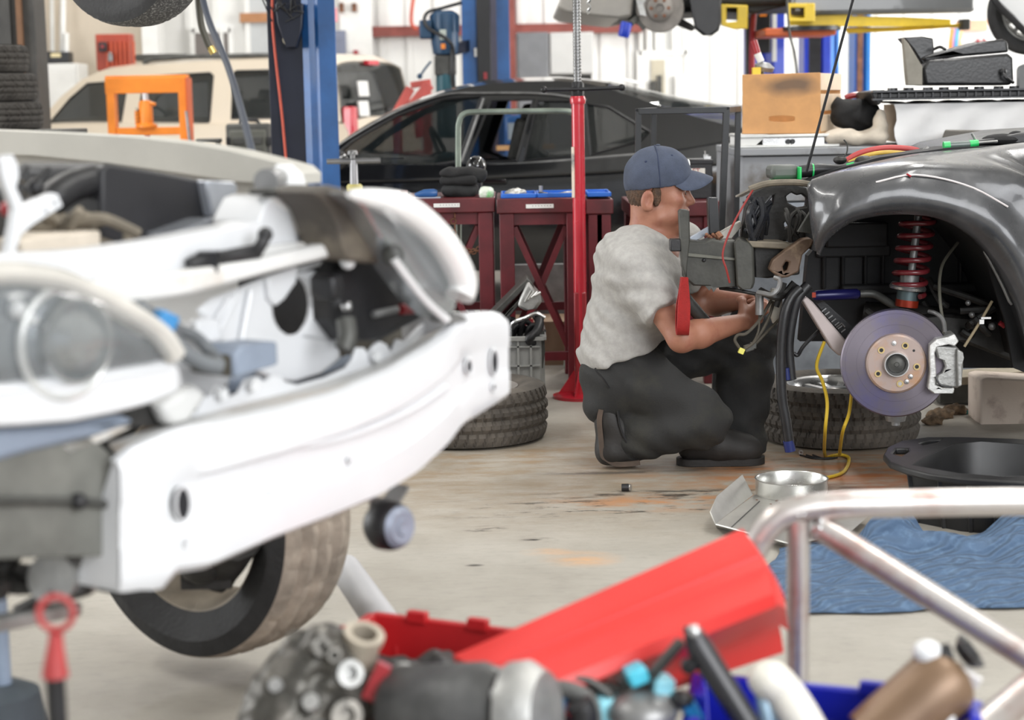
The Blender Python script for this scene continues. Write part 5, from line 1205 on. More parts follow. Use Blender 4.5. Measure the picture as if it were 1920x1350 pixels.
# cap: crown, brim, button, seams
ops = [('u', 0, ell(h(-.014, 0, .032), (.110, .09, .105))), ('u', .02, ell(h(.03, 0, .045), (.062, .072, .075))), ('i', .004, half(h(.0, 0, .004), (.12, 0, -1))), ('s', .0, ell(h(-.014, 0, .0), (.10, .082, .085)))]
cp_ = sdf_part('cap', ops, .0035, m_cap, man, lambda X, Y, Z: .0012 * np.sin(X * 70) * np.sin(Z * 80 + Y * 30), 2)
cp_['label'] = 'faded navy baseball cap'
rows = []
for i in range(13):
    t = i / 12; r_ = []
    for j in range(17):
        a_ = (j / 16 - .5) * pi * .94
        yb_ = sin(a_) * .076; xb = -.014 + .108 * sqrt(max(0.02, 1 - (yb_ / .09) ** 2)) * .93
        x = xb + t * .082 * cos(a_) ** .55; y = yb_ * (1 + .02 * t)
        z = .057 - 9.2 * y * y * (1 + .1 * t) - .17 * (x - .09) - .012 * t * t * cos(a_)
        r_.append(h(x, y, z))
    rows.append(r_)
part('brim', MB().sheet(rows, vec=(0, 0, -.006)), m_cap, cp_, 60)
part('button', MB().ball(h(-.01, 0, .138), (.008, .008, .004)), m_cap, cp_)
def surf_arc(x0, x1, off): return [h(x0 + (x1 - x0) * t, -.0905 * cos(asin_(t)), .032 + .106 * sin(asin_(t))) for t in np.linspace(0.1, .98, 14)]
asin_ = lambda t: t * pi / 2
for x0_ in (-.01,):
    part('seam', MB().tube([h(-.012 - .01 * t, -.0912 * cos(t * pi / 2) * (1), .032 + .1062 * sin(t * pi / 2)) for t in np.linspace(-.15, .98, 16)], .0016, 6), mat('dark_navy_thread', (.03, .04, .08), .9), cp_)
for (ex, ez) in ((.03, .105), (-.055, .088)):
    yy = -.09 * sqrt(max(0, 1 - ((ex + .014) / .11) ** 2 - ((ez - .032) / .105) ** 2)) - .001
    part('eyelet', MB().ball(h(ex, yy, ez), (.004, .002, .004)), mat('dark_navy_thread', (.03, .04, .08)), cp_)
part('emblem', MB().ball(h(.088, 0, .075), (.006, .02, .016)), m_whitep, cp_)
# t-shirt
fold = lambda X, Y, Z: .0052 * np.sin(55 * (X * .5 + Z) + 3.5 * np.sin(9 * X + 5 * Y)) * np.sin(14 * X + 9 * Z + 4 * Y) + .0034 * np.sin(95 * (Z + .55 * X) + 4 * np.sin(13 * X - 7 * Y)) * np.sin(11 * Z + 8 * Y)
hem_a, hem_b = P(1090, 690, MY), P(1250, 634, MY)
ops = [('u', 0, ell(P(1204, 535, MY), (.142, .185, .16), (0, -.2, 0))), ('u', .08, ell(P(1172, 610, MY), (.132, .17, .15))), ('u', .06, ell(P(1163, 668, MY), (.138, .182, .12))),
       ('u', .06, cap(P(1208, 470, MY - .06), rsh + Vector((0, .03, 0)), .075, .078)), ('u', .06, cap(P(1225, 462, MY + .06), lsh + Vector((0, -.03, 0)), .07, .078)),
       ('u', .05, ell(P(1172, 490, MY), (.1, .16, .11)))]
ops += [('i', .006, half(P(1165, 668, MY), (P(1165, 690, MY) - P(1148, 636, MY))))]
hn = (hem_b - hem_a).cross(Vector((0, 1, 0))); hn = -hn if hn.z > 0 else hn
ops[-1] = ('i', .008, half(hem_a, hn))
sl = rsh.lerp(rel, .62); ll = lsh.lerp(lel, .66)
sle = [('u', .05, cap(rsh, rsh.lerp(rel, .75), .078, .068))]; 
ops += sle; ops += [('u', .05, cap(lsh, lsh.lerp(lel, .72), .075, .066))]
cutR = (rel - rsh).normalized(); 
# trim the sleeves square to the arm without touching the body: subtract a fat disc past the hem
RB = lambda d: Matrix(basis(d)).transposed()
ops += [('s', .004, rbox(sl + cutR * .09, (.1, .1, .085), 0, RB(cutR)))]
cutL = (lel - lsh).normalized(); ops += [('s', .004, rbox(ll + cutL * .09, (.1, .1, .085), 0, RB(cutL)))]
ops += [('s', .008, cap(h(.02, 0, -.09), P(1226, 436, MY), .072, .07))]
sh = sdf_part('t_shirt', ops, .0047, m_shirt, man, fold, 2)
ringp = [P(1228, 444, MY) + Vector((.074 * cos(a_) + .0, .074 * sin(a_), -.034 * cos(a_) + .006)) for a_ in [2 * pi * k / 28 for k in range(28)]]
part('collar', MB().tube(ringp, .0085, 8, closed=True), m_shirt, sh)
# trousers
foldp = lambda X, Y, Z: .008 * np.sin(42 * (Z * 1.0 - X * .45) + 3 * np.sin(8 * X + 5 * Y)) * np.sin(12 * X + 10 * Z) + .003 * np.sin(80 * (X * .7 + Z) + 3 * np.sin(15 * Z))
ops = [('u', 0, ell(P(1172, 690, MY), (.124, .152, .1))), ('u', .06, cap(rhip, rkn + Vector((-.01, 0, .0)), .112, .088)), ('u', .02, ell(rkn + Vector((.005, 0, -.012)), (.082, .078, .082))),
       ('u', .03, cap(rkn + Vector((-.02, 0, -.03)), rank + Vector((-.0, -.0, .0)), .078, .078)), ('u', .05, cap(P(1135, 712, MY - .05), P(1140, 745, MY - .07), .08, .085)),
       ('u', .05, cap(lhip, lkn, .105, .082)), ('u', .03, cap(lkn, lank, .088, .082)), ('u', .03, cap(lkn.lerp(lank, .5), lank + Vector((.02, 0, .02)), .08, .085))]
ops += [('s', .01, rbox(P(1150, 590, MY) + Vector((0, 0, .05)), (.4, .4, .1), 0)), ('s', .006, rbox(lank + Vector((0, 0, -.095)), (.2, .11, .08), 0))]
a_ = P(1122, 762, 5.85)
ops += [('s', .012, cap(P(1142, 790, 5.85) + Vector((-.012, 0, 0)), P(1160, 858, 5.85), .052, .056)), ('s', .006, half(Vector((0, 0, .022)), (0, 0, -1)) if False else rbox((rank.x, rank.y, -.07), (.6, .6, .085), 0))]
tr_ = sdf_part('trousers', ops, .0058, m_pants, man, foldp, 1)
part('pocket_seam', MB().tube(crv([P(1116, 690, 5.742), P(1120, 698, 5.738), P(1132, 712, 5.735), P(1142, 728, 5.742)], 5), .003, 6), m_black, tr_)
# boots: right one on its toe with the sole to the left, left one flat
tb = Fl(1165, 880); by = tb.y + .03
ops = [('u', 0, cap(P(1138, 775, by), P(1146, 845, by), .042, .047)), ('u', .03, cap(P(1146, 845, by), Vector((P(1176, 860, by).x, by, .05)), .046, .042)), ('u', .03, cap(P(1150, 790, by), P(1175, 815, by), .045, .05)), ('i', .004, half((0, 0, .012), (0, 0, -1)))]
b1 = sdf_part('boot', ops, .0045, m_boot, man, None, 2)
path = crv([P(1121, 763, by), P(1118, 785, by), P(1121, 820, by), P(1124, 850, by), Vector((P(1134, 868, by).x, by, .03)), Vector((P(1152, 876, by).x, by, .013)), Vector((P(1180, 878, by).x, by, .012)), Vector((P(1199, 874, by).x, by, .016))], 5)
rows = [[p + Vector((0, w_, 0)) for w_ in (-.045, -.03, 0, .03, .045)] for p in path]
part('sole', MB().sheet(rows, t=.016, flip=1), m_sole, b1, 50)
part('lace', MB().tube(crv([P(1158, 770, by - .05), P(1163, 800, by - .055), P(1175, 830, by - .055), P(1190, 856, by - .05)], 5), .004, 6), m_black, b1)
lb_ = Fl(1350, 876); ly = lb_.y + .05
xh, xt = P(1268, 870, ly).x, P(1434, 870, ly).x
ops = [('u', 0, cap((xh + .05, ly, .06), (xh + .13, ly, .065), .047, .055)), ('u', .03, cap((xh + .13, ly, .06), (xt - .05, ly, .045), .05, .042)), ('u', .04, cap((xh + .13, ly, .07), lank + Vector((-.0, (ly - lank.y), .02)), .05, .05)), ('i', .004, half((0, 0, .016), (0, 0, -1)))]
b2 = sdf_part('boot', ops, .0045, m_boot, man, None, 2)
out = [(xh + .0 + .03, -.042), (xh + .12, -.047), (xt - .08, -.05), (xt - .025, -.038), (xt, 0), (xt - .025, .038), (xt - .08, .05), (xh + .12, .047), (xh + .03, .042), (xh, 0)]
oo = crv([Vector((x, y, 0)) for x, y in out], 4, closed=True)
part('sole', MB().plate([(p.x, p.y) for p in oo], [], lambda x, y, k: Vector((x, ly + y, .002 + .022 * k))), m_boot, b2)
# ================================================================== STRIPPED CAR (right)
SCY = 5.5
m_primer = mat('worn_charcoal_paint', (.055, .056, .06), .27, .2, .25, 5, col2=(.1, .1, .105), coat=.3)
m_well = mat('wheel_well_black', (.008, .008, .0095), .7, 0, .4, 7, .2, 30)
m_frame = mat('grey_green_frame', (.05, .05, .044), .5, .2, .25, 12, .1, 60)
m_mess = mat('dirty_black', (.02, .019, .018), .55, 0, .5, 18, .15, 60)
sc = thing('stripped_car', 'stripped charcoal car without its nose and wheel, brake disc bare', 'car', (P(1760, 850, 5.9).x, 5.9, 0))
# fender: five guide lines with their own depth
def line(pts, n=40):
    c = crv([P(*p) for p in pts], 10); L = [0]
    for i in range(1, len(c)): L.append(L[-1] + (c[i] - c[i - 1]).length)
    out = []; j = 0
    for i in range(n):
        d = L[-1] * i / (n - 1)
        while j < len(c) - 2 and L[j + 1] < d: j += 1
        t = (d - L[j]) / max(1e-9, L[j + 1] - L[j]); out.append(c[j].lerp(c[j + 1], min(1, t)))
    return out
y0 = 5.36
arch = [(1536, 478, y0 + .06), (1548, 452, y0 + .03), (1572, 430, y0), (1600, 413, y0), (1650, 402, y0), (1705, 400, y0), (1755, 406, y0), (1800, 424, y0), (1840, 455, y0), (1875, 500, y0), (1900, 545, y0), (1922, 600, y0), (1945, 690, y0)]
bul = [(1530, 462, y0 + .04), (1538, 440, y0), (1560, 414, y0 - .04), (1595, 396, y0 - .05), (1650, 384, y0 - .055), (1710, 380, y0 - .055), (1762, 384, y0 - .055), (1815, 400, y0 - .055), (1862, 430, y0 - .055), (1902, 475, y0 - .055), (1930, 525, y0 - .05), (1955, 585, y0 - .05), (1975, 680, y0 - .05)]
cre = [(1524, 432, y0 + .05), (1530, 412, y0 + .02), (1552, 385, y0 - .015), (1592, 356, y0 - .03), (1650, 340, y0 - .035), (1706, 328, y0 - .035), (1765, 335, y0 - .035), (1822, 352, y0 - .03), (1866, 375, y0 - .03), (1905, 400, y0 - .03), (1945, 440, y0 - .03), (1985, 490, y0 - .03), (2010, 640, y0 - .03)]
mid = [(1520, 400, y0 + .06), (1524, 385, y0 + .04), (1545, 362, y0 + .02), (1590, 336, y0 + .01), (1650, 320, y0 + .01), (1706, 308, y0 + .01), (1765, 308, y0 + .015), (1822, 312, y0 + .015), (1866, 318, y0 + .01), (1905, 328, y0), (1945, 345, y0), (1990, 370, y0), (2030, 600, y0)]
top = [(1516, 352, y0 + .1), (1519, 345, y0 + .09), (1540, 335, y0 + .09), (1585, 320, y0 + .1), (1645, 307, y0 + .12), (1706, 298, y0 + .14), (1765, 293, y0 + .15), (1822, 289, y0 + .15), (1866, 286, y0 + .14), (1905, 284, y0 + .13), (1945, 283, y0 + .12), (1995, 282, y0 + .12), (2050, 282, y0 + .12)]
inn = [(1518, 345, y0 + .2), (1522, 340, y0 + .2), (1545, 332, y0 + .22), (1590, 318, y0 + .26), (1645, 304, y0 + .32), (1706, 292, y0 + .38), (1765, 285, y0 + .42), (1822, 280, y0 + .45), (1866, 277, y0 + .45), (1905, 275, y0 + .45), (1945, 274, y0 + .45), (1995, 273, y0 + .45), (2050, 273, y0 + .45)]
g = [line(l) for l in (arch, bul, cre, mid, top, inn)]
lip_in = [p + Vector((0, .05, -.0)) for p in g[0]]
cols = [crv([g[r][j] for r in range(6)], 5) for j in range(40)]
rr = random.Random(4)
rows = [lip_in] + [[cols[j][i] for j in range(40)] for i in range(len(cols[0]))]
for i, r_ in enumerate(rows):   # battered metal
    for j, p in enumerate(r_): p.y += .004 * sin(j * .55 + i * .3) * sin(i * .4) + .0012 * sin(j * 1.9 + 1)
fe = part('fender', MB().sheet(rows, t=.004, flip=-1), m_primer, sc, 60)
part('crease_chip', MB().tube([p + Vector((0, -.007, .001)) for p in g[2][9:24]], .003, 6), mat('bare_white_edge', (.75, .7, .7), .5), fe)
part('red_mark', MB().tube([P(1700, 326, y0 - .045), P(1708, 331, y0 - .045)], .003, 6), m_red, fe)
# hood-level deck and door panel off frame
part('engine_lid', MB().plate([(1500, 352), (1540, 336), (1650, 304), (1780, 285), (2050, 274), (2050, 268), (1780, 277), (1650, 295), (1540, 324), (1498, 342)], [], lambda u_, v, k: P(u_, v, y0 + .42) + Vector((0, .2 * k, .0))), m_well, sc, 30)
part('windscreen_cowl', MB().plate([(1760, 285), (1900, 268), (2050, 262), (2050, 240), (1920, 248), (1790, 272)], [], lambda u_, v, k: P(u_, v, y0 + .5) + Vector((0, .5 * k, 0))), m_black, sc, 30, .01)
# wheel housing: arched tunnel plus inner wall
ai = [p + Vector((0, .05, .006)) for p in g[0]]
dep = [0, .1, .25, .42, .55]
rows = [[p + Vector((0, d, -.02 * d)) for p in ai] for d in dep]
part('wheel_housing', MB().sheet(rows, vec=(0, 0, .006)), m_well, sc, 60)
wy = y0 + .58
part('inner_wall', MB().plate([(1500, 640), (1515, 480), (1570, 418), (1650, 392), (1750, 392), (1850, 440), (1920, 560), (1960, 660), (1960, 690), (1800, 690), (1790, 650), (1600, 640)], [[(1640, 600), (1760, 600), (1760, 640), (1640, 640)]], lambda u_, v, k: P(u_, v, wy) + Vector((0, .06 * k, 0))), m_well, sc, 30)
mb = MB()
for u_ in (1545, 1580, 1622, 1655, 1800, 1840): mb.box(P(u_, 505, wy - .01), (.012, .03, .13))
mb.box(P(1605, 440, wy - .02), (.2, .05, .08)).box(P(1600, 470, wy - .01), (.24, .03, .04)).box(P(1720, 540, wy - .03), (.5, .06, .03))
part('housing_ribs', mb, m_well, sc, 30, .006)
part('floor_pan', MB().box(P(1800, 640, wy + .35), (.8, .6, .06)), m_well, sc)
part('strut_tower', MB().lathe([(0.0, .1), (.1, .09), (.11, .06), (.1, .05)], P(1722, 425, y0 + .37), (0, 0, 1), 28), m_well, sc)
part('fender_lip_trim', MB().tube(crv([P(1846, 470, y0 + .1), P(1862, 500, y0 + .1), P(1880, 535, y0 + .1), P(1892, 562, y0 + .1), P(1898, 570, y0 + .1)], 5), .006, 8), m_alu, sc)
part('splash_panel', MB().plate([(1848, 462), (1870, 480), (1905, 570), (1925, 700), (1900, 690), (1885, 600), (1860, 520)], [], lambda u_, v, k: P(u_, v, y0 + .13) + Vector((0, .02 * k, 0))), m_well, sc, 30)
# coil spring and strut
spy = y0 + .32; sa, sb2 = P(1722, 405, spy), P(1702, 552, spy); ax = (sb2 - sa)
x_, y_, z_ = basis(ax); pts = []
NT = 6.4
for i in range(200):
    t = i / 199; a_ = 2 * pi * NT * t; r_ = .050; pts.append(sa + ax * t + (x_ * cos(a_) + y_ * sin(a_)) * r_)
m_spring = mat('red_spring', (.14, .015, .02), .35, 0, .15, 8, coat=.4)
st_ = part('strut', MB().cyl(sa, P(1701, 575, spy), .012, 16).cyl(P(1706, 515, spy), P(1700, 575, spy), .03, 24), m_grey, sc)
part('coil_spring', MB().tube(pts, .0085, 10), m_spring, st_)
part('spring_perch', MB().lathe([(.02, -.008), (.056, -.008), (.058, 0), (.05, .012), (.02, .012)], P(1702, 538, spy), tuple(-ax), 28), m_steel, st_)
part('adjuster_collar', MB().lathe([(.02, -.015), (.034, -.015), (.034, .018), (.02, .018)], P(1701, 556, spy), tuple(-ax), 24), mat('teal_grey', (.1, .14, .15), .4, .5), st_)
part('red_collar', MB().lathe([(.02, -.01), (.036, -.01), (.036, .012), (.02, .012)], P(1700, 569, spy), tuple(-ax), 24), mat('red_orange_anodised', (.3, .03, .012), .3, .4), st_)
# brake disc, hub, caliper
bc = P(1679, 680, 5.5); da = Vector((-.13, -1, .02)).normalized()
m_rotor = mat('heat_blued_rotor', (.19, .17, .2), .34, .85, 0, 5, col2=(.16, .15, .27))
nt = m_rotor.node_tree; N = nt.nodes; L = nt.links; bb = N['Principled BSDF']
tg = N.new('ShaderNodeTangent'); tg.direction_type = 'RADIAL'; tg.axis = 'Y'; bb.inputs['Anisotropic'].default_value = .55; L.new(tg.outputs[0], bb.inputs['Tangent'])
m_hat = mat('hub_face', (.42, .33, .3), .42, .5, 0, 9, col2=(.46, .27, .16))
bd = part('brake_disc', MB().lathe([(.09, .012), (.163, .012), (.167, .008), (.167, -.012), (.16, -.016), (.05, -.016)], bc, da, 72), m_rotor, sc, 30)
mb = MB()
for r_ in (.118, .152): mb.ring([(r_, .0118), (r_ + .0004, .0122), (r_ + .0008, .0118)], bc, da, 64)
part('groove_rings', mb, mat('dark_rotor', (.1, .09, .11), .4, .8), bd)
hat = part('disc_hat', MB().lathe([(.04, .03), (.084, .03), (.09, .026), (.093, .012), (.093, .0), (.04, .0)], bc, da, 56), m_hat, bd, 30)
hub = part('hub', MB().lathe([(.0, .036), (.026, .036), (.031, .042), (.034, .054), (.037, .054), (.041, .03), (.0, .02)], bc, da, 40), m_steel, sc, 35)
part('hub_centre', MB().lathe([(0, .05), (.006, .05), (.008, .046), (.02, .044), (.026, .038), (0, .03)], bc, da, 24), m_dark, hub)
bx, by_, bz_ = basis(da)
def polar(r_, deg, o=0.0):
    # angle measured in the picture, 0 right, counter-clockwise
    ex = Vector((1, 0, 0)); ex = (ex - da * ex.dot(da)).normalized(); ez = Vector((0, 0, 1)); ez = (ez - da * ez.dot(da)).normalized()
    return bc + (ex * cos(radians(deg)) + ez * sin(radians(deg))) * r_ + da * o
for dg in (65, 137, 209, -8, 281 + 0): 
    part('lug_hole', MB().cyl(polar(.062, dg, .026), polar(.062, dg, .0308), .0062, 12), m_black if dg != 281 else m_steel, hat)
    part('hole_rim', MB().ring([(.0062, .0), (.0105, .0), (.0105, .0045), (.0062, .0045)], polar(.062, dg, .0285), da, 18), mat('brassy_rim', (.55, .42, .2), .4, .6), hat)
for dg, rr_ in ((97, .064), (300, .063), (318, .058)): part('screw', MB().lathe([(0, .004), (.007, .003), (.0085, 0), (0, 0)], polar(rr_, dg, .03), da, 14), m_steel, hat)
part('small_hole', MB().cyl(polar(.066, 38, .028), polar(.066, 38, .0308), .004, 10), m_blackm, hat)
cal = part('caliper', MB().plate([(1752, 648), (1792, 650), (1802, 660), (1806, 668), (1806, 690), (1803, 722), (1795, 728), (1754, 722), (1756, 705), (1766, 700), (1772, 688), (1768, 676), (1757, 672)], [], lambda u_, v, k: P(u_, v, 5.44) + Vector((.012 * k, .085 * k, 0))), m_alu, sc, 30, .006)
part('bracket', MB().plate([(1744, 648), (1756, 636), (1776, 632), (1790, 626), (1798, 640), (1790, 650), (1778, 646), (1758, 650), (1753, 662), (1756, 700), (1754, 722), (1768, 728), (1790, 728), (1788, 738), (1750, 738), (1740, 730), (1744, 700), (1743, 670)], [], lambda u_, v, k: P(u_, v, 5.43) + Vector((.01 * k, .1 * k, 0))), mat('light_cast', (.58, .58, .57), .42, .6, .15, 20, .15, 80), cal, 30, .005)
part('spring_clip', MB().tube(crv([P(1754, 706, 5.425), P(1764, 722, 5.42), P(1785, 726, 5.425)], 4), .003, 6), m_blackm, cal)
part('rear_fin', MB().plate([(1795, 655), (1806, 660), (1808, 672), (1803, 690), (1803, 724), (1796, 726)], [], lambda u_, v, k: P(u_, v, 5.42) + Vector((.0, .04 * k, 0))), m_alu, cal, 30, .003)
part('ball_joint', MB().lathe([(0, -.02), (.03, -.018), (.034, 0), (.03, .02), (.0, .03)], P(1679, 778, 5.56), (0, 0, 1), 20).cyl(P(1679, 786, 5.56), P(1679, 797, 5.56), .014, 12), m_grey, sc)
part('knuckle', MB().tube([P(1712, 585, 5.62), P(1705, 640, 5.62), P(1690, 700, 5.62), P(1680, 770, 5.6)], [.03, .045, .045, .03], 14), m_mess, sc)
# arms, damper, lines
part('steering_damper', MB().tube([P(1524, 555, 5.72), P(1532, 554, 5.72), P(1606, 551, 5.75), P(1612, 551, 5.75)], [.012, .017, .017, .01], 16), mat('deep_blue_tube', (.01, .01, .075), .3, .2, .1), sc)
part('damper_label', MB().box(P(1526, 553, 5.70), (.012, .004, .016)), mat('red_orange_anodised', (.55, .06, .02)), sc)
part('tie_rod', MB().tube(crv([P(1612, 551, 5.75), P(1640, 552, 5.75), P(1668, 568, 5.72), P(1700, 585, 5.68)], 5), .013, 10), m_dark, sc)
part('control_arm', MB().plate([(1503, 562), (1512, 556), (1524, 566), (1592, 645), (1588, 660), (1574, 668), (1560, 655)], [], lambda u_, v, k: P(u_, v, 5.6) + Vector((0, .06 * k, 0))), mat('pinkish_grey_arm', (.5, .43, .42), .5, .2, .08, 8), sc, 30, .005)
part('louvre_panel', MB().plate([(1532, 570), (1545, 565), (1640, 650), (1610, 660), (1585, 640)], [], lambda u_, v, k: P(u_, v, 5.78) + Vector((0, .03 * k, 0))), m_black, sc)
mb = MB()
for i in range(7): mb.bar(P(1541 + 6 * i, 584 + 6.5 * i, 5.77), P(1549 + 6 * i, 578 + 6.5 * i, 5.77), .004, .004)
mb.tube([P(1568, 614, 5.77), P(1578, 606, 5.77), P(1584, 613, 5.77)], .0025, 6)
part('louvre_marks', mb, m_grey, sc)
part('crossmember', MB().tube([P(1620, 585, 5.9), P(1720, 600, 5.85), P(1850, 610, 5.8), P(1930, 640, 5.8)], [.035, .05, .05, .06], 12), m_mess, sc)
part('lower_arm', MB().plate([(1700, 600), (1780, 590), (1900, 600), (1940, 640), (1930, 690), (1800, 640), (1740, 640)], [], lambda u_, v, k: P(u_, v, 5.72) + Vector((0, .2 * k, 0))), m_mess, sc, 30, .01)
mb = MB(); rr = random.Random(11)
for i in range(12): p0 = P(1720 + rr.random() * 190, 570 + rr.random() * 60, 5.6 + rr.random() * .2); mb.tube(crv([p0, p0 + Vector((rr.uniform(-.1, .1), 0, rr.uniform(-.06, .03))), p0 + Vector((rr.uniform(-.15, .15), .1, rr.uniform(-.03, .08)))], 4), .012, 8)
part('linkages', mb, m_mess, sc)
part('brake_line', MB().tube(crv([P(1796, 455, y0 + .3), P(1770, 490, y0 + .25), P(1762, 520, y0 + .2), P(1762, 555, y0 + .15), P(1766, 590, y0 + .12), P(1772, 610, y0 + .1), P(1768, 625, 5.48)], 6), .005, 8), mat('olive_line', (.1, .095, .075), .5), sc)
part('brake_hose', MB().tube(crv([P(1742, 584, 5.5), P(1756, 588, 5.47), P(1768, 600, 5.46), P(1772, 622, 5.46)], 5), .0065, 8), m_grey, sc)
part('sensor_line', MB().tube(crv([P(1808, 650, 5.5), P(1826, 622, 5.5), P(1842, 596, 5.5), P(1860, 565, 5.52)], 5), .0045, 8), mat('tan_line', (.3, .24, .15), .5), sc)
mb = MB().box(P(1848, 596, 5.49), (.03, .012, .006)).box(P(1840, 603, 5.49), (.014, .012, .014)); part('line_clip', mb, m_steel, sc)
part('red_fitting', MB().cyl(P(1874, 605, 5.55), P(1884, 612, 5.55), .008, 10), m_red, sc)
mb = MB().ball(P(1822, 590, 5.6), .01).ball(P(1815, 568, 5.6), .009).ball(P(1860, 612, 5.6), .012); part('bolts', mb, m_grey, sc)
# front rail, bumper mounts, uprights
ry = 5.62
ra = part('frame_rail', MB().plate([(1281, 456), (1290, 450), (1320, 454), (1335, 448), (1352, 452), (1380, 450), (1382, 538), (1345, 540), (1338, 545), (1330, 537), (1300, 536), (1284, 522)], [], lambda u_, v, k: P(u_, v, ry) + Vector((0, .1 * k, 0))), m_frame, sc, 30, .006)
part('rail_step', MB().plate([(1284, 474), (1378, 484), (1378, 488), (1284, 480)], [], lambda u_, v, k: P(u_, v, ry - .012) + Vector((0, .02 * k, 0))), mat('light_frame_edge', (.12, .12, .1), .5), ra)
part('rail_hole', MB().ball(P(1320, 488, ry - .003), (.006, .003, .006)), m_black, ra)
mb = MB().plate([(1322, 536), (1330, 545), (1334, 540), (1338, 548), (1344, 540), (1346, 536)], [], lambda u_, v, k: P(u_, v, ry + .0) + Vector((0, .02 * k, 0))); part('torn_edge', mb, m_dark, ra)
part('mount_plate', MB().plate([(1376, 456), (1384, 448), (1406, 456), (1413, 466), (1415, 530), (1411, 542), (1390, 544), (1381, 536)], [], lambda u_, v, k: P(u_, v, ry - .03) + Vector((.02 * k, .14 * k, 0))), m_frame, sc, 30, .006)
part('rail_body', MB().plate([(1412, 462), (1500, 466), (1500, 515), (1440, 522), (1414, 520)], [], lambda u_, v, k: P(u_, v, ry + .02) + Vector((0, .1 * k, 0))), m_mess, sc, 30, .006)
part('rail_top', MB().plate([(1404, 452), (1470, 455), (1500, 462), (1480, 468), (1406, 464)], [], lambda u_, v, k: P(u_, v, ry - .02) + Vector((0, .14 * k, 0))), mat('dusty_tan_metal', (.17, .145, .11), .7, .1, .3, 14), sc, 30, .004)
part('upright', MB().plate([(1273, 397), (1277, 393), (1291, 394), (1293, 397), (1294, 450), (1286, 522), (1279, 500)], [], lambda u_, v, k: P(u_, v, ry - .03) + Vector((.0, .05 * k, 0))), m_frame, sc, 30, .004)
part('upright', MB().plate([(1327, 374), (1331, 371), (1346, 371), (1350, 436), (1330, 441)], [], lambda u_, v, k: P(u_, v, ry + .06) + Vector((0, .05 * k, 0))), m_gun, sc, 30, .004)
mb = MB().box(P(1266, 459, ry), (.035, .05, .038)); part('square_tube_end', mb, m_black, sc, 30, .004)
mb = MB()
for i in range(6): mb.ball(P(1325 + 4 * i, 440 + (i % 3) * 3, ry + .05), .006)
mb.tube([P(1345, 437, ry + .05), P(1352, 446, ry + .04)], .01, 8); part('spring_clips', mb, m_rust, sc)
part('bracket_plate', MB().plate([(1346, 438), (1388, 414), (1392, 424), (1372, 448), (1352, 452)], [], lambda u_, v, k: P(u_, v, ry + .09) + Vector((0, .03 * k, 0))), mat('pale_scrap', (.45, .43, .39), .5, .3, .2, 20), sc, 30, .003)
part('pale_duct', MB().plate([(1294, 446), (1330, 425), (1332, 438), (1296, 455)], [], lambda u_, v, k: P(u_, v, ry + .07) + Vector((0, .03 * k, 0))), mat('blue_grey_bench', (.3, .33, .38)), sc, 30, .003)
# headlamp bucket: torn black plastic around a see-through gap
buck = [(1392, 470), (1390, 440), (1398, 390), (1412, 360), (1440, 346), (1490, 345), (1512, 352), (1520, 372), (1524, 430), (1508, 455), (1470, 452), (1430, 462)]
part('headlamp_bucket', MB().plate(buck, [[(1474, 368), (1484, 361), (1494, 366), (1504, 364), (1514, 372), (1512, 388), (1498, 390), (1486, 385), (1477, 380)], [(1470, 418), (1482, 410), (1484, 424), (1472, 428)], [(1440, 372), (1452, 366), (1450, 384), (1442, 392)]], lambda u_, v, k: P(u_, v, ry + .1) + Vector((0, .05 * k, 0))), m_mess, sc, 30, .004)
mb = MB(); rr = random.Random(21)
for i in range(16):
    u0, v0 = 1400 + rr.random() * 50, 360 + rr.random() * 30; u1, v1 = 1398 + rr.random() * 40, 430 + rr.random() * 25
    p0, p1 = P(u0, v0, ry + .06 * rr.random()), P(u1, v1, ry + .06 * rr.random()); mb.tube(crv([p0, p0.lerp(p1, .4) + Vector((rr.uniform(-.03, .03), -.02, 0)), p1], 4), rr.choice((.004, .006, .011)), 7)
part('wiring_folds', mb, mat('shiny_black', (.015, .016, .02)), sc)
mb = MB()
for i in range(7): mb.tube(crv([P(1470 + rr.random() * 40, 390 + rr.random() * 15, ry), P(1465 + rr.random() * 50, 410, ry - .02), P(1470 + rr.random() * 45, 440 + rr.random() * 14, ry)], 4), .007, 7)
part('headlamp_wires', mb, m_mess, sc)
part('top_bar', MB().tube(crv([P(1405, 355, ry + .0), P(1440, 344, ry), P(1490, 342, ry), P(1520, 346, ry)], 5), .010, 8), mat('dusty_tan_metal', (.17, .145, .11)), sc)
part('fender_bracket', MB().plate([(1495, 435), (1524, 388), (1530, 428), (1520, 438)], [], lambda u_, v, k: P(u_, v, y0 + .14) + Vector((0, .02 * k, 0))), m_frame, sc, 30, .003)
rb = [(1442, 506), (1450, 488), (1478, 466), (1505, 448), (1518, 446), (1528, 452), (1522, 462), (1505, 478), (1498, 510), (1478, 520), (1462, 522)]
part('rusted_bracket', MB().plate(rb, [[(1468, 500), (1474, 490), (1480, 492), (1476, 506), (1470, 510)]], lambda u_, v, k: P(u_, v, ry - .06) + Vector((0, .05 * k, 0))), mat('brown_burnt_metal', (.12, .075, .05), .55, .2, .5, 14, col2=(.28, .2, .13)), sc, 30, .006)
part('tow_loop', MB().tube(crv([P(1452, 520, ry - .05), P(1462, 524, ry - .06), P(1460, 540, ry - .06), P(1448, 552, ry - .06), P(1432, 550, ry - .05), P(1420, 548, ry - .04)], 6), .008, 8), m_grey, sc)
mb = MB().tube(crv([P(1425, 545, ry), P(1450, 556, ry - .03), P(1470, 552, ry), P(1490, 530, ry)], 5), .012, 8).tube(crv([P(1470, 530, ry), P(1462, 555, ry), P(1455, 575, ry)], 5), .01, 8)
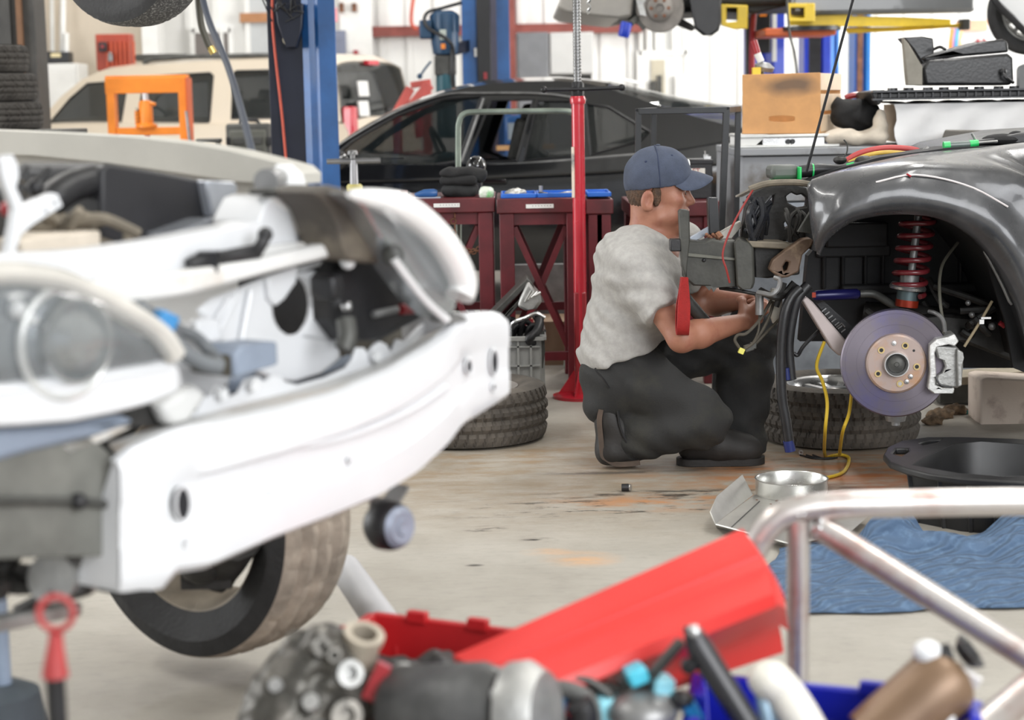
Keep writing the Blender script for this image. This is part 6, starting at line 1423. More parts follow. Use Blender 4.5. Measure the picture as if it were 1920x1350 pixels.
mb.tube(crv([P(1350, 540, ry + .06), P(1390, 546, ry), P(1420, 552, ry)], 5), .006, 8)
part('lower_brackets', mb, m_mess, sc)
part('slave_cylinder', MB().cyl(P(1424, 552, ry), P(1424, 590, ry + .0), .013, 14).cyl(P(1424, 548, ry), P(1424, 556, ry), .016, 14), m_grey, sc)
# hanging black hoses
part('drip_hose', MB().tube(crv([P(1500, 540, ry - .04), P(1482, 560, ry - .05), P(1470, 595, ry - .06), P(1464, 660, ry - .06), P(1466, 740, ry - .06), P(1474, 790, ry - .06), P(1481, 838, ry - .06)], 6), .0155, 12), m_black, sc)
part('drip_hose', MB().tube(crv([P(1515, 535, ry - .02), P(1495, 560, ry - .03), P(1484, 600, ry - .03), P(1478, 650, ry - .03), P(1482, 700, ry - .03), P(1484, 712, ry - .03)], 6), .017, 12), m_black, sc)
part('hose_end', MB().cyl(P(1478, 826, ry - .06), P(1482, 846, ry - .06), .017, 12), mat('blue_plug', (.012, .022, .12), .4), sc); part('hose_end', MB().cyl(P(1474, 690, ry - .05), P(1476, 712, ry - .05), .01, 10), mat('blue_plug', (.012, .022, .12), .4), sc)
part('thin_hose', MB().tube(crv([P(1488, 662, ry), P(1496, 666, ry), P(1506, 650, ry), P(1530, 625, ry + .02), P(1545, 612, ry + .04)], 5), .006, 8), m_black, sc)
part('clear_bottle', MB().lathe([(0, .05), (.014, .05), (.022, .02), (.022, -.02), (.01, -.06), (0, -.065)], P(1454, 570, ry + .05), (0, 0, 1), 16), mat('milky_plastic', (.62, .62, .56), .4), sc)
# wiring looms that hang by the man's hands
m_loom = mat('dusty_loom', (.07, .06, .045), .7, 0, .3, 20)
part('wiring_loom', MB().tube(crv([P(1448, 560, 5.66), P(1424, 600, 5.62), P(1400, 625, 5.6), P(1384, 628, 5.6), P(1378, 638, 5.6), P(1386, 652, 5.6)], 6), .005, 8).tube(crv([P(1452, 560, 5.66), P(1440, 600, 5.62), P(1415, 640, 5.6), P(1395, 655, 5.6)], 6), .005, 8).tube(crv([P(1424, 590, 5.63), P(1422, 620, 5.6), P(1410, 645, 5.6), P(1396, 650, 5.6)], 6), .0035, 8).tube(crv([P(1500, 560, 5.66), P(1450, 610, 5.64), P(1412, 650, 5.62)], 6), .0045, 8), m_loom, sc)
part('plug', MB().box(P(1390, 658, 5.6), (.018, .016, .018), (0, .4, 0)), mat('yellow_plug', (.75, .7, .15), .4), sc, 30, .002)
part('plug', MB().box(P(1404, 652, 5.61), (.03, .02, .022), (0, -.3, 0)).box(P(1412, 648, 5.61), (.02, .02, .02)), m_dark, sc, 30, .003)
part('red_wire', MB().tube(crv([P(1414, 352, ry), P(1402, 372, ry - .02), P(1380, 410, ry - .04), P(1362, 450, ry - .07), P(1355, 480, ry - .08), P(1362, 505, ry - .08), P(1368, 530, ry - .07)], 6), .0032, 8), mat('red_wire', (.25, .025, .022), .4), sc)
# red tow strap
ps = crv([P(1283, 520, ry - .06), P(1282, 560, ry - .065), P(1281, 600, ry - .075), P(1280, 618, ry - .07), P(1280, 626, ry - .045), P(1279, 617, ry - .015), P(1279, 590, ry - .015), P(1282, 550, ry - .03), P(1283, 520, ry - .04)], 6)
wv = Vector((.02, .011, -.002))
rows = [[p - wv * (.55 + .45 * min(1, max(0, (P(1283, 520, ry).z - p.z) / .08))), p, p + wv * (.55 + .45 * min(1, max(0, (P(1283, 520, ry).z - p.z) / .08)))] for p in ps]
part('tow_strap', MB().sheet(rows, t=.004), mat('red_webbing', (.3, .01, .009), .75, 0, .1, 60, .3, 300), sc, 60)
part('front_shaft', MB().tube([P(1285, 560, ry + .03), P(1310, 590, ry + .05), P(1330, 612, ry + .08)], .02, 10), m_mess, sc)
# rocker and axle stand so the shell is carried
part('sill_beam', MB().box(P(1990, 690, 5.55) + Vector((.95, .2, 0)), (1.3, .5, .14)), m_well, sc)
dx = P(2032, 400, y0).x
part('door', MB().plate([(dx, .3), (dx + .98, .3), (dx + 1.02, .6), (dx + 1.0, 1.03), (dx + .01, 1.03)], [], lambda x, z, k: Vector((x, y0 + .02 + .1 * abs(z - .62) + .05 * k, z))), m_primer, sc, 30, .01)
part('door_handle', MB().box((dx + .86, y0 + .02, .86), (.16, .03, .03)), m_black, sc, 30, .006)
part('door_window', MB().plate([(dx + .1, 1.04), (dx + .96, 1.04), (dx + .9, 1.36), (dx + .5, 1.34)], [], lambda x, z, k: Vector((x, y0 + .1 + .35 * (z - 1.04) + .006 * k, z))), m_glass, sc)
xs = P(1990, 700, 5.9).x + .6
ws = thing('axle_stand', 'axle stand carrying the stripped car beyond the right frame edge', 'axle stand', (xs, 5.9, 0))
part('post', MB().cyl((xs, 5.9, 0.01), (xs, 5.9, P(1990, 690, 5.55).z - .09), .03, 14), m_dark, ws); part('base', MB().box((xs, 5.9, .01), (.25, .25, .02)), m_dark, ws)
# blocks and plank under the car
yb_ = 6.1
a = P(1838, 715, yb_); b_ = Fl(1835, 796)
single('concrete_block', MB().plate([(1838, 712), (1852, 708), (1990, 716), (1990, 800), (1838, 797)], [], lambda u_, v, k: P(u_, v, b_.y) + Vector((0, .18 * k, 0))), mat('stained_block', (.68, .58, .5), .8, 0, .2, 9, .2, 40, col2=(.36, .27, .23)), 'stained pinkish block standing on floor right of the caliper', 'block', bevel=.006)
single('wood_plank', MB().box(P(1830, 703, 6.75) + Vector((.05, 0, 0)), (.42, .16, .03), (0, -.06, .1)), mat('grey_plank', (.38, .33, .25), .75, 0, .2, 10), 'weathered plank lying behind the brake caliper on the blocks', 'plank', bevel=.003)
single('support_block', MB().box((P(1830, 703, 6.75).x + .05, 6.95, (P(1830, 710, 6.75).z - .012) / 2), (.3, .12, P(1830, 710, 6.75).z - .03)), m_dark, 'dark block under the weathered plank', 'block')
# things lying along the top of the car
def topthing(*a, **k): return single(*a, **k)
q = P(1800, 271, y0 + .48)
sd_ = thing('screwdriver', 'green and black handled tool lying on the fender top', 'screwdriver', q)
part('handle', MB().tube([P(1770, 274, y0 + .46), P(1776, 273, y0 + .46), P(1784, 272, y0 + .46), P(1818, 270, y0 + .46), P(1830, 269, y0 + .46)], [.012, .014, .011, .011, .009], 14), mat('clear_dark_handle', (.12, .15, .14), .2), sd_)
part('cap', MB().tube([P(1769, 274, y0 + .46), P(1781, 273, y0 + .46)], .0145, 14).tube([P(1818, 270, y0 + .46), P(1834, 268, y0 + .46)], [.0125, .011], 14), mat('bright_green', (.02, .5, .12), .35), sd_)
part('blade', MB().cyl(P(1834, 268, y0 + .46), P(1870, 265, y0 + .48), .004, 8), m_steel, sd_)
mb = MB()
for (u0, v0, u1, v1) in ((1822, 250, 1832, 268), (1795, 275, 1806, 284), (1805, 284, 1812, 274)): mb.cyl(P(u0, v0, y0 + .47), P(u1, v1, y0 + .47), .004, 8)
single('steel_pins', mb, m_steel, 'small steel pins lying beside the green handled tool', 'pins')
m_hose = mat('maroon_hose', (.45, .06, .06), .5, 0, .1)
hy = y0 + .6
single('air_hose', MB().tube(crv([P(1586, 302, hy), P(1610, 288, hy), P(1645, 279, hy), P(1680, 277, hy), P(1716, 281, hy), P(1730, 290, hy)], 6), .010, 10), m_hose, 'dull red air hose arching over the engine bay', 'hose')
single('air_hose', MB().tube(crv([P(1592, 306, hy - .03), P(1625, 292, hy - .03), P(1660, 286, hy - .03), P(1700, 288, hy - .03), P(1722, 293, hy - .03)], 6), .008, 10), mat('mustard_hose', (.55, .35, .05), .5), 'mustard yellow hose under the dull red hose', 'hose')
single('grey_hose', MB().tube(crv([P(1610, 306, hy - .06), P(1640, 298, hy - .06), P(1690, 297, hy - .06), P(1725, 290, hy - .06), P(1740, 278, hy - .05)], 6), .011, 10), m_grey, 'grey pipe curving beneath the coloured hoses', 'pipe')
q = P(1466, 323, 5.75)
mm = thing('scan_tool', 'grey hand-held box with green edge lying at the front of the fender', 'tool', q)
part('case', MB().box(P(1467, 322, 5.78), (.092, .09, .045), (0, 0, .1)), mat('grey_green_case', (.1, .11, .1), .5), mm, 30, .014)
part('rim', MB().box(P(1495, 324, 5.75), (.006, .09, .04), (0, 0, .1)).box(P(1470, 339, 5.76), (.08, .09, .008)), mat('bright_green', (.02, .5, .12)), mm, 30, .003)
q = P(1545, 320, 5.78)
bt_ = thing('black_gadget', 'black tool with green stripes lying in the engine bay', 'tool', q)
part('body', MB().tube([P(1500, 322, 5.8), P(1530, 318, 5.8), P(1570, 318, 5.82), P(1600, 312, 5.84)], [.02, .022, .016, .012], 10), m_blackm, bt_)
part('stripe', MB().tube([P(1522, 320, 5.8), P(1525, 320, 5.8)], .0235, 14).tube([P(1582, 316, 5.83), P(1602, 311, 5.83)], .0135, 10), mat('bright_green', (.02, .5, .12)), bt_)
single('bay_clutter', MB().ball(P(1620, 302, 5.86), (.03, .04, .018)).ball(P(1575, 300, 5.86), (.022, .03, .014)).ball(P(1660, 300, 5.86), (.05, .04, .012)).box(P(1576, 298, 5.86), (.02, .03, .02)), m_mess, 'dark caps and fittings along the engine bay edge', 'fittings')
single('black_glove', MB().ball(P(1880, 262, 5.9), (.07, .05, .02)).ball(P(1860, 268, 5.9), (.03, .03, .015)).ball(P(1905, 258, 5.9), (.03, .03, .022)), m_blackcloth, 'black glove lying by the green handled tool', 'glove')
single('prop_rod', MB().cyl(P(1606, -25, 5.7), P(1512, 322, 5.7), .0045, 8), m_blackm, 'thin black rod slanting up from the stripped car front', 'rod')
single('wire_loop', MB().tube(crv([P(1582, 262, 5.9), P(1588, 270, 5.9), P(1588, 285, 5.9), P(1580, 298, 5.9)], 5), .0025, 6), m_dark, 'thin dark wire hanging below the cream rag', 'wire')
q = P(1405, 375, 5.9)
single('pale_tape', MB().bar(P(1385, 368, 5.95), P(1412, 354, 5.9), .03, .006), mat('pale_scrap', (.45, .43, .39)), 'pale strip lying across the torn headlamp bucket', 'strip')
# ================================================================== WHITE CAR FRONT (foreground left)
B_ = Vector((.589, .808, 0)); NN = Vector((.808, -.589, 0))
WO = P(225, 980, 2.4); SO = P(580, 330, 3.25)
def W(u_, v, k=0.0): return onplane(u_, v, WO - NN * k, NN)        # crosswise plane, k metres behind the bumper
def S_(u_, v, j=0.0): return onplane(u_, v, SO + B_ * j, B_)        # lengthwise plane of the far flank
def wp(pts, k, d, holes=()): return MB().plate(pts, holes, lambda a, b, q: W(a, b, k) - NN * (d * q))
def spn(pts, j, d, holes=()): return MB().plate(pts, holes, lambda a, b, q: S_(a, b, j) + B_ * (d * q))
def el(cx, cy, rx, ry, n=20): return [(cx + rx * cos(2 * pi * i / n), cy + ry * sin(2 * pi * i / n)) for i in range(n)]
wc = thing('white_car', 'white car in the foreground stripped down to its bumper beam and headlamps', 'car', Fl(300, 1350).lerp(W(300, 900, .6), .0))
wc.location = (W(400, 900, .5).x, W(400, 900, .5).y, 0)
m_wcar = mat('white_car_body', (.66, .67, .69), .3, 0, .03, 4, coat=.3)
m_wdirt = mat('white_body_dusty', (.66, .66, .65), .45, 0, 0, 5, col2=(.5, .42, .34))
# bumper beam: bowed plate with holes
bow = lambda u_: -.075 * sin(pi * min(1, max(0, (u_ - 215) / 735)))
def dens(pts, step=35):
    out = []
    for i in range(len(pts)):
        a, b = Vector((*pts[i], 0)), Vector((*pts[(i + 1) % len(pts)], 0)); k = max(1, int((b - a).length / step))
        for j in range(k): q = a.lerp(b, j / k); out.append((q.x, q.y))
    return out
bo = [(220, 872), (245, 850), (330, 805), (480, 770), (640, 722), (760, 668), (840, 610), (872, 592), (930, 590), (944, 602), (948, 735), (930, 748), (918, 775), (900, 765), (880, 790), (862, 785), (830, 830), (770, 885), (700, 928), (600, 968), (500, 1006), (420, 1032), (388, 1040), (384, 1062), (368, 1070), (350, 1060), (330, 1064), (308, 1096), (285, 1100), (262, 1096), (240, 1102), (236, 1060)]
top_e = [(u_, v) for u_, v in bo[:10]]
def beam_curves(n=48):
    """upper and lower edge sampled on the same columns so that the beam bends smoothly"""
    up = [(220, 872), (250, 846), (330, 812), (420, 794), (520, 774), (640, 738), (740, 695), (820, 644), (856, 608), (880, 592), (930, 590), (948, 606)]
    lo = [(238, 1102), (262, 1098), (300, 1098), (328, 1066), (384, 1058), (500, 1006), (600, 968), (700, 928), (770, 885), (830, 830), (862, 792), (900, 768), (948, 738)]
    f = lambda L_, x: next((a[1] + (b[1] - a[1]) * (x - a[0]) / (b[0] - a[0]) for a, b in zip(L_, L_[1:]) if a[0] <= x <= b[0]), L_[0][1] if x < L_[0][0] else L_[-1][1])
    return f, up, lo
f_, up_, lo_ = beam_curves()
rows = []
NC = 56
prof = [(0, -.0), (.03, .012), (.12, .014), (.3, .014), (.34, .002), (.4, -.0), (.6, -.0), (.66, .002), (.7, .014), (.88, .014), (.97, .012), (1, 0)]
for t, o_ in [(0, -.012)] + prof + [(1, -.085)]:
    r_ = []
    for i in range(NC):
        u_ = 222 + 726 * i / (NC - 1); a, b = f_(up_, u_), f_(lo_, u_)
        endf = min(1, max(0, min((u_ - 300) / 90, (880 - u_) / 60))) * .6 + .15
        oo = o_ if o_ < -.01 else o_ * endf
        p = W(u_, a + (b - a) * t, bow(u_)) + NN * oo
        r_.append(p)
    rows.append(r_)
bm_ = part('bumper_beam', MB().sheet(rows, t=.006, flip=1), m_wcar, wc, 35)
part('beam_end', MB().plate([(-.0, 0), (1, 0), (1, 1), (0, 1)], [], lambda x, y, k: (rows[1][0].lerp(rows[0][0], x)).lerp(rows[-2][0].lerp(rows[-1][0], x), y) + B_ * .006 * k), m_wcar, bm_)
part('beam_end', MB().plate([(-.0, 0), (1, 0), (1, 1), (0, 1)], [], lambda x, y, k: (rows[1][-1].lerp(rows[0][-1], x)).lerp(rows[-2][-1].lerp(rows[-1][-1], x), y) - B_ * .006 * k), m_wcar, bm_)
m_hole = mat('hole_black', (.008, .009, .012), .8, 0, 0)
def hole(cx, cy, rx, ry):
    e = el(cx, cy, rx, ry, 24); k0 = bow(cx)
    part('slot', MB().plate(e, [], lambda a, b, q: W(a, b, k0) + NN * (.0125 - .05 * q)), m_hole, bm_)
    part('slot_rim', MB().tube([W(a, b, k0) + NN * .0125 for a, b in e], .0022, 6, closed=True), m_wcar, bm_)
for h_ in ((331, 943, 14, 32), (338, 1015, 5, 9), (916, 678, 7, 24), (915, 725, 4, 7), (646, 862, 3.5, 4), (868, 686, 6, 14)): hole(*h_)
for L_ in (((455, 828), (560, 835), (660, 812), (760, 770), (830, 725)), ((495, 925), (600, 915), (690, 880), (780, 825))):
    part('pressed_ridge', MB().tube(crv([W(a, b, bow(a)) + NN * .0075 for a, b in L_], 6), .0055, 8), m_wcar, bm_)
# toothed flange on top of the beam
tf = [(345, 800), (352, 772), (372, 765), (385, 745), (398, 742), (410, 722), (422, 726), (430, 745), (448, 738), (462, 712), (486, 706), (497, 716), (512, 704), (528, 706), (536, 716), (560, 722), (612, 708), (650, 690), (664, 672), (668, 652), (684, 652), (690, 664), (704, 646), (714, 640), (726, 646), (736, 662), (746, 636), (760, 640), (786, 612), (800, 602), (808, 586), (826, 580), (838, 604), (838, 640), (760, 700), (640, 745), (480, 800)]
part('toothed_flange', wp(tf, .085, .008), m_wcar, wc, 30, .002)
part('flange_gap_shade', wp([(345, 790), (365, 770), (420, 744), (500, 716), (560, 714), (640, 690), (690, 664), (760, 640), (836, 590), (838, 650), (640, 750), (345, 806)], .11, .006), mat('gap_shade_blue', (.05, .055, .065), .6, 0, .3, 6), wc)  # dark sheet standing in for the shade between the flange teeth
mb = MB()
up2 = crv([W(a, b, bow(a)) for a, b in ((235, 866), (330, 814), (480, 784), (640, 740), (740, 697), (820, 646), (868, 600))], 6); lo2 = crv([W(a, b, .09) for a, b in ((205, 830), (330, 790), (480, 750), (640, 704), (740, 662), (815, 612), (850, 590))], 6)
part('beam_shelf', MB().sheet([up2, lo2], vec=(0, 0, -.004)), m_wdirt, wc, 30)
for (a, b) in ((412, 738), (470, 722), (700, 668), (815, 598)): part('flange_bolt', MB().lathe([(.004, 0), (.009, 0), (.009, .01), (.004, .01)], W(a, b, .08), NN, 12), m_white, wc)
# crush box at the far end
part('crash_box', wp([(850, 592), (930, 590), (944, 602), (946, 730), (905, 765), (860, 700)], .02, .12), m_wcar, wc, 30, .006)
# near end of the car: grey cooler block and duct
m_cool = mat('dusty_cooler', (.16, .16, .145), .7, .2, .3, 5, .1, 40)
part('intercooler', wp([(-90, 840), (0, 838), (60, 818), (150, 800), (222, 862), (240, 1042), (100, 1046), (-90, 1052)], .03, .18), m_cool, wc, 30, .02)
part('cooler_seam', MB().tube([W(-90, 938, .025), W(150, 940, .025), W(232, 950, .025)], .007, 6), m_dark, wc)
part('cooler_bolt', MB().ball(W(148, 940, .02), .012), m_black, wc)
mb = MB(); rr = random.Random(31)
for i in range(9): p0 = W(-40 + rr.random() * 160, 1060 + rr.random() * 60, .1 + .15 * rr.random()); mb.tube(crv([p0, p0 + Vector((rr.uniform(-.06, .08), rr.uniform(-.04, .04), rr.uniform(-.03, .03))), p0 + Vector((rr.uniform(-.1, .1), .05, rr.uniform(-.06, .02)))], 5), .014, 8)
part('under_brackets', mb, m_mess, wc)
part('bushing', MB().cyl(W(95, 1085, .1), W(150, 1075, .14), .035, 18).cyl(W(135, 1045, .12), W(128, 1110, .12), .022, 14), m_alu, wc)
part('support_arm', MB().bar(W(-60, 1180, .12), W(140, 1140, .16), .03, .02), m_alu, wc, 30, .004)
part('undertray', wp([(150, 1050), (160, 1062), (235, 1072), (238, 1112), (222, 1118), (222, 1092), (160, 1082)], .12, .06), m_blackm, wc, 30, .004)
# upper radiator support
sup = [(-90, 482), (0, 478), (100, 474), (187, 468), (300, 452), (400, 433), (484, 416), (500, 430), (500, 450), (480, 470), (400, 492), (340, 508), (233, 525), (117, 525), (0, 512), (-90, 512)]
part('radiator_support', wp(sup, .1, .06), m_wcar, wc, 30, .012)
part('support_lip', wp([(150, 540), (170, 528), (300, 516), (500, 484), (630, 452), (640, 458), (636, 478), (500, 514), (367, 550), (300, 562), (230, 572), (190, 566)], .06, .03), m_wdirt, wc, 30, .008)
part('support_web', wp([(100, 525), (233, 522), (340, 506), (420, 486), (500, 462), (560, 455), (628, 452), (500, 488), (300, 520), (168, 532)], .1, .02), m_wdirt, wc, 30, .004)
part('latch_trim', MB().tube(crv([W(355, 498, .085), W(385, 488, .08), W(420, 484, .08), W(450, 478, .075), (W(482, 472, .075))], 5), .012, 8).box(W(392, 490, .078), (.03, .03, .03)).tube([W(480, 474, .07), W(492, 455, .06), W(498, 440, .06)], .010, 8).ball(W(497, 440, .06), .012), m_black, wc)
# strut tower / corner bracket
part('corner_bracket', wp([(484, 416), (494, 392), (505, 372), (520, 366), (585, 366), (612, 380), (622, 402), (630, 438), (638, 460), (560, 470), (500, 470)], .12, .1), m_wcar, wc, 30, .02)
part('bracket_shoulder', wp([(505, 372), (520, 366), (585, 368), (605, 395), (618, 430), (560, 440), (548, 400)], .115, .03), m_wdirt, wc, 30, .01)
part('rear_post', MB().plate([(500, 325), (520, 308), (548, 308), (566, 325), (577, 352), (560, 368), (508, 366)], [el(522, 333, 13, 14, 16)], lambda a, b, q: W(a, b, .2 + .05 * q)), m_white, wc, 30, .01)
part('post_bush', MB().tube([W(498, 340, .17), W(520, 334, .22)], .02, 14), m_grey, wc)
part('mount_cap', wp([(508, 356), (540, 352), (586, 354), (584, 364), (512, 366)], .1, .05), m_dark, wc, 30, .003)
# front panel with the oval opening
part('front_panel', wp([(372, 582), (400, 560), (440, 545), (500, 520), (560, 504), (632, 480), (642, 502), (636, 560), (636, 640), (642, 672), (600, 704), (560, 718), (500, 708), (470, 692), (440, 684), (418, 640), (392, 604)], .13, .012, [el(549, 572, 36, 57)]), m_wcar, wc, 30, .008)
part('panel_flap', wp([(502, 520), (560, 500), (556, 530), (535, 560), (518, 574), (505, 560)], .12, .012), m_wcar, wc, 30, .003)
mb = MB()
for a, b, c_, d in ((440, 555, 395, 650), (470, 545, 448, 660), (430, 560, 405, 600)): mb.tube([W(a, b, .125), W(c_, d, .125)], .006, 8)
part('panel_ribs', mb, m_wcar, wc)
part('panel_tab', wp([(368, 602), (392, 594), (414, 600), (418, 640), (372, 645)], .1, .02), m_wcar, wc, 30, .004)
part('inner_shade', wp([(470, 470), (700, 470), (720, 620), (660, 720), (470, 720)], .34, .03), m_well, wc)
part('bracket_clip', MB().ball(W(648, 470, .05), .016).ball(W(660, 478, .05), .013).ball(W(652, 490, .05), .013).ball(W(646, 455, .05), .012), m_white, wc)
part('sensor_box', wp([(438, 668), (452, 648), (522, 640), (524, 684), (440, 708)], .02, .07), mat('blue_grey_box', (.22, .26, .33), .5, 0, .08), wc, 30, .006)
part('sensor_socket', wp([(398, 668), (436, 664), (438, 708), (400, 702)], .015, .05), mat('brown_black', (.035, .03, .02), .5), wc, 30, .006)
part('harness', MB().tube(crv([W(256, 574, .06), W(276, 588, .05), W(304, 604, .03), (W(325, 636, .03)), W(350, 664, .02), W(385, 682, .01), W(415, 688, .0)], 6), .012, 10).tube(crv([W(312, 604, .03), W(340, 620, .04), W(368, 632, .05), W(395, 660, .04), W(412, 684, .01)], 5), .009, 8), mat('grey_harness', (.13, .14, .15), .6), wc)
part('blue_connector', MB().box(W(308, 602, .02), (.03, .03, .026), (0, .5, .6)), mat('sky_blue_plastic', (.03, .22, .5), .4), wc, 30, .004)
part('lower_cross_member', wp([(360, 735), (500, 690), (560, 716), (640, 690), (700, 668), (690, 690), (540, 745), (400, 775)], .16, .06), mat('blue_grey_box', (.22, .26, .33)), wc, 30, .006)
part('corner_fill', wp([(330, 640), (372, 600), (420, 640), (440, 690), (430, 740), (360, 760), (320, 720)], .15, .05), m_wcar, wc, 30, .01)
part('bay_shade', wp([(600, 690), (640, 655), (660, 640), (790, 560), (830, 600), (760, 660), (680, 700)], .3, .02), mat('bay_shade_brown', (.06, .055, .045), .8, 0, .3, 8), wc)  # flat dark brown sheet painted as the shade inside the bay
# near headlamp
hl = [(-90, 520), (0, 512), (60, 515), (117, 525), (183, 554), (250, 590), (300, 624), (328, 668), (283, 680), (183, 696), (0, 718), (-90, 726)]
m_lamp = mat('lamp_reflector', (.5, .52, .53), .2, .75, .12, 6)
hb_ = part('headlamp_housing', wp(hl, .0, .1), mat('lamp_bowl', (.26, .28, .3), .25, .5, .3, 5), wc, 30, .01)
part('lamp_rim', MB().tube(crv([W(a, b, -.01) for a, b in [(-90, 520), (0, 513), (60, 516), (117, 527), (183, 556), (250, 592), (300, 626), (328, 668)]], 4), .016, 8), mat('beige_lens_edge', (.55, .53, .49), .25, 0, .1, 8, coat=.4), hb_)
part('projector', MB().lathe([(.0, .03), (.028, .026), (.04, .01), (.048, .0), (.052, .012), (.056, .012), (.06, -.01), (0, -.01)], W(137, 638, -.005), NN, 36), m_lamp, hb_)
part('projector_ring', MB().ring([(.072 + .006 * cos(a_), .006 * sin(a_)) for a_ in [2 * pi * k / 8 for k in range(8)]], W(122, 642, -.008), NN, 40), mat('bright_ring', (.7, .71, .7), .25, .3), hb_)
part('small_bulb', MB().ball(W(32, 580, -.01), .012).ball(W(60, 600, -.005), .008), m_white, hb_)
def lens(outline, cx, cy, bulge, name, parent, m, edge=0.0):
    rows = []
    for i in range(8):
        t = i / 7; rows.append([W(cx + (a - cx) * (1 - t * .999), cy + (b - cy) * (1 - t * .999), -.014) + NN * bulge * (1 - (1 - t) ** 2) for a, b in outline + outline[:1]])
    return part(name, MB().sheet(rows, t=.002), m, parent, 60)
m_lens = mat('scratched_clear_lens', (.3, .32, .33), .12, 0, 0, alpha=.16, spec=.7)
lens(dens(hl, 40), 110, 620, .05, 'lens', hb_, m_lens)
part('lamp_fairing', wp([(-90, 730), (0, 720), (183, 698), (283, 682), (330, 670), (348, 700), (352, 730), (300, 755), (230, 775), (150, 792), (60, 800), (-90, 806)], -.01, .08), m_wcar, wc, 30, .014)
part('lower_duct', wp([(-90, 806), (60, 800), (150, 790), (230, 778), (260, 790), (180, 820), (60, 848), (0, 866), (-90, 872)], .02, .1), mat('blue_grey_box', (.22, .26, .33)), wc, 30, .012)
part('duct_lip', wp([(110, 838), (160, 812), (215, 800), (250, 800), (200, 826), (130, 852)], .03, .03), m_wdirt, wc, 30, .008)
part('dark_gap', wp([(230, 760), (300, 752), (360, 735), (370, 770), (300, 800), (225, 800), (150, 815)], .08, .03), m_mess, wc)
part('white_bracket', wp([(300, 760), (370, 720), (392, 740), (360, 790), (320, 800)], .05, .03), m_wdirt, wc, 30, .01)
# far headlamp
fl = [(645, 362), (667, 362), (717, 376), (777, 400), (833, 452), (866, 505), (877, 537), (874, 553), (858, 562), (852, 586), (838, 598), (800, 564), (770, 527), (740, 484), (706, 430), (684, 390)]
KF = -.04
fh = part('headlamp_housing', wp(fl, KF + .02, .06), m_lamp, wc, 30, .01)
def ridge(pts, k, r): return MB().tube(crv([W(a, b, k) for a, b in pts], 5), r, 10)
part('lamp_rim', ridge([(655, 364), (700, 372), (760, 393), (815, 436), (850, 486), (868, 530), (862, 556)], KF - .01, [.006 + .018 * min(1, i / 9) for i in range(31)]), mat('pearl_lens_edge', (.74, .74, .73), .25, 0, .05, 5, coat=.4), fh)
part('lamp_edge', ridge([(738, 484), (770, 528), (800, 565), (838, 600)], KF, .007), m_white, fh)
part('lens', MB().sheet([[W(a, b, KF - .012) for a, b in [(690, 388), (712, 432), (745, 484), (800, 556), (836, 590)]], [W(a, b, KF - .035) for a, b in [(715, 388), (742, 425), (775, 470), (818, 530), (848, 575)]], [W(a, b, KF - .02) for a, b in [(730, 386), (775, 412), (810, 450), (845, 505), (860, 552)]]], t=.002), m_lens, fh, 60)
part('lamp_foot', wp([(838, 598), (858, 588), (870, 594), (880, 600), (846, 606)], KF, .04), m_grey, fh)
m_strap = mat('dusty_dark_housing', (.07, .06, .05), .6, 0, .5, 7, .1, 40, col2=(.17, .145, .11))
part('lamp_carrier', wp([(585, 362), (598, 352), (618, 347), (650, 355), (672, 372), (690, 400), (706, 432), (735, 472), (738, 488), (700, 494), (655, 488), (644, 462), (634, 425), (622, 395), (602, 372)], .02, .09), m_strap, wc, 30, .012)
part('carrier_knob', MB().ball(W(737, 478, -.03), .018), m_dark, wc)
part('lamp_back', wp([(628, 520), (650, 488), (738, 486), (776, 540), (812, 590), (770, 612), (720, 640), (660, 640), (630, 600)], .08, .06), m_black, wc, 30, .02)
part('lamp_plug', wp([(622, 520), (640, 514), (648, 540), (640, 565), (624, 560)], .05, .05), m_blackm, wc, 30, .006)
part('bay_tube', MB().tube(crv([W(648, 600, .06), W(652, 630, .05), W(645, 655, .05)], 4), .016, 12), m_dark, wc)
part('bay_rod', MB().tube([W(700, 590, .07), W(745, 580, .07)], .006, 8), m_grey, wc); part('bay_bolt', MB().ball(W(650, 575, .06), .009), m_steel, wc)
part('bay_red', MB().tube([W(752, 580, .07), W(782, 578, .07)], .009, 8), m_red, wc)
# far wing top edge and inner wing
m_wing = mat('dusty_greige_wing', (.49, .475, .43), .5, 0, .07, 4)
wing = [(-90, 242), (0, 245), (120, 250), (250, 258), (350, 269), (430, 283), (500, 300), (545, 312), (560, 326), (560, 345), (500, 344), (440, 340), (400, 334), (300, 319), (190, 304), (60, 291), (-90, 288)]
part('wing_top', spn(wing, .0, .06), m_wing, wc, 30, .012)
part('inner_wing', spn([(-90, 288), (60, 290), (190, 303), (300, 318), (400, 332), (500, 342), (555, 344), (555, 500), (-90, 500)], .02, .03), mat('greige_inner_wing', (.45, .43, .39), .6, 0, .15, 4), wc)
part('wing_outer', spn([(-90, 246), (120, 254), (350, 272), (500, 303), (550, 330), (570, 700), (-90, 700)], .07, .02), m_white, wc)
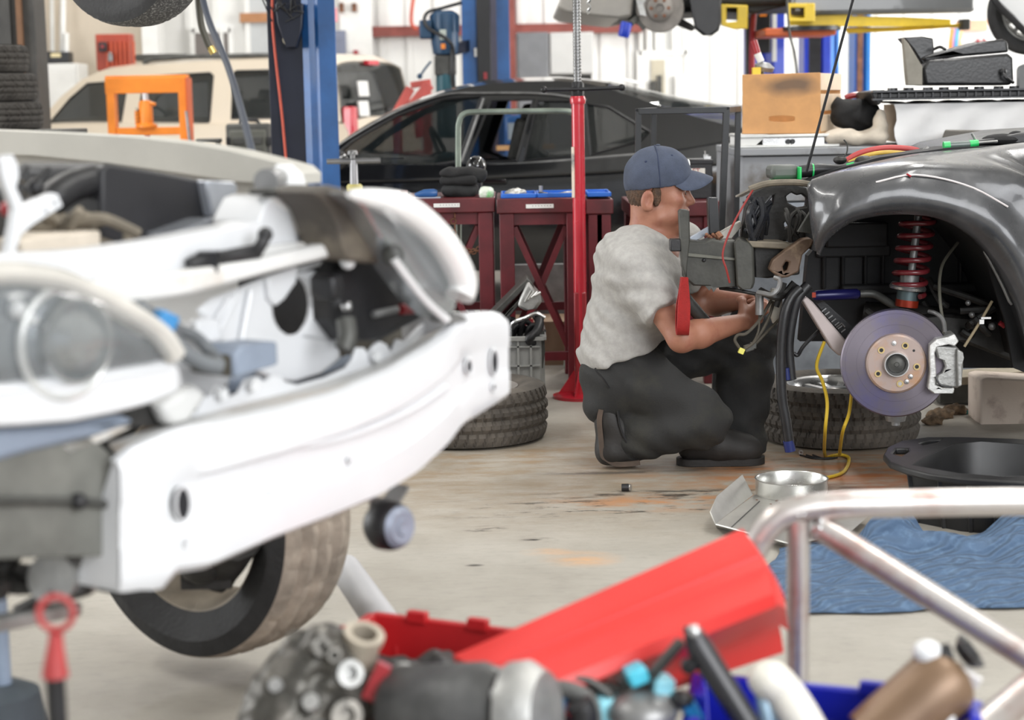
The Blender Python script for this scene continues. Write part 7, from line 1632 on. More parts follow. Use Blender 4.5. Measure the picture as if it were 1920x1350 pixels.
# engine bay
part('air_filter_box', MB().plate([(190, 318), (204, 306), (300, 322), (385, 338), (398, 420), (396, 436), (322, 436), (318, 440), (318, 462), (190, 468)], [], lambda a, b, q: W(a, b, .42) - NN * .22 * q), mat('satin_black_box', (.016, .016, .019), .5, 0, .2, 6), wc, 30, .012)
part('filter_box_end', MB().plate([(385, 338), (436, 340), (446, 346), (448, 398), (440, 408), (398, 406)], [], lambda a, b, q: W(a, b, .4) - NN * .16 * q), mat('glossy_grey_cap', (.36, .38, .42), .2, .3, .15, 5, coat=.3), wc, 30, .012)
part('filter_foot', MB().plate([(322, 438), (398, 410), (432, 408), (430, 422), (392, 446), (324, 446)], [], lambda a, b, q: W(a, b, .36) - NN * .1 * q), mat('glossy_grey_cap', (.36, .38, .42)), wc, 30, .006)
part('intake_hose', MB().tube(crv([W(60, 405, .5), W(92, 378, .45), W(130, 352, .45), W(170, 340, .45), W(200, 335, .45)], 6), .026, 14), m_black, wc)
part('hinge_bracket', MB().plate([(2, 300), (10, 292), (24, 290), (34, 310), (36, 332), (30, 352), (46, 386), (98, 362), (108, 364), (118, 386), (64, 420), (40, 440), (28, 476), (14, 474), (24, 424), (28, 392), (10, 345), (4, 322)], [el(87, 397, 4, 4, 10), el(103, 381, 4, 4, 10)], lambda a, b, q: W(a, b, .25) - NN * .015 * q), m_wcar, wc, 30, .004)
mb = MB()
for a, b, c_, d, r_ in ((40, 340, 52, 312, .01), (66, 350, 92, 315, .011), (48, 365, 60, 345, .008)): mb.tube([W(a, b, .4), W(c_, d, .4)], [r_, r_ * .4], 8)
mb.ball(W(66, 352, .4), .014); part('bay_levers', mb, m_blackm, wc)
part('red_cap', MB().ball(W(14, 392, .3), .012), m_red, wc)
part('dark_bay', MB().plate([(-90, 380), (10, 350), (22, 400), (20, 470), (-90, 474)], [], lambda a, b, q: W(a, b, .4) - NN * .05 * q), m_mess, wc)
mb = MB(); rr = random.Random(17)
for i in range(14): p0 = W(60 + rr.random() * 130, 400 + rr.random() * 50, .35 + .1 * rr.random()); mb.tube(crv([p0, p0 + Vector((rr.uniform(-.05, .05), 0, rr.uniform(-.02, .03))), p0 + Vector((rr.uniform(-.09, .09), .03, rr.uniform(-.03, .02)))], 4), .009, 8)
part('bay_fittings', mb, mat('dusty_tan_metal', (.17, .145, .11)), wc)
part('engine_cover', MB().plate([(40, 452), (90, 440), (190, 432), (190, 470), (40, 474)], [], lambda a, b, q: W(a, b, .33) - NN * .3 * q), m_rag, wc, 30, .02)
part('bay_pump', MB().ball(W(452, 405, .32), .04).ball(W(458, 380, .3), .015).cyl(W(440, 415, .3), W(470, 412, .3), .03, 14), m_strap, wc)
# wheel, knuckle, horn
wcn = P(398, 948, 3.72)
m_tread = mat('dusty_tread', (.33, .28, .23), .85, 0, .3, 14, .2, 60)
whl = part('wheel', MB().ring(tyre_prof(.312, .215, .215, .015), wcn, tuple(B_), 160, tread(44, .004, .03, 5, 17)), m_rubber, wc, 30)
whl.data.materials.append(m_tread)
for p_ in whl.data.polygons:
    rad = sqrt(max(0, (Vector(p_.center) + wloc(wc) - wcn).length_squared - ((Vector(p_.center) + wloc(wc) - wcn).dot(B_)) ** 2))
    if rad > .2985: p_.material_index = 1
part('rim', rim_mb(wcn, tuple(B_), .215, .2, 5), mat('dusty_rim', (.25, .215, .17), .6, .3, .25, 8), whl, 35)
kn = part('knuckle', MB().tube(crv([P(430, 1000, 3.5), P(415, 1060, 3.55), P(400, 1105, 3.55)], 5), [.07, .05, .02], 12).box(P(390, 1075, 3.55), (.1, .06, .05)).ball(P(378, 1050, 3.52), .05), m_mess, wc)
part('axle_shaft', MB().tube([wcn, wcn - B_ * .55 + Vector((0, 0, .03))], .024, 12), m_mess, wc)
hc_ = W(734, 986, -.02)
hr = part('horn', MB().lathe([(0, .02), (.02, .021), (.03, .018), (.037, .012), (.04, .0), (.04, -.02), (.03, -.035), (0, -.04)], hc_, (.75, -.66, .05), 32), m_black, wc)
part('horn_face', MB().lathe([(0, .024), (.012, .026), (.014, .023), (.026, .024), (.034, .016), (.0, .01)], hc_ + Vector((.002, -.002, 0)), (.75, -.66, .05), 32), mat('blue_grey_disc', (.25, .28, .35), .4, .3), hr)
part('horn_bracket', MB().bar(hc_ - NN * .03, W(752, 912, .02), .03, .008).bar(hc_ - NN * .03, W(712, 935, .02), .03, .01), m_grey, wc)
# stands that carry the nose
ps_ = W(-60, 1200, .3)
ws = thing('axle_stand', 'pale blue axle stand at the lower left frame edge', 'axle stand', (P(4, 1250, 2.9).x, 2.9, 0))
q = P(4, 1250, 2.9)
part('post', MB().cyl((q.x, 2.9, .06), (q.x, 2.9, .50), .014, 14), mat('pale_blue_paint', (.3, .38, .5), .4), ws)
part('saddle', MB().box((q.x, 2.9, .51), (.1, .06, .02)), m_grey, ws)
q2 = P(18, 1330, 2.9)
part('foot', MB().lathe([(0, 0), (.08, 0), (.082, .16), (.07, .235), (.04, .25), (0, .25)], (q2.x - .02, 2.9, .0), (0, 0, 1), 28), mat('slate_blue_rubber', (.06, .075, .09), .7, 0, .2), ws)
# ------------------------------------------------------------------ raised wheel at the top left
hwc = P(246, -108, 7.0)
rw = thing('raised_pickup', 'raised vehicle whose black tyre hangs at the top left', 'car', (hwc.x, hwc.y, hwc.z - .31))
m_speck = mat('gritty_tread', (.06, .06, .06), .8, 0, 0, 120, .3, 120, col2=(.32, .32, .31))
rt = part('wheel', tyre_mb(hwc, (-.5, -.87, 0), .314, .22, .2, 120, 60, .1, .004), m_rubber, rw, 30)
rt.data.materials.append(m_speck)
for p_ in rt.data.polygons:
    dv = Vector(p_.center) + wloc(rw) - hwc; ax_ = Vector((-.5, -.87, 0)).normalized()
    if sqrt(max(0, dv.length_squared - dv.dot(ax_) ** 2)) > .3: p_.material_index = 1
part('rim', rim_mb(hwc, (-.5, -.87, 0), .2, .2, 5), m_dark, rt, 35)
part('body_side', MB().box(hwc + Vector((.2, 1.0, .5)), (1.8, 1.6, .5), (0, 0, .5)), m_under, rw, 30, .08)
part('stub_axle', MB().tube([hwc, hwc + Vector((.4, .7, .02))], .04, 12).tube([hwc + Vector((.25, .45, .02)), hwc + Vector((.25, .5, .4))], .03, 10), m_under, rw)
# hanging hose and rod over the white car
single('hanging_rod', MB().tube(crv([P(374, -30, 4.4), P(392, 40, 4.3), P(425, 118, 4.1), P(452, 205, 3.85), P(476, 300, 3.6), P(490, 360, 3.45), P(492, 392, 3.4)], 6), .008, 10), mat('blue_grey_rod', (.022, .03, .05), .6, 0), 'long bent blue-grey hose hanging down to the white car', 'hose')
hh = single('brass_tipped_hose', MB().tube(crv([P(370, -30, 4.4), P(376, 40, 4.4), P(387, 75, 4.4), P(395, 92, 4.4)], 5), .0085, 10), mat('dark_olive_hose', (.06, .055, .04), .5), 'short hose with brass tip hanging top left', 'hose')
part('brass_tip', MB().cyl(P(394, 88, 4.4), P(401, 100, 4.4), .009, 10), mat('brass', (.6, .45, .15), .3, .9), hh)
# ================================================================== FLOOR ITEMS AND FOREGROUND
# drain pan
zr_ = .165; pc = P(1872, 870, 5.25); Fz = lambda u_, v, z: Fl(u_, v, z)
dp = thing('drain_pan', 'black plastic oil drain pan on the floor under the brake disc', 'drain pan', (Fl(1870, 920).x, Fl(1870, 920).y, 0))
outer = [(1656, 852), (1664, 838), (1690, 826), (1740, 819), (1800, 819), (1900, 822), (1990, 828), (2070, 850), (2080, 880), (2040, 900), (1980, 908), (1900, 903), (1800, 896), (1740, 888), (1700, 878), (1668, 866)]
inner = [(1712, 872), (1735, 858), (1788, 833), (1840, 828), (1990, 838), (2030, 860), (2000, 884), (1940, 892), (1880, 893), (1800, 887)]
slot = [(1672, 850), (1680, 840), (1702, 840), (1704, 846), (1690, 855)]
slot2 = [(1722, 830), (1740, 825), (1765, 823), (1756, 829), (1730, 834)]
m_pan = mat('oily_black_plastic', (.008, .008, .009), .42, 0, .3, 8)
part('rim', MB().plate(outer, [inner, slot, slot2], lambda a, b, k: Fz(a, b, zr_) + Vector((0, 0, -.02 * k))), m_pan, dp, 30, .005)
cpan = Fz(1872, 862, zr_); cpan.z = 0
inw = [Fz(a, b, zr_) for a, b in inner]; cen = sum(inw, Vector()) / len(inw)
bot = [Vector((cen.x + (p.x - cen.x) * .86, cen.y + (p.y - cen.y) * .86, .012)) for p in inw]
mb = MB(); n = len(inw); outw = [Vector((cen.x + (p.x - cen.x) * 1.06, cen.y + (p.y - cen.y) * 1.06, zr_ - .004)) for p in inw]; outb = [Vector((cen.x + (p.x - cen.x) * .95, cen.y + (p.y - cen.y) * .95, .0)) for p in inw]
v = inw + bot + outw + outb; f = []
for i in range(n):
    j = (i + 1) % n; f += [(i, j, n + j, n + i), (2 * n + j, 2 * n + i, 3 * n + i, 3 * n + j), (i, 2 * n + i, 2 * n + j, j)]
f += [tuple(n + i for i in range(n)), tuple(3 * n + i for i in range(n))]
part('tub', mb.add(v, f), m_pan, dp, 50)
for i in range(16):
    t = i / 16 * n; k = int(t); p = outw[k].lerp(outw[(k + 1) % n], t - k); q = outb[k].lerp(outb[(k + 1) % n], t - k); part('stiffening_rib', MB().bar(p, q, .012, .012), m_pan, dp, 30, .002)
# folded sheet metal with ring
m_sheet = mat('brushed_sheet', (.50, .49, .46), .38, .6, .12, 7)
smt = thing('sheet_metal_duct', 'bent pale sheet metal plate lying before the mechanic', 'sheet metal', Fl(1480, 985))
part('flat', MB().plate([(1342, 982), (1414, 928), (1440, 922), (1500, 932), (1628, 968), (1594, 998), (1520, 1015), (1480, 1018)], [], lambda a, b, k: Fz(a, b, .03 - .004 * k)), m_sheet, smt, 30)
rows = [[Fz(1342, 982, .03), Fz(1362, 966, .03), Fz(1412, 928, .03)], [Fz(1342, 982, .03) + Vector((-.012, .02, .03)), Fz(1362, 966, .03) + Vector((-.02, .05, .045)), Fz(1400, 930, .03) + Vector((-.01, .02, .06))]]
part('upturned_edge', MB().sheet(rows, t=.003), m_sheet, smt, 60)
mb = MB().sheet([[Fz(a, b, .03) for a, b in ((1342, 982), (1480, 1018))], [Fz(a, b, .0) for a, b in ((1344, 988), (1482, 1026))]], t=.003)
mb.sheet([[Fz(a, b, .03) for a, b in ((1480, 1018), (1594, 998))], [Fz(a, b, .0) for a, b in ((1482, 1026), (1596, 1006))]], t=.003)
part('downturned_edge', mb, m_sheet, smt)
part('crease', MB().tube([Fz(1372, 988, .031), Fz(1424, 940, .031)], .0016, 6), m_dark, smt)
mb = MB(); rr = random.Random(2)
for i in range(7): mb.ball(Fz(1415 + rr.random() * 70, 935 + rr.random() * 25, .031), (.004, .004, .001), 8)
part('drips', mb, m_rust, smt)
rc_ = Fz(1484, 926, .03)
single('steel_ring', MB().ring([(.102, .0), (.106, .0), (.106, .045), (.108, .047), (.104, .048), (.102, .045)], (rc_.x, rc_.y, .031), (0, 0, 1), 56), mat('bright_ring_metal', (.62, .62, .6), .25, .85, .1), 'shiny metal ring standing on the bent sheet metal', 'ring')
# moving blanket
FLc, FRc, BLc, BRc = Fl(1462, 1158), Fl(2010, 1138), Fl(1405, 1045), Fl(2000, 1000)
BLc = Fl(1440, 1035)
def bz(s_, t):
    z = .016
    z += .06 * math.exp(-((s_ - .30 - .05 * t) / .035) ** 2) * max(0, (t - .45) / .55) ** .8 * (t > .45)
    z += .065 * math.exp(-((s_ - .44 + .12 * (1 - t)) / .05) ** 2) * max(0, (t - .35) / .65)
    z += .07 * math.exp(-((s_ - .82 - .1 * (1 - t)) / .09) ** 2) * max(0, (t - .3) / .7)
    z += .05 * math.exp(-((t - .62 - .12 * sin(4 * s_)) / .05) ** 2) * max(0, sin(3.2 * s_))
    z += .03 * max(0, sin(9 * s_ + 5 * t)) * (t * (1 - t)) * 2
    z += .02 * math.exp(-((s_ - .2 - .25 * t) / .04) ** 2) * t
    return z
rows = []
for i in range(64):
    t = i / 63; r_ = []
    for j in range(110):
        s_ = j / 109; p = FLc.lerp(FRc, s_).lerp(BLc.lerp(BRc, s_), t)
        p.y += .03 * sin(s_ * 9) * t + (.01 * sin(s_ * 14) if t < .05 else 0); p.x += .03 * sin(t * 7 + 1) * (1 - s_)
        e = min(1, min(t, 1 - t) * 18 + .0); e2 = min(1, min(s_, 1 - s_) * 30)
        zz = bz(s_, t); q_ = .5 * (1 + sin(2 * pi * (p.x * 6 + abs(((p.y * 9) % 1) - .5) * 1.6))); zz += .007 * q_ ** .5
        r_.append(Vector((p.x, p.y, .004 + (zz - .004) * min(1, .35 + .65 * min(e, e2)))))
    rows.append(r_)
m_blanket = mat('quilted_blue_fabric', (.075, .125, .21), .9, 0, .16, 30, .25, 160, col2=(.115, .185, .29))
nt = m_blanket.node_tree; N = nt.nodes; L = nt.links; bb = N['Principled BSDF']; tc = N.new('ShaderNodeTexCoord')
hs = []
for rz in (1.2,):
    mp = N.new('ShaderNodeMapping'); mp.inputs['Rotation'].default_value = (0, 0, rz); L.new(tc.outputs['Object'], mp.inputs['Vector'])
    wv = N.new('ShaderNodeTexWave'); wv.wave_type = 'BANDS'; wv.inputs['Scale'].default_value = 10; wv.inputs['Distortion'].default_value = 5; wv.inputs['Detail'].default_value = .3; wv.inputs['Detail Scale'].default_value = 1.5
    L.new(mp.outputs['Vector'], wv.inputs['Vector']); hs.append(wv.outputs['Fac'])
bp = N.new('ShaderNodeBump'); bp.inputs['Strength'].default_value = .9; bp.inputs['Distance'].default_value = .012; L.new(hs[0], bp.inputs['Height']); L.new(bp.outputs['Normal'], bb.inputs['Normal'])
single('moving_blanket', MB().sheet(rows, vec=(0, 0, -.004)), m_blanket, 'rumpled quilted blue moving blanket on the floor at right', 'blanket', smooth=70)
# yellow cable, socket, nut, debris
yr = 5.62
hang = [P(1546, 640, yr), P(1531, 685, yr), P(1542, 715, yr), P(1551, 755, yr), P(1547, 810, yr)]
gnd = [Fl(1547, 854, .006), Fl(1563, 854, .008), Fl(1578, 853, .008), Fl(1592, 860, .006), Fl(1582, 884, .006), Fl(1552, 895, .006), Fl(1527, 893, .006)]
m_ycab = mat('yellow_cable', (.62, .42, .03), .45, 0, .1)
yc = single('yellow_cable', MB().tube(crv(hang + gnd, 6), .0055, 8).tube(crv([P(1597, 735, yr), P(1592, 775, yr), P(1580, 810, yr), Fl(1574, 853, .012)], 6), .0055, 8), m_ycab, 'yellow cable trailing from the car onto the stained floor', 'cable')
part('black_end', MB().cyl(Fl(1527, 893, .006), Fl(1494, 889, .006), .006, 8), m_black, yc)
q = Fl(1174, 914, .013)
sk = thing('socket', 'small dark socket lying alone on the floor before the mechanic', 'socket', (q.x, q.y, 0))
part('barrel', MB().cyl(q + Vector((-.014, 0, 0)), q + Vector((.008, 0, 0)), .0115, 14), m_blackm, sk)
part('drive_end', MB().cyl(q + Vector((.008, 0, 0)), q + Vector((.014, -.003, 0)), .0105, 14), m_steel, sk)
q = Fl(1501, 849, .007)
single('wheel_nut', MB().ring([(.004, -.004), (.009, -.004), (.009, .004), (.004, .004)], (q.x, q.y, .0092), (.2, -1, 0), 6), m_steel, 'small bright nut by the tyre and the black hose end', 'nut')
for i, (u_, v, r_) in enumerate(((1760, 778, .03), (1785, 770, .035), (1745, 790, .022))):
    q = Fl(u_, v, .012)
    blob('oily_rag', [(q, (r_ * 1.6, r_, .014)), (q + Vector((.02, .01, .006)), (r_, r_ * .8, .012))], mat('brown_oily_rag', (.15, .1, .06), .9, 0, .5, 40), ['crumpled brown rag left of the block', 'crumpled brown rag nearest the concrete block', 'smallest crumpled brown rag beside the tyre'][i], 'rag', h=.004, disp=wr_(140, .005))
q = Fl(1812, 771, .01); single('teal_cap', MB().cyl((q.x, q.y, .001), (q.x, q.y, .014), .01, 12), mat('teal_plastic', (.02, .35, .35), .4), 'tiny teal cap on the floor near the block', 'cap')
mb = MB()
for i in range(3): mb.tube(crv([Fl(1500 + 12 * i, 853, .004), Fl(1530 + 8 * i, 860, .004), Fl(1560 + 5 * i, 858, .004)], 4), .003, 6)
single('black_strap', mb, m_black, 'thin black straps lying in front of the right tyre', 'strap')
# welded tube frame
m_tubes = mat('bare_steel_tube', (.55, .52, .5), .32, .75, 0, 6, .05, 60, col2=(.36, .22, .19))
TFY = 2.85
tf_ = thing('roll_bar_frame', 'welded bare steel tube frame in the right foreground', 'tube frame', (P(1500, 1200, TFY).x, TFY, 0))
main = crv([P(1380, 1120, TFY), P(1412, 1035, TFY), P(1448, 980, TFY), P(1490, 958, TFY), P(1560, 948, TFY), P(1700, 944, TFY), P(1850, 941, TFY), P(2050, 940, TFY), P(2500, 938, TFY)], 8)
part('main_tube', MB().tube(main, .0225, 20), m_tubes, tf_)
p0 = P(1497, 975, TFY); part('upright_tube', MB().cyl(p0, (p0.x, p0.y, .0), .0185, 18), m_tubes, tf_)
part('diagonal_tube', MB().cyl(P(1532, 985, TFY), P(2200, 1402, TFY - .26), .0215, 18), m_tubes, tf_)
part('lower_tube', MB().cyl(P(1960, 1268, TFY - .3), P(1780, 1420, TFY - .5), .024, 18), m_tubes, tf_)
part('brace_tube', MB().tube([P(1380, 1120, TFY), P(1340, 1230, TFY), (P(1320, 1300, TFY).x, TFY, 0)], .0225, 16), m_tubes, tf_)
mb = MB(); rr = random.Random(9)
for i in range(14): a_ = 2 * pi * i / 14; mb.ball(p0 + Vector((.018 * cos(a_), .018 * sin(a_), .012 + .004 * rr.random())), .006, 8)
for i in range(12): a_ = 2 * pi * i / 12; mb.ball(P(1532, 985, TFY) + Vector((.004 * cos(a_) + .0, .02 * sin(a_), .02 * cos(a_))), .006, 8)
part('weld_beads', mb, m_steel, tf_)
far = single('bare_pipe', MB().tube([P(648, 1068, 3.95), P(720, 1172, 3.5), P(815, 1310, 3.0), P(860, 1380, 2.85)], .0345, 22), mat('silver_painted_pipe', (.5, .5, .52), .5, .15, .06, 5), 'thick silver pipe slanting down beside the white car wheel', 'pipe')
# bins
def bin_(name, label, BLp, BRp, FLp, z, m, grp, wall=.012, lipm=None):
    bl, br, fl_ = Fl(*BLp, z), Fl(*BRp, z), Fl(*FLp, z); fr_ = fl_ + br - bl; top = [bl, br, fr_, fl_]; c = sum(top, Vector()) / 4
    t = thing(name, label, 'bin', (c.x, c.y, 0), grp)
    def ins(p, f_, zz): return Vector((c.x + (p.x - c.x) * f_, c.y + (p.y - c.y) * f_, zz))
    o1 = [ins(p, 1.0, z) for p in top]; o2 = [ins(p, .88, .0) for p in top]; i1 = [ins(p, .965, z) for p in top]; i2 = [ins(p, .85, .012) for p in top]
    f = []
    for i in range(4):
        j = (i + 1) % 4; f += [(i, j, 4 + j, 4 + i), (8 + i, 12 + i, 12 + j, 8 + j), (i, 8 + i, 8 + j, j)]
    f += [(4, 5, 6, 7), (12, 15, 14, 13)]
    part('tub', MB().add(o1 + o2 + i1 + i2, f), m, t, 30, .003)
    mb = MB()
    for i in range(4):
        a, b = ins(top[i], 1.015, z - .018), ins(top[(i + 1) % 4], 1.015, z - .018); mb.bar(a, b, .02, .034)
    part('rim', mb, m, t, 30, .004)
    mb = MB()
    for i in range(4):
        a, b = i1[i], i1[(i + 1) % 4]; a2, b2 = i2[i], i2[(i + 1) % 4]
        for k in (.15, .35, .5, .65, .85): mb.bar(a.lerp(b, k) - Vector((0, 0, .05)), a2.lerp(b2, k), .012, .008)
        for k in (.22, .6): mb.bar(a.lerp(b, k) + Vector((0, 0, .004)), a.lerp(b, k + .12) + Vector((0, 0, .004)), .016, .02)
    part('ribs', mb, m, t, 30, .002)
    return t, c, top
m_rbin = mat('red_bin_plastic', (.50, .018, .022), .35, 0, .08, 6)
m_bbin = mat('blue_bin_plastic', (.012, .02, .42), .35, 0, .08, 6)
rb_, rcn, rtop = bin_('parts_bin', 'red plastic bin full of engine parts in the foreground', (700, 1148), (1010, 1186), (484, 1296), .33, m_rbin, 'plastic parts bins')
bb_, bcn, btop = bin_('parts_bin', 'deep blue plastic bin in the foreground below the tube frame', (1312, 1262), (1826, 1312), (1280, 1420), .33, m_bbin, 'plastic parts bins')
# red lid of the bin
ra_ = [(1394, 1000, 2.98), (1412, 1026, 2.93), (1424, 1046, 2.90), (1440, 1072, 2.88), (1447, 1100, 2.83), (1452, 1128, 2.80), (1458, 1170, 2.84), (1464, 1218, 2.88)]
la_ = [(852, 1238, 2.76), (880, 1252, 2.72), (905, 1266, 2.69), (935, 1284, 2.66), (960, 1300, 2.63), (985, 1318, 2.60), (1020, 1335, 2.64), (1060, 1352, 2.68)]
offs = [0, 0, -.004, 0, 0, 0, 0, 0]
ra_ = [(a, b, c - .22 + (.09 if i > 5 else 0)) for i, (a, b, c) in enumerate(ra_)]; la_ = [(a, b, c - .16 + (.05 if i > 5 else 0)) for i, (a, b, c) in enumerate(la_)]
rows = []
for i in range(8):
    p0, p1 = P(*la_[i]), P(*ra_[i]); rows.append([p0.lerp(p1, t / 20) for t in range(21)])
cr_ = [crv([rows[i][j] for i in range(8)], 3) for j in range(21)]
rows2 = [[cr_[j][i] for j in range(21)] for i in range(len(cr_[0]))]
m_lid = mat('bright_red_lid', (.68, .035, .03), .38, 0, .05, 5)
ld = thing('bin_lid', 'bright red ribbed bin lid tilted up over the bins', 'bin lid', P(1150, 1200, 2.8))
part('panel', MB().sheet(rows2, t=.008), m_lid, ld, 35)
for k, ii in ((0, 2), (1, 3)):
    part('groove', MB().tube([rows[ii][j] + Vector((0, -.004, .004)) for j in range(21)], .004, 6), mat('darker_red_groove', (.5, .02, .02), .45), ld)
part('end_flange', MB().sheet([[P(a + 4, b + 2, c - .0) for a, b, c in ra_[:7]], [P(a + 16 + (6 if i > 3 else 0), b + 14, c + .06) for i, (a, b, c) in enumerate(ra_[:7])]], t=.006), m_lid, ld, 40)
part('far_skirt', MB().sheet([rows[0], [p + Vector((.0, .03, -.05)) for p in rows[0]]], t=.006), m_lid, ld, 40)
q = P(917, 1198, 2.93); single('purple_cap', MB().cyl(q, q + Vector((.0, -.012, .004)), .007, 12), mat('violet_plastic', (.12, .05, .5), .4), 'tiny violet cap on the inner wall of the red bin', 'cap')
# loose scrap filling the bins
def heap(c, top, z, label, seed):
    ops = []; r_ = random.Random(seed)
    for i in range(40):
        s_, t = .16 + .68 * r_.random(), .16 + .68 * r_.random(); p = top[3].lerp(top[2], s_).lerp(top[0].lerp(top[1], s_), t)
        zz = z - .05 * r_.random(); ops.append(('u', .02, ell((p.x, p.y, zz - .08), (.06, .06, .10))))
    ops.append(('u', .02, rbox((c.x, c.y, z * .38), (abs(top[1].x - top[0].x) * .26, .1, z * .3), .02)))
    o = sdf_part('scrap_parts', ops, .008, m_mess, None, wr_(90, .006), 0, (label, 'scrap')); o['kind'] = 'stuff'
heap(rcn, rtop, .30, 'dark loose scrap filling the red bin', 1); heap(bcn, btop, .17, 'dark loose scrap in the bottom of the blue bin', 2)
# engine casting (left of the bins)
ey = 2.42
E = lambda u_, v, d=0.0: P(u_, v, ey + d)
m_cast = mat('grimy_aluminium', (.10, .095, .085), .4, .6, .4, 16, .12, 60, col2=(.3, .28, .25))
eng = thing('engine_casting', 'grimy aluminium engine casting with bolt bosses lying on the red bin', 'engine part', E(600, 1360))
ops = [('u', 0, ell(E(560, 1300, .03), (.06, .07, .07))), ('u', .03, ell(E(610, 1250, .03), (.055, .06, .06))), ('u', .03, ell(E(540, 1360, .02), (.07, .08, .07))), ('u', .03, ell(E(650, 1310, .04), (.05, .05, .06))),
       ('u', .012, cap(E(598, 1195), E(612, 1235, .02), .02, .03)), ('u', .012, cap(E(560, 1210, .02), E(570, 1260, .03), .02, .03)), ('u', .012, cap(E(530, 1255, .01), E(550, 1290, .02), .02, .03)), ('u', .012, cap(E(505, 1310, .02), E(530, 1330, .03), .022, .03)),
       ('u', .01, cap(E(625, 1230, -.02), E(630, 1270, .02), .012, .02)), ('u', .012, rbox(E(660, 1235, .06), (.035, .03, .03), .01)), ('s', .006, ell(E(585, 1310, -.05), (.02, .02, .03))), ('s', .006, ell(E(600, 1275, -.04), (.018, .02, .01)))]
sdf_part('block', ops, .004, m_cast, eng, wr_(130, .0025), 1)
def boss(u_, v, r_, mm=m_cast, d=-.02, ax=(.35, -.9, .25)):
    part('boss', MB().ring([(r_ * .45, -.03), (r_, -.03), (r_, .012), (r_ * .92, .016), (r_ * .5, .016), (r_ * .45, .01)], E(u_, v, d), ax, 28).cyl(E(u_, v, d) - Vector(ax) * .02, E(u_, v, d), r_ * .47, 16), mm, eng, 35)
boss(652, 1262, .02, m_alu); boss(598, 1212, .014, d=-.02); boss(622, 1228, .011, m_cast, -.03); boss(600, 1335, .02, m_dark); boss(645, 1340, .024, m_cast, -.03)
part('bolt_stub', MB().cyl(E(585, 1325, -.04), E(582, 1315, -.06), .012, 12), m_steel, eng); part('bolt_stub', MB().cyl(E(520, 1290, -.02), E(516, 1284, -.04), .01, 12), m_steel, eng)
part('neck', MB().lathe([(.025, -.05), (.026, .03), (.029, .032), (.029, .042), (.019, .042), (.017, .0), (.0, -.01)], E(672, 1232, .03), (.25, -.3, .9), 24), mat('sandy_casting', (.42, .37, .3), .55, .3, .2, 20), eng)
part('red_gasket', MB().bar(E(690, 1310, .0), E(722, 1245, .0), .014, .02), m_red, eng)
# alternator
alt = thing('alternator', 'dark grey alternator lying right of the engine casting', 'alternator', E(830, 1360))
part('body', MB().lathe([(0, -.1), (.062, -.1), (.07, -.09), (.072, .04), (.06, .07), (.0, .075)], E(860, 1340, -.02), (.85, -.35, .12), 36), mat('graphite_casting', (.09, .09, .09), .45, .4, .3, 16, .1, 60), alt)
part('end_frame', MB().lathe([(0, .05), (.074, .05), (.076, .075), (.06, .1), (0, .105)], E(900, 1345, -.04), (.85, -.35, .12), 30), m_alu, alt)
mb = MB()
for i in range(8): a_ = 2 * pi * i / 8; mb.cyl(E(860, 1340, -.02) + Vector((0, .055 * cos(a_), .06 * sin(a_))), E(890, 1342, -.04) + Vector((.04, .055 * cos(a_), .06 * sin(a_))), .008, 8)
part('through_bolts', mb, m_steel, alt)
part('black_plug', MB().ball(E(828, 1262, .06), .02), m_black, alt)
part('mount_lug', MB().lathe([(0, 0), (.02, 0), (.022, .03), (.012, .034), (0, .034)], E(750, 1290, .05), (.4, -.4, .8), 20), m_alu, alt)
part('rust_patch_cap', MB().lathe([(0, 0), (.034, 0), (.034, .012), (.0, .016)], E(905, 1285, .0), (.1, -.3, .9), 24), mat('brown_burnt_metal', (.12, .075, .05)), alt)
# hoses and connectors
m_corr = mat('grey_corrugated', (.14, .14, .135), .5, 0, .2, 20)
hy_ = 2.45; H_ = lambda u_, v, d=0.0: P(u_, v, hy_ + d)
def corr(pts, r_):
    c = crv(pts, 14); return MB().tube(c, [r_ * (1 if i % 2 else .86) for i in range(len(c))], 12)
single('corrugated_hose', corr([H_(985, 1308), H_(1020, 1294), H_(1060, 1292), H_(1095, 1306), H_(1112, 1335), H_(1112, 1370)], .013), m_corr, 'grey corrugated hose arching over the red bin contents', 'hose')
single('elbow_hose', corr([H_(966, 1282, -.02), H_(975, 1305, -.02), H_(990, 1330, -.02), H_(1000, 1350, -.02)], .012), m_dark, 'short grey elbow hose beside the alternator', 'hose')
single('black_cable', MB().tube(crv([H_(1035, 1282, .03), H_(1060, 1272, .02), H_(1100, 1275, .02), H_(1130, 1292, .02), H_(1150, 1312, .02), H_(1170, 1350, .02)], 6), .006, 8), m_dark, 'dark cable looping beneath the red lid', 'cable')
single('rubber_elbow', MB().tube(crv([H_(1085, 1318, -.04), H_(1095, 1340, -.04), H_(1090, 1365, -.04)], 6), .02, 12), m_black, 'black rubber elbow below the corrugated hose', 'hose')
m_cyan = mat('cyan_connector', (.02, .22, .5), .35, 0, .15); m_pcy = mat('pale_cyan_connector', (.3, .68, .8), .3, 0, .1)
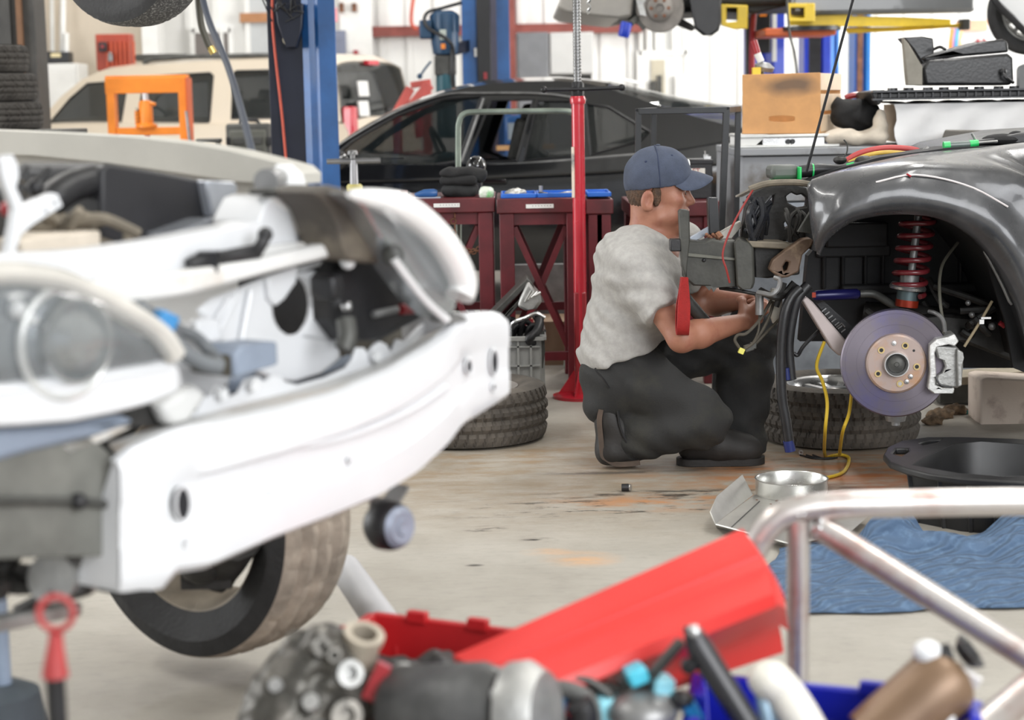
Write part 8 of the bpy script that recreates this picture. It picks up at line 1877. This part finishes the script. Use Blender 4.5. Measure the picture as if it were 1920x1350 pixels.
for i, (u_, v, sx, sz, mm, ry_, lab) in enumerate(((1034, 1322, .034, .045, m_cyan, .2, 'mid blue connector under the corrugated hose'), (1146, 1332, .045, .04, m_pcy, 0, 'pale blue square connector in front of the red lid'), (1192, 1264, .03, .024, mat('aqua', (.08, .5, .65), .3), -.35, 'aqua connector lying against the red lid'), (1240, 1286, .03, .03, m_pcy, .15, 'pale blue connector left of the black gas strut'), (1292, 1328, .022, .04, m_cyan, -.5, 'blue connector at the left wall of the blue bin'))):
    q = H_(u_, v, .02); t = thing('connector', lab, 'connector', q - Vector((0, 0, sz / 2)), 'blue plastic connectors')
    part('shell', MB().box(q, (sx, .04, sz), (0, ry_, .2)), mm, t, 30, .005); part('back', MB().box(q + Vector((.0, .025, -.004)), (sx * .8, .03, sz * .8), (0, ry_, .2)), m_black, t, 30, .004)
    part('wire', MB().tube(crv([q + Vector((0, .03, 0)), q + Vector((.01, .06, -.02)), q + Vector((.03, .07, -.06))], 5), .004, 6), m_dark, t)
single('wire_loom', MB().tube(crv([H_(1275, 1205, -.02), H_(1240, 1245, .0), H_(1210, 1280, .02), H_(1180, 1295, .03), H_(1130, 1290, .04), H_(1060, 1310, .03)], 6), .0085, 8).tube(crv([H_(1160, 1270, .02), H_(1180, 1290, .02), H_(1215, 1310, .02)], 4), .005, 8), m_dark, 'dark wire loom running from the gas strut to the connectors', 'wire loom')
single('grey_casing', MB().ball(H_(1205, 1335, .0), (.05, .05, .03)).ball(H_(1235, 1325, .02), (.03, .04, .03)), m_grey, 'rounded grey casing among the blue connectors', 'casing')
single('black_grommet', MB().ball(H_(1278, 1310, .0), (.018, .02, .012)), m_black, 'black grommet beside the blue bin wall', 'grommet')
# black gas strut
gs = thing('gas_strut', 'black gas strut with a shiny end leaning out of the blue bin', 'gas strut', H_(1430, 1400))
part('cylinder', MB().tube([H_(1300, 1190, -.03), H_(1312, 1215, -.03), H_(1400, 1355, -.06), H_(1440, 1420, -.08)], [.015, .0185, .0185, .02], 18), mat('satin_black_tube', (.03, .03, .033), .28, .2, .2), gs)
part('ball_end', MB().cyl(H_(1284, 1192, -.03), H_(1304, 1188, -.03), .013, 14), m_black, gs)
part('side_plug', MB().lathe([(0, -.01), (.01, -.01), (.012, .006), (.006, .01), (0, .01)], H_(1294, 1248, -.04), (-.6, -.8, 0), 16), m_black, gs)
part('silver_end', MB().ball(H_(1301, 1186, -.034), (.011, .01, .012)), m_steel, gs)
# white bottle
wb_ = thing('white_nozzle', 'cream white rounded tube lying in the blue bin', 'tube', H_(1500, 1400))
part('tube', MB().tube(crv([H_(1438, 1284, -.02), H_(1446, 1276, -.03), H_(1470, 1300, -.03), H_(1500, 1345, -.05), H_(1530, 1400, -.06)], 5), [.014, .026, .029, .029] + [.028] * 17, 20), mat('cream_plastic', (.75, .72, .64), .35, 0, .05), wb_)
part('blue_side', MB().tube([H_(1428, 1290, -.025), H_(1436, 1330, -.035), H_(1450, 1380, -.04)], .012, 12), mat('pale_blue_glaze', (.35, .5, .62), .25, .2), wb_)
# brass hand pump at right
hp = thing('hand_pump', 'brown hand pump with white knob and rod in the blue bin', 'pump', H_(1720, 1400))
part('body', MB().tube(crv([H_(1780, 1262, .02), H_(1755, 1290, .0), H_(1700, 1340, -.01), H_(1640, 1395, -.02)], 5), [.012, .024, .042, .05] + [.052] * 12, 22), mat('bronze_body', (.2, .125, .075), .4, .3, .12, 8), hp)
part('knob', MB().ball(H_(1738, 1222, .0), (.021, .02, .017), 20).ball(H_(1742, 1238, -.004), (.018, .016, .014)), m_white, hp)
part('black_collar', MB().cyl(H_(1762, 1232, .0), H_(1784, 1226, .0), .016, 16), m_black, hp)
part('ring_cap', MB().lathe([(.0, .0), (.018, .0), (.026, .012), (.028, .016), (.018, .016), (.015, .006), (0, .004)], H_(1805, 1232, .0), (.7, -.2, .6), 24), m_blackm, hp)
part('rod', MB().cyl(H_(1786, 1262, -.02), H_(1774, 1400, -.05), .0095, 14), m_white, hp)
part('lever', MB().bar(H_(1788, 1254, -.01), H_(1836, 1284, -.02), .012, .022), mat('pale_lever', (.62, .6, .58), .4, .3), hp, 30, .003)
# red ring handle at the lower left
ryh = 2.05; q = P(105, 1150, ryh)
rh = thing('ring_handle_rod', 'red ring handle on a black rod in the lower left foreground', 'handle', (q.x, ryh, 0))
m_rh = mat('worn_red_handle', (.42, .05, .05), .5, 0, .15, 12)
part('ring', MB().ring([(.0195 + .0042 * cos(a_), .0042 * sin(a_)) for a_ in [2 * pi * k / 10 for k in range(10)]], q, (.1, -1, .05), 36), m_rh, rh)
part('neck', MB().tube([P(105, 1186, ryh), P(104, 1215, ryh), P(103, 1250, ryh), P(104, 1268, ryh)], [.008, .010, .014, .016], 14), m_rh, rh)
p0 = P(103, 1265, ryh); part('rod', MB().cyl(p0, (p0.x, p0.y, .0), .0115, 14), m_black, rh)
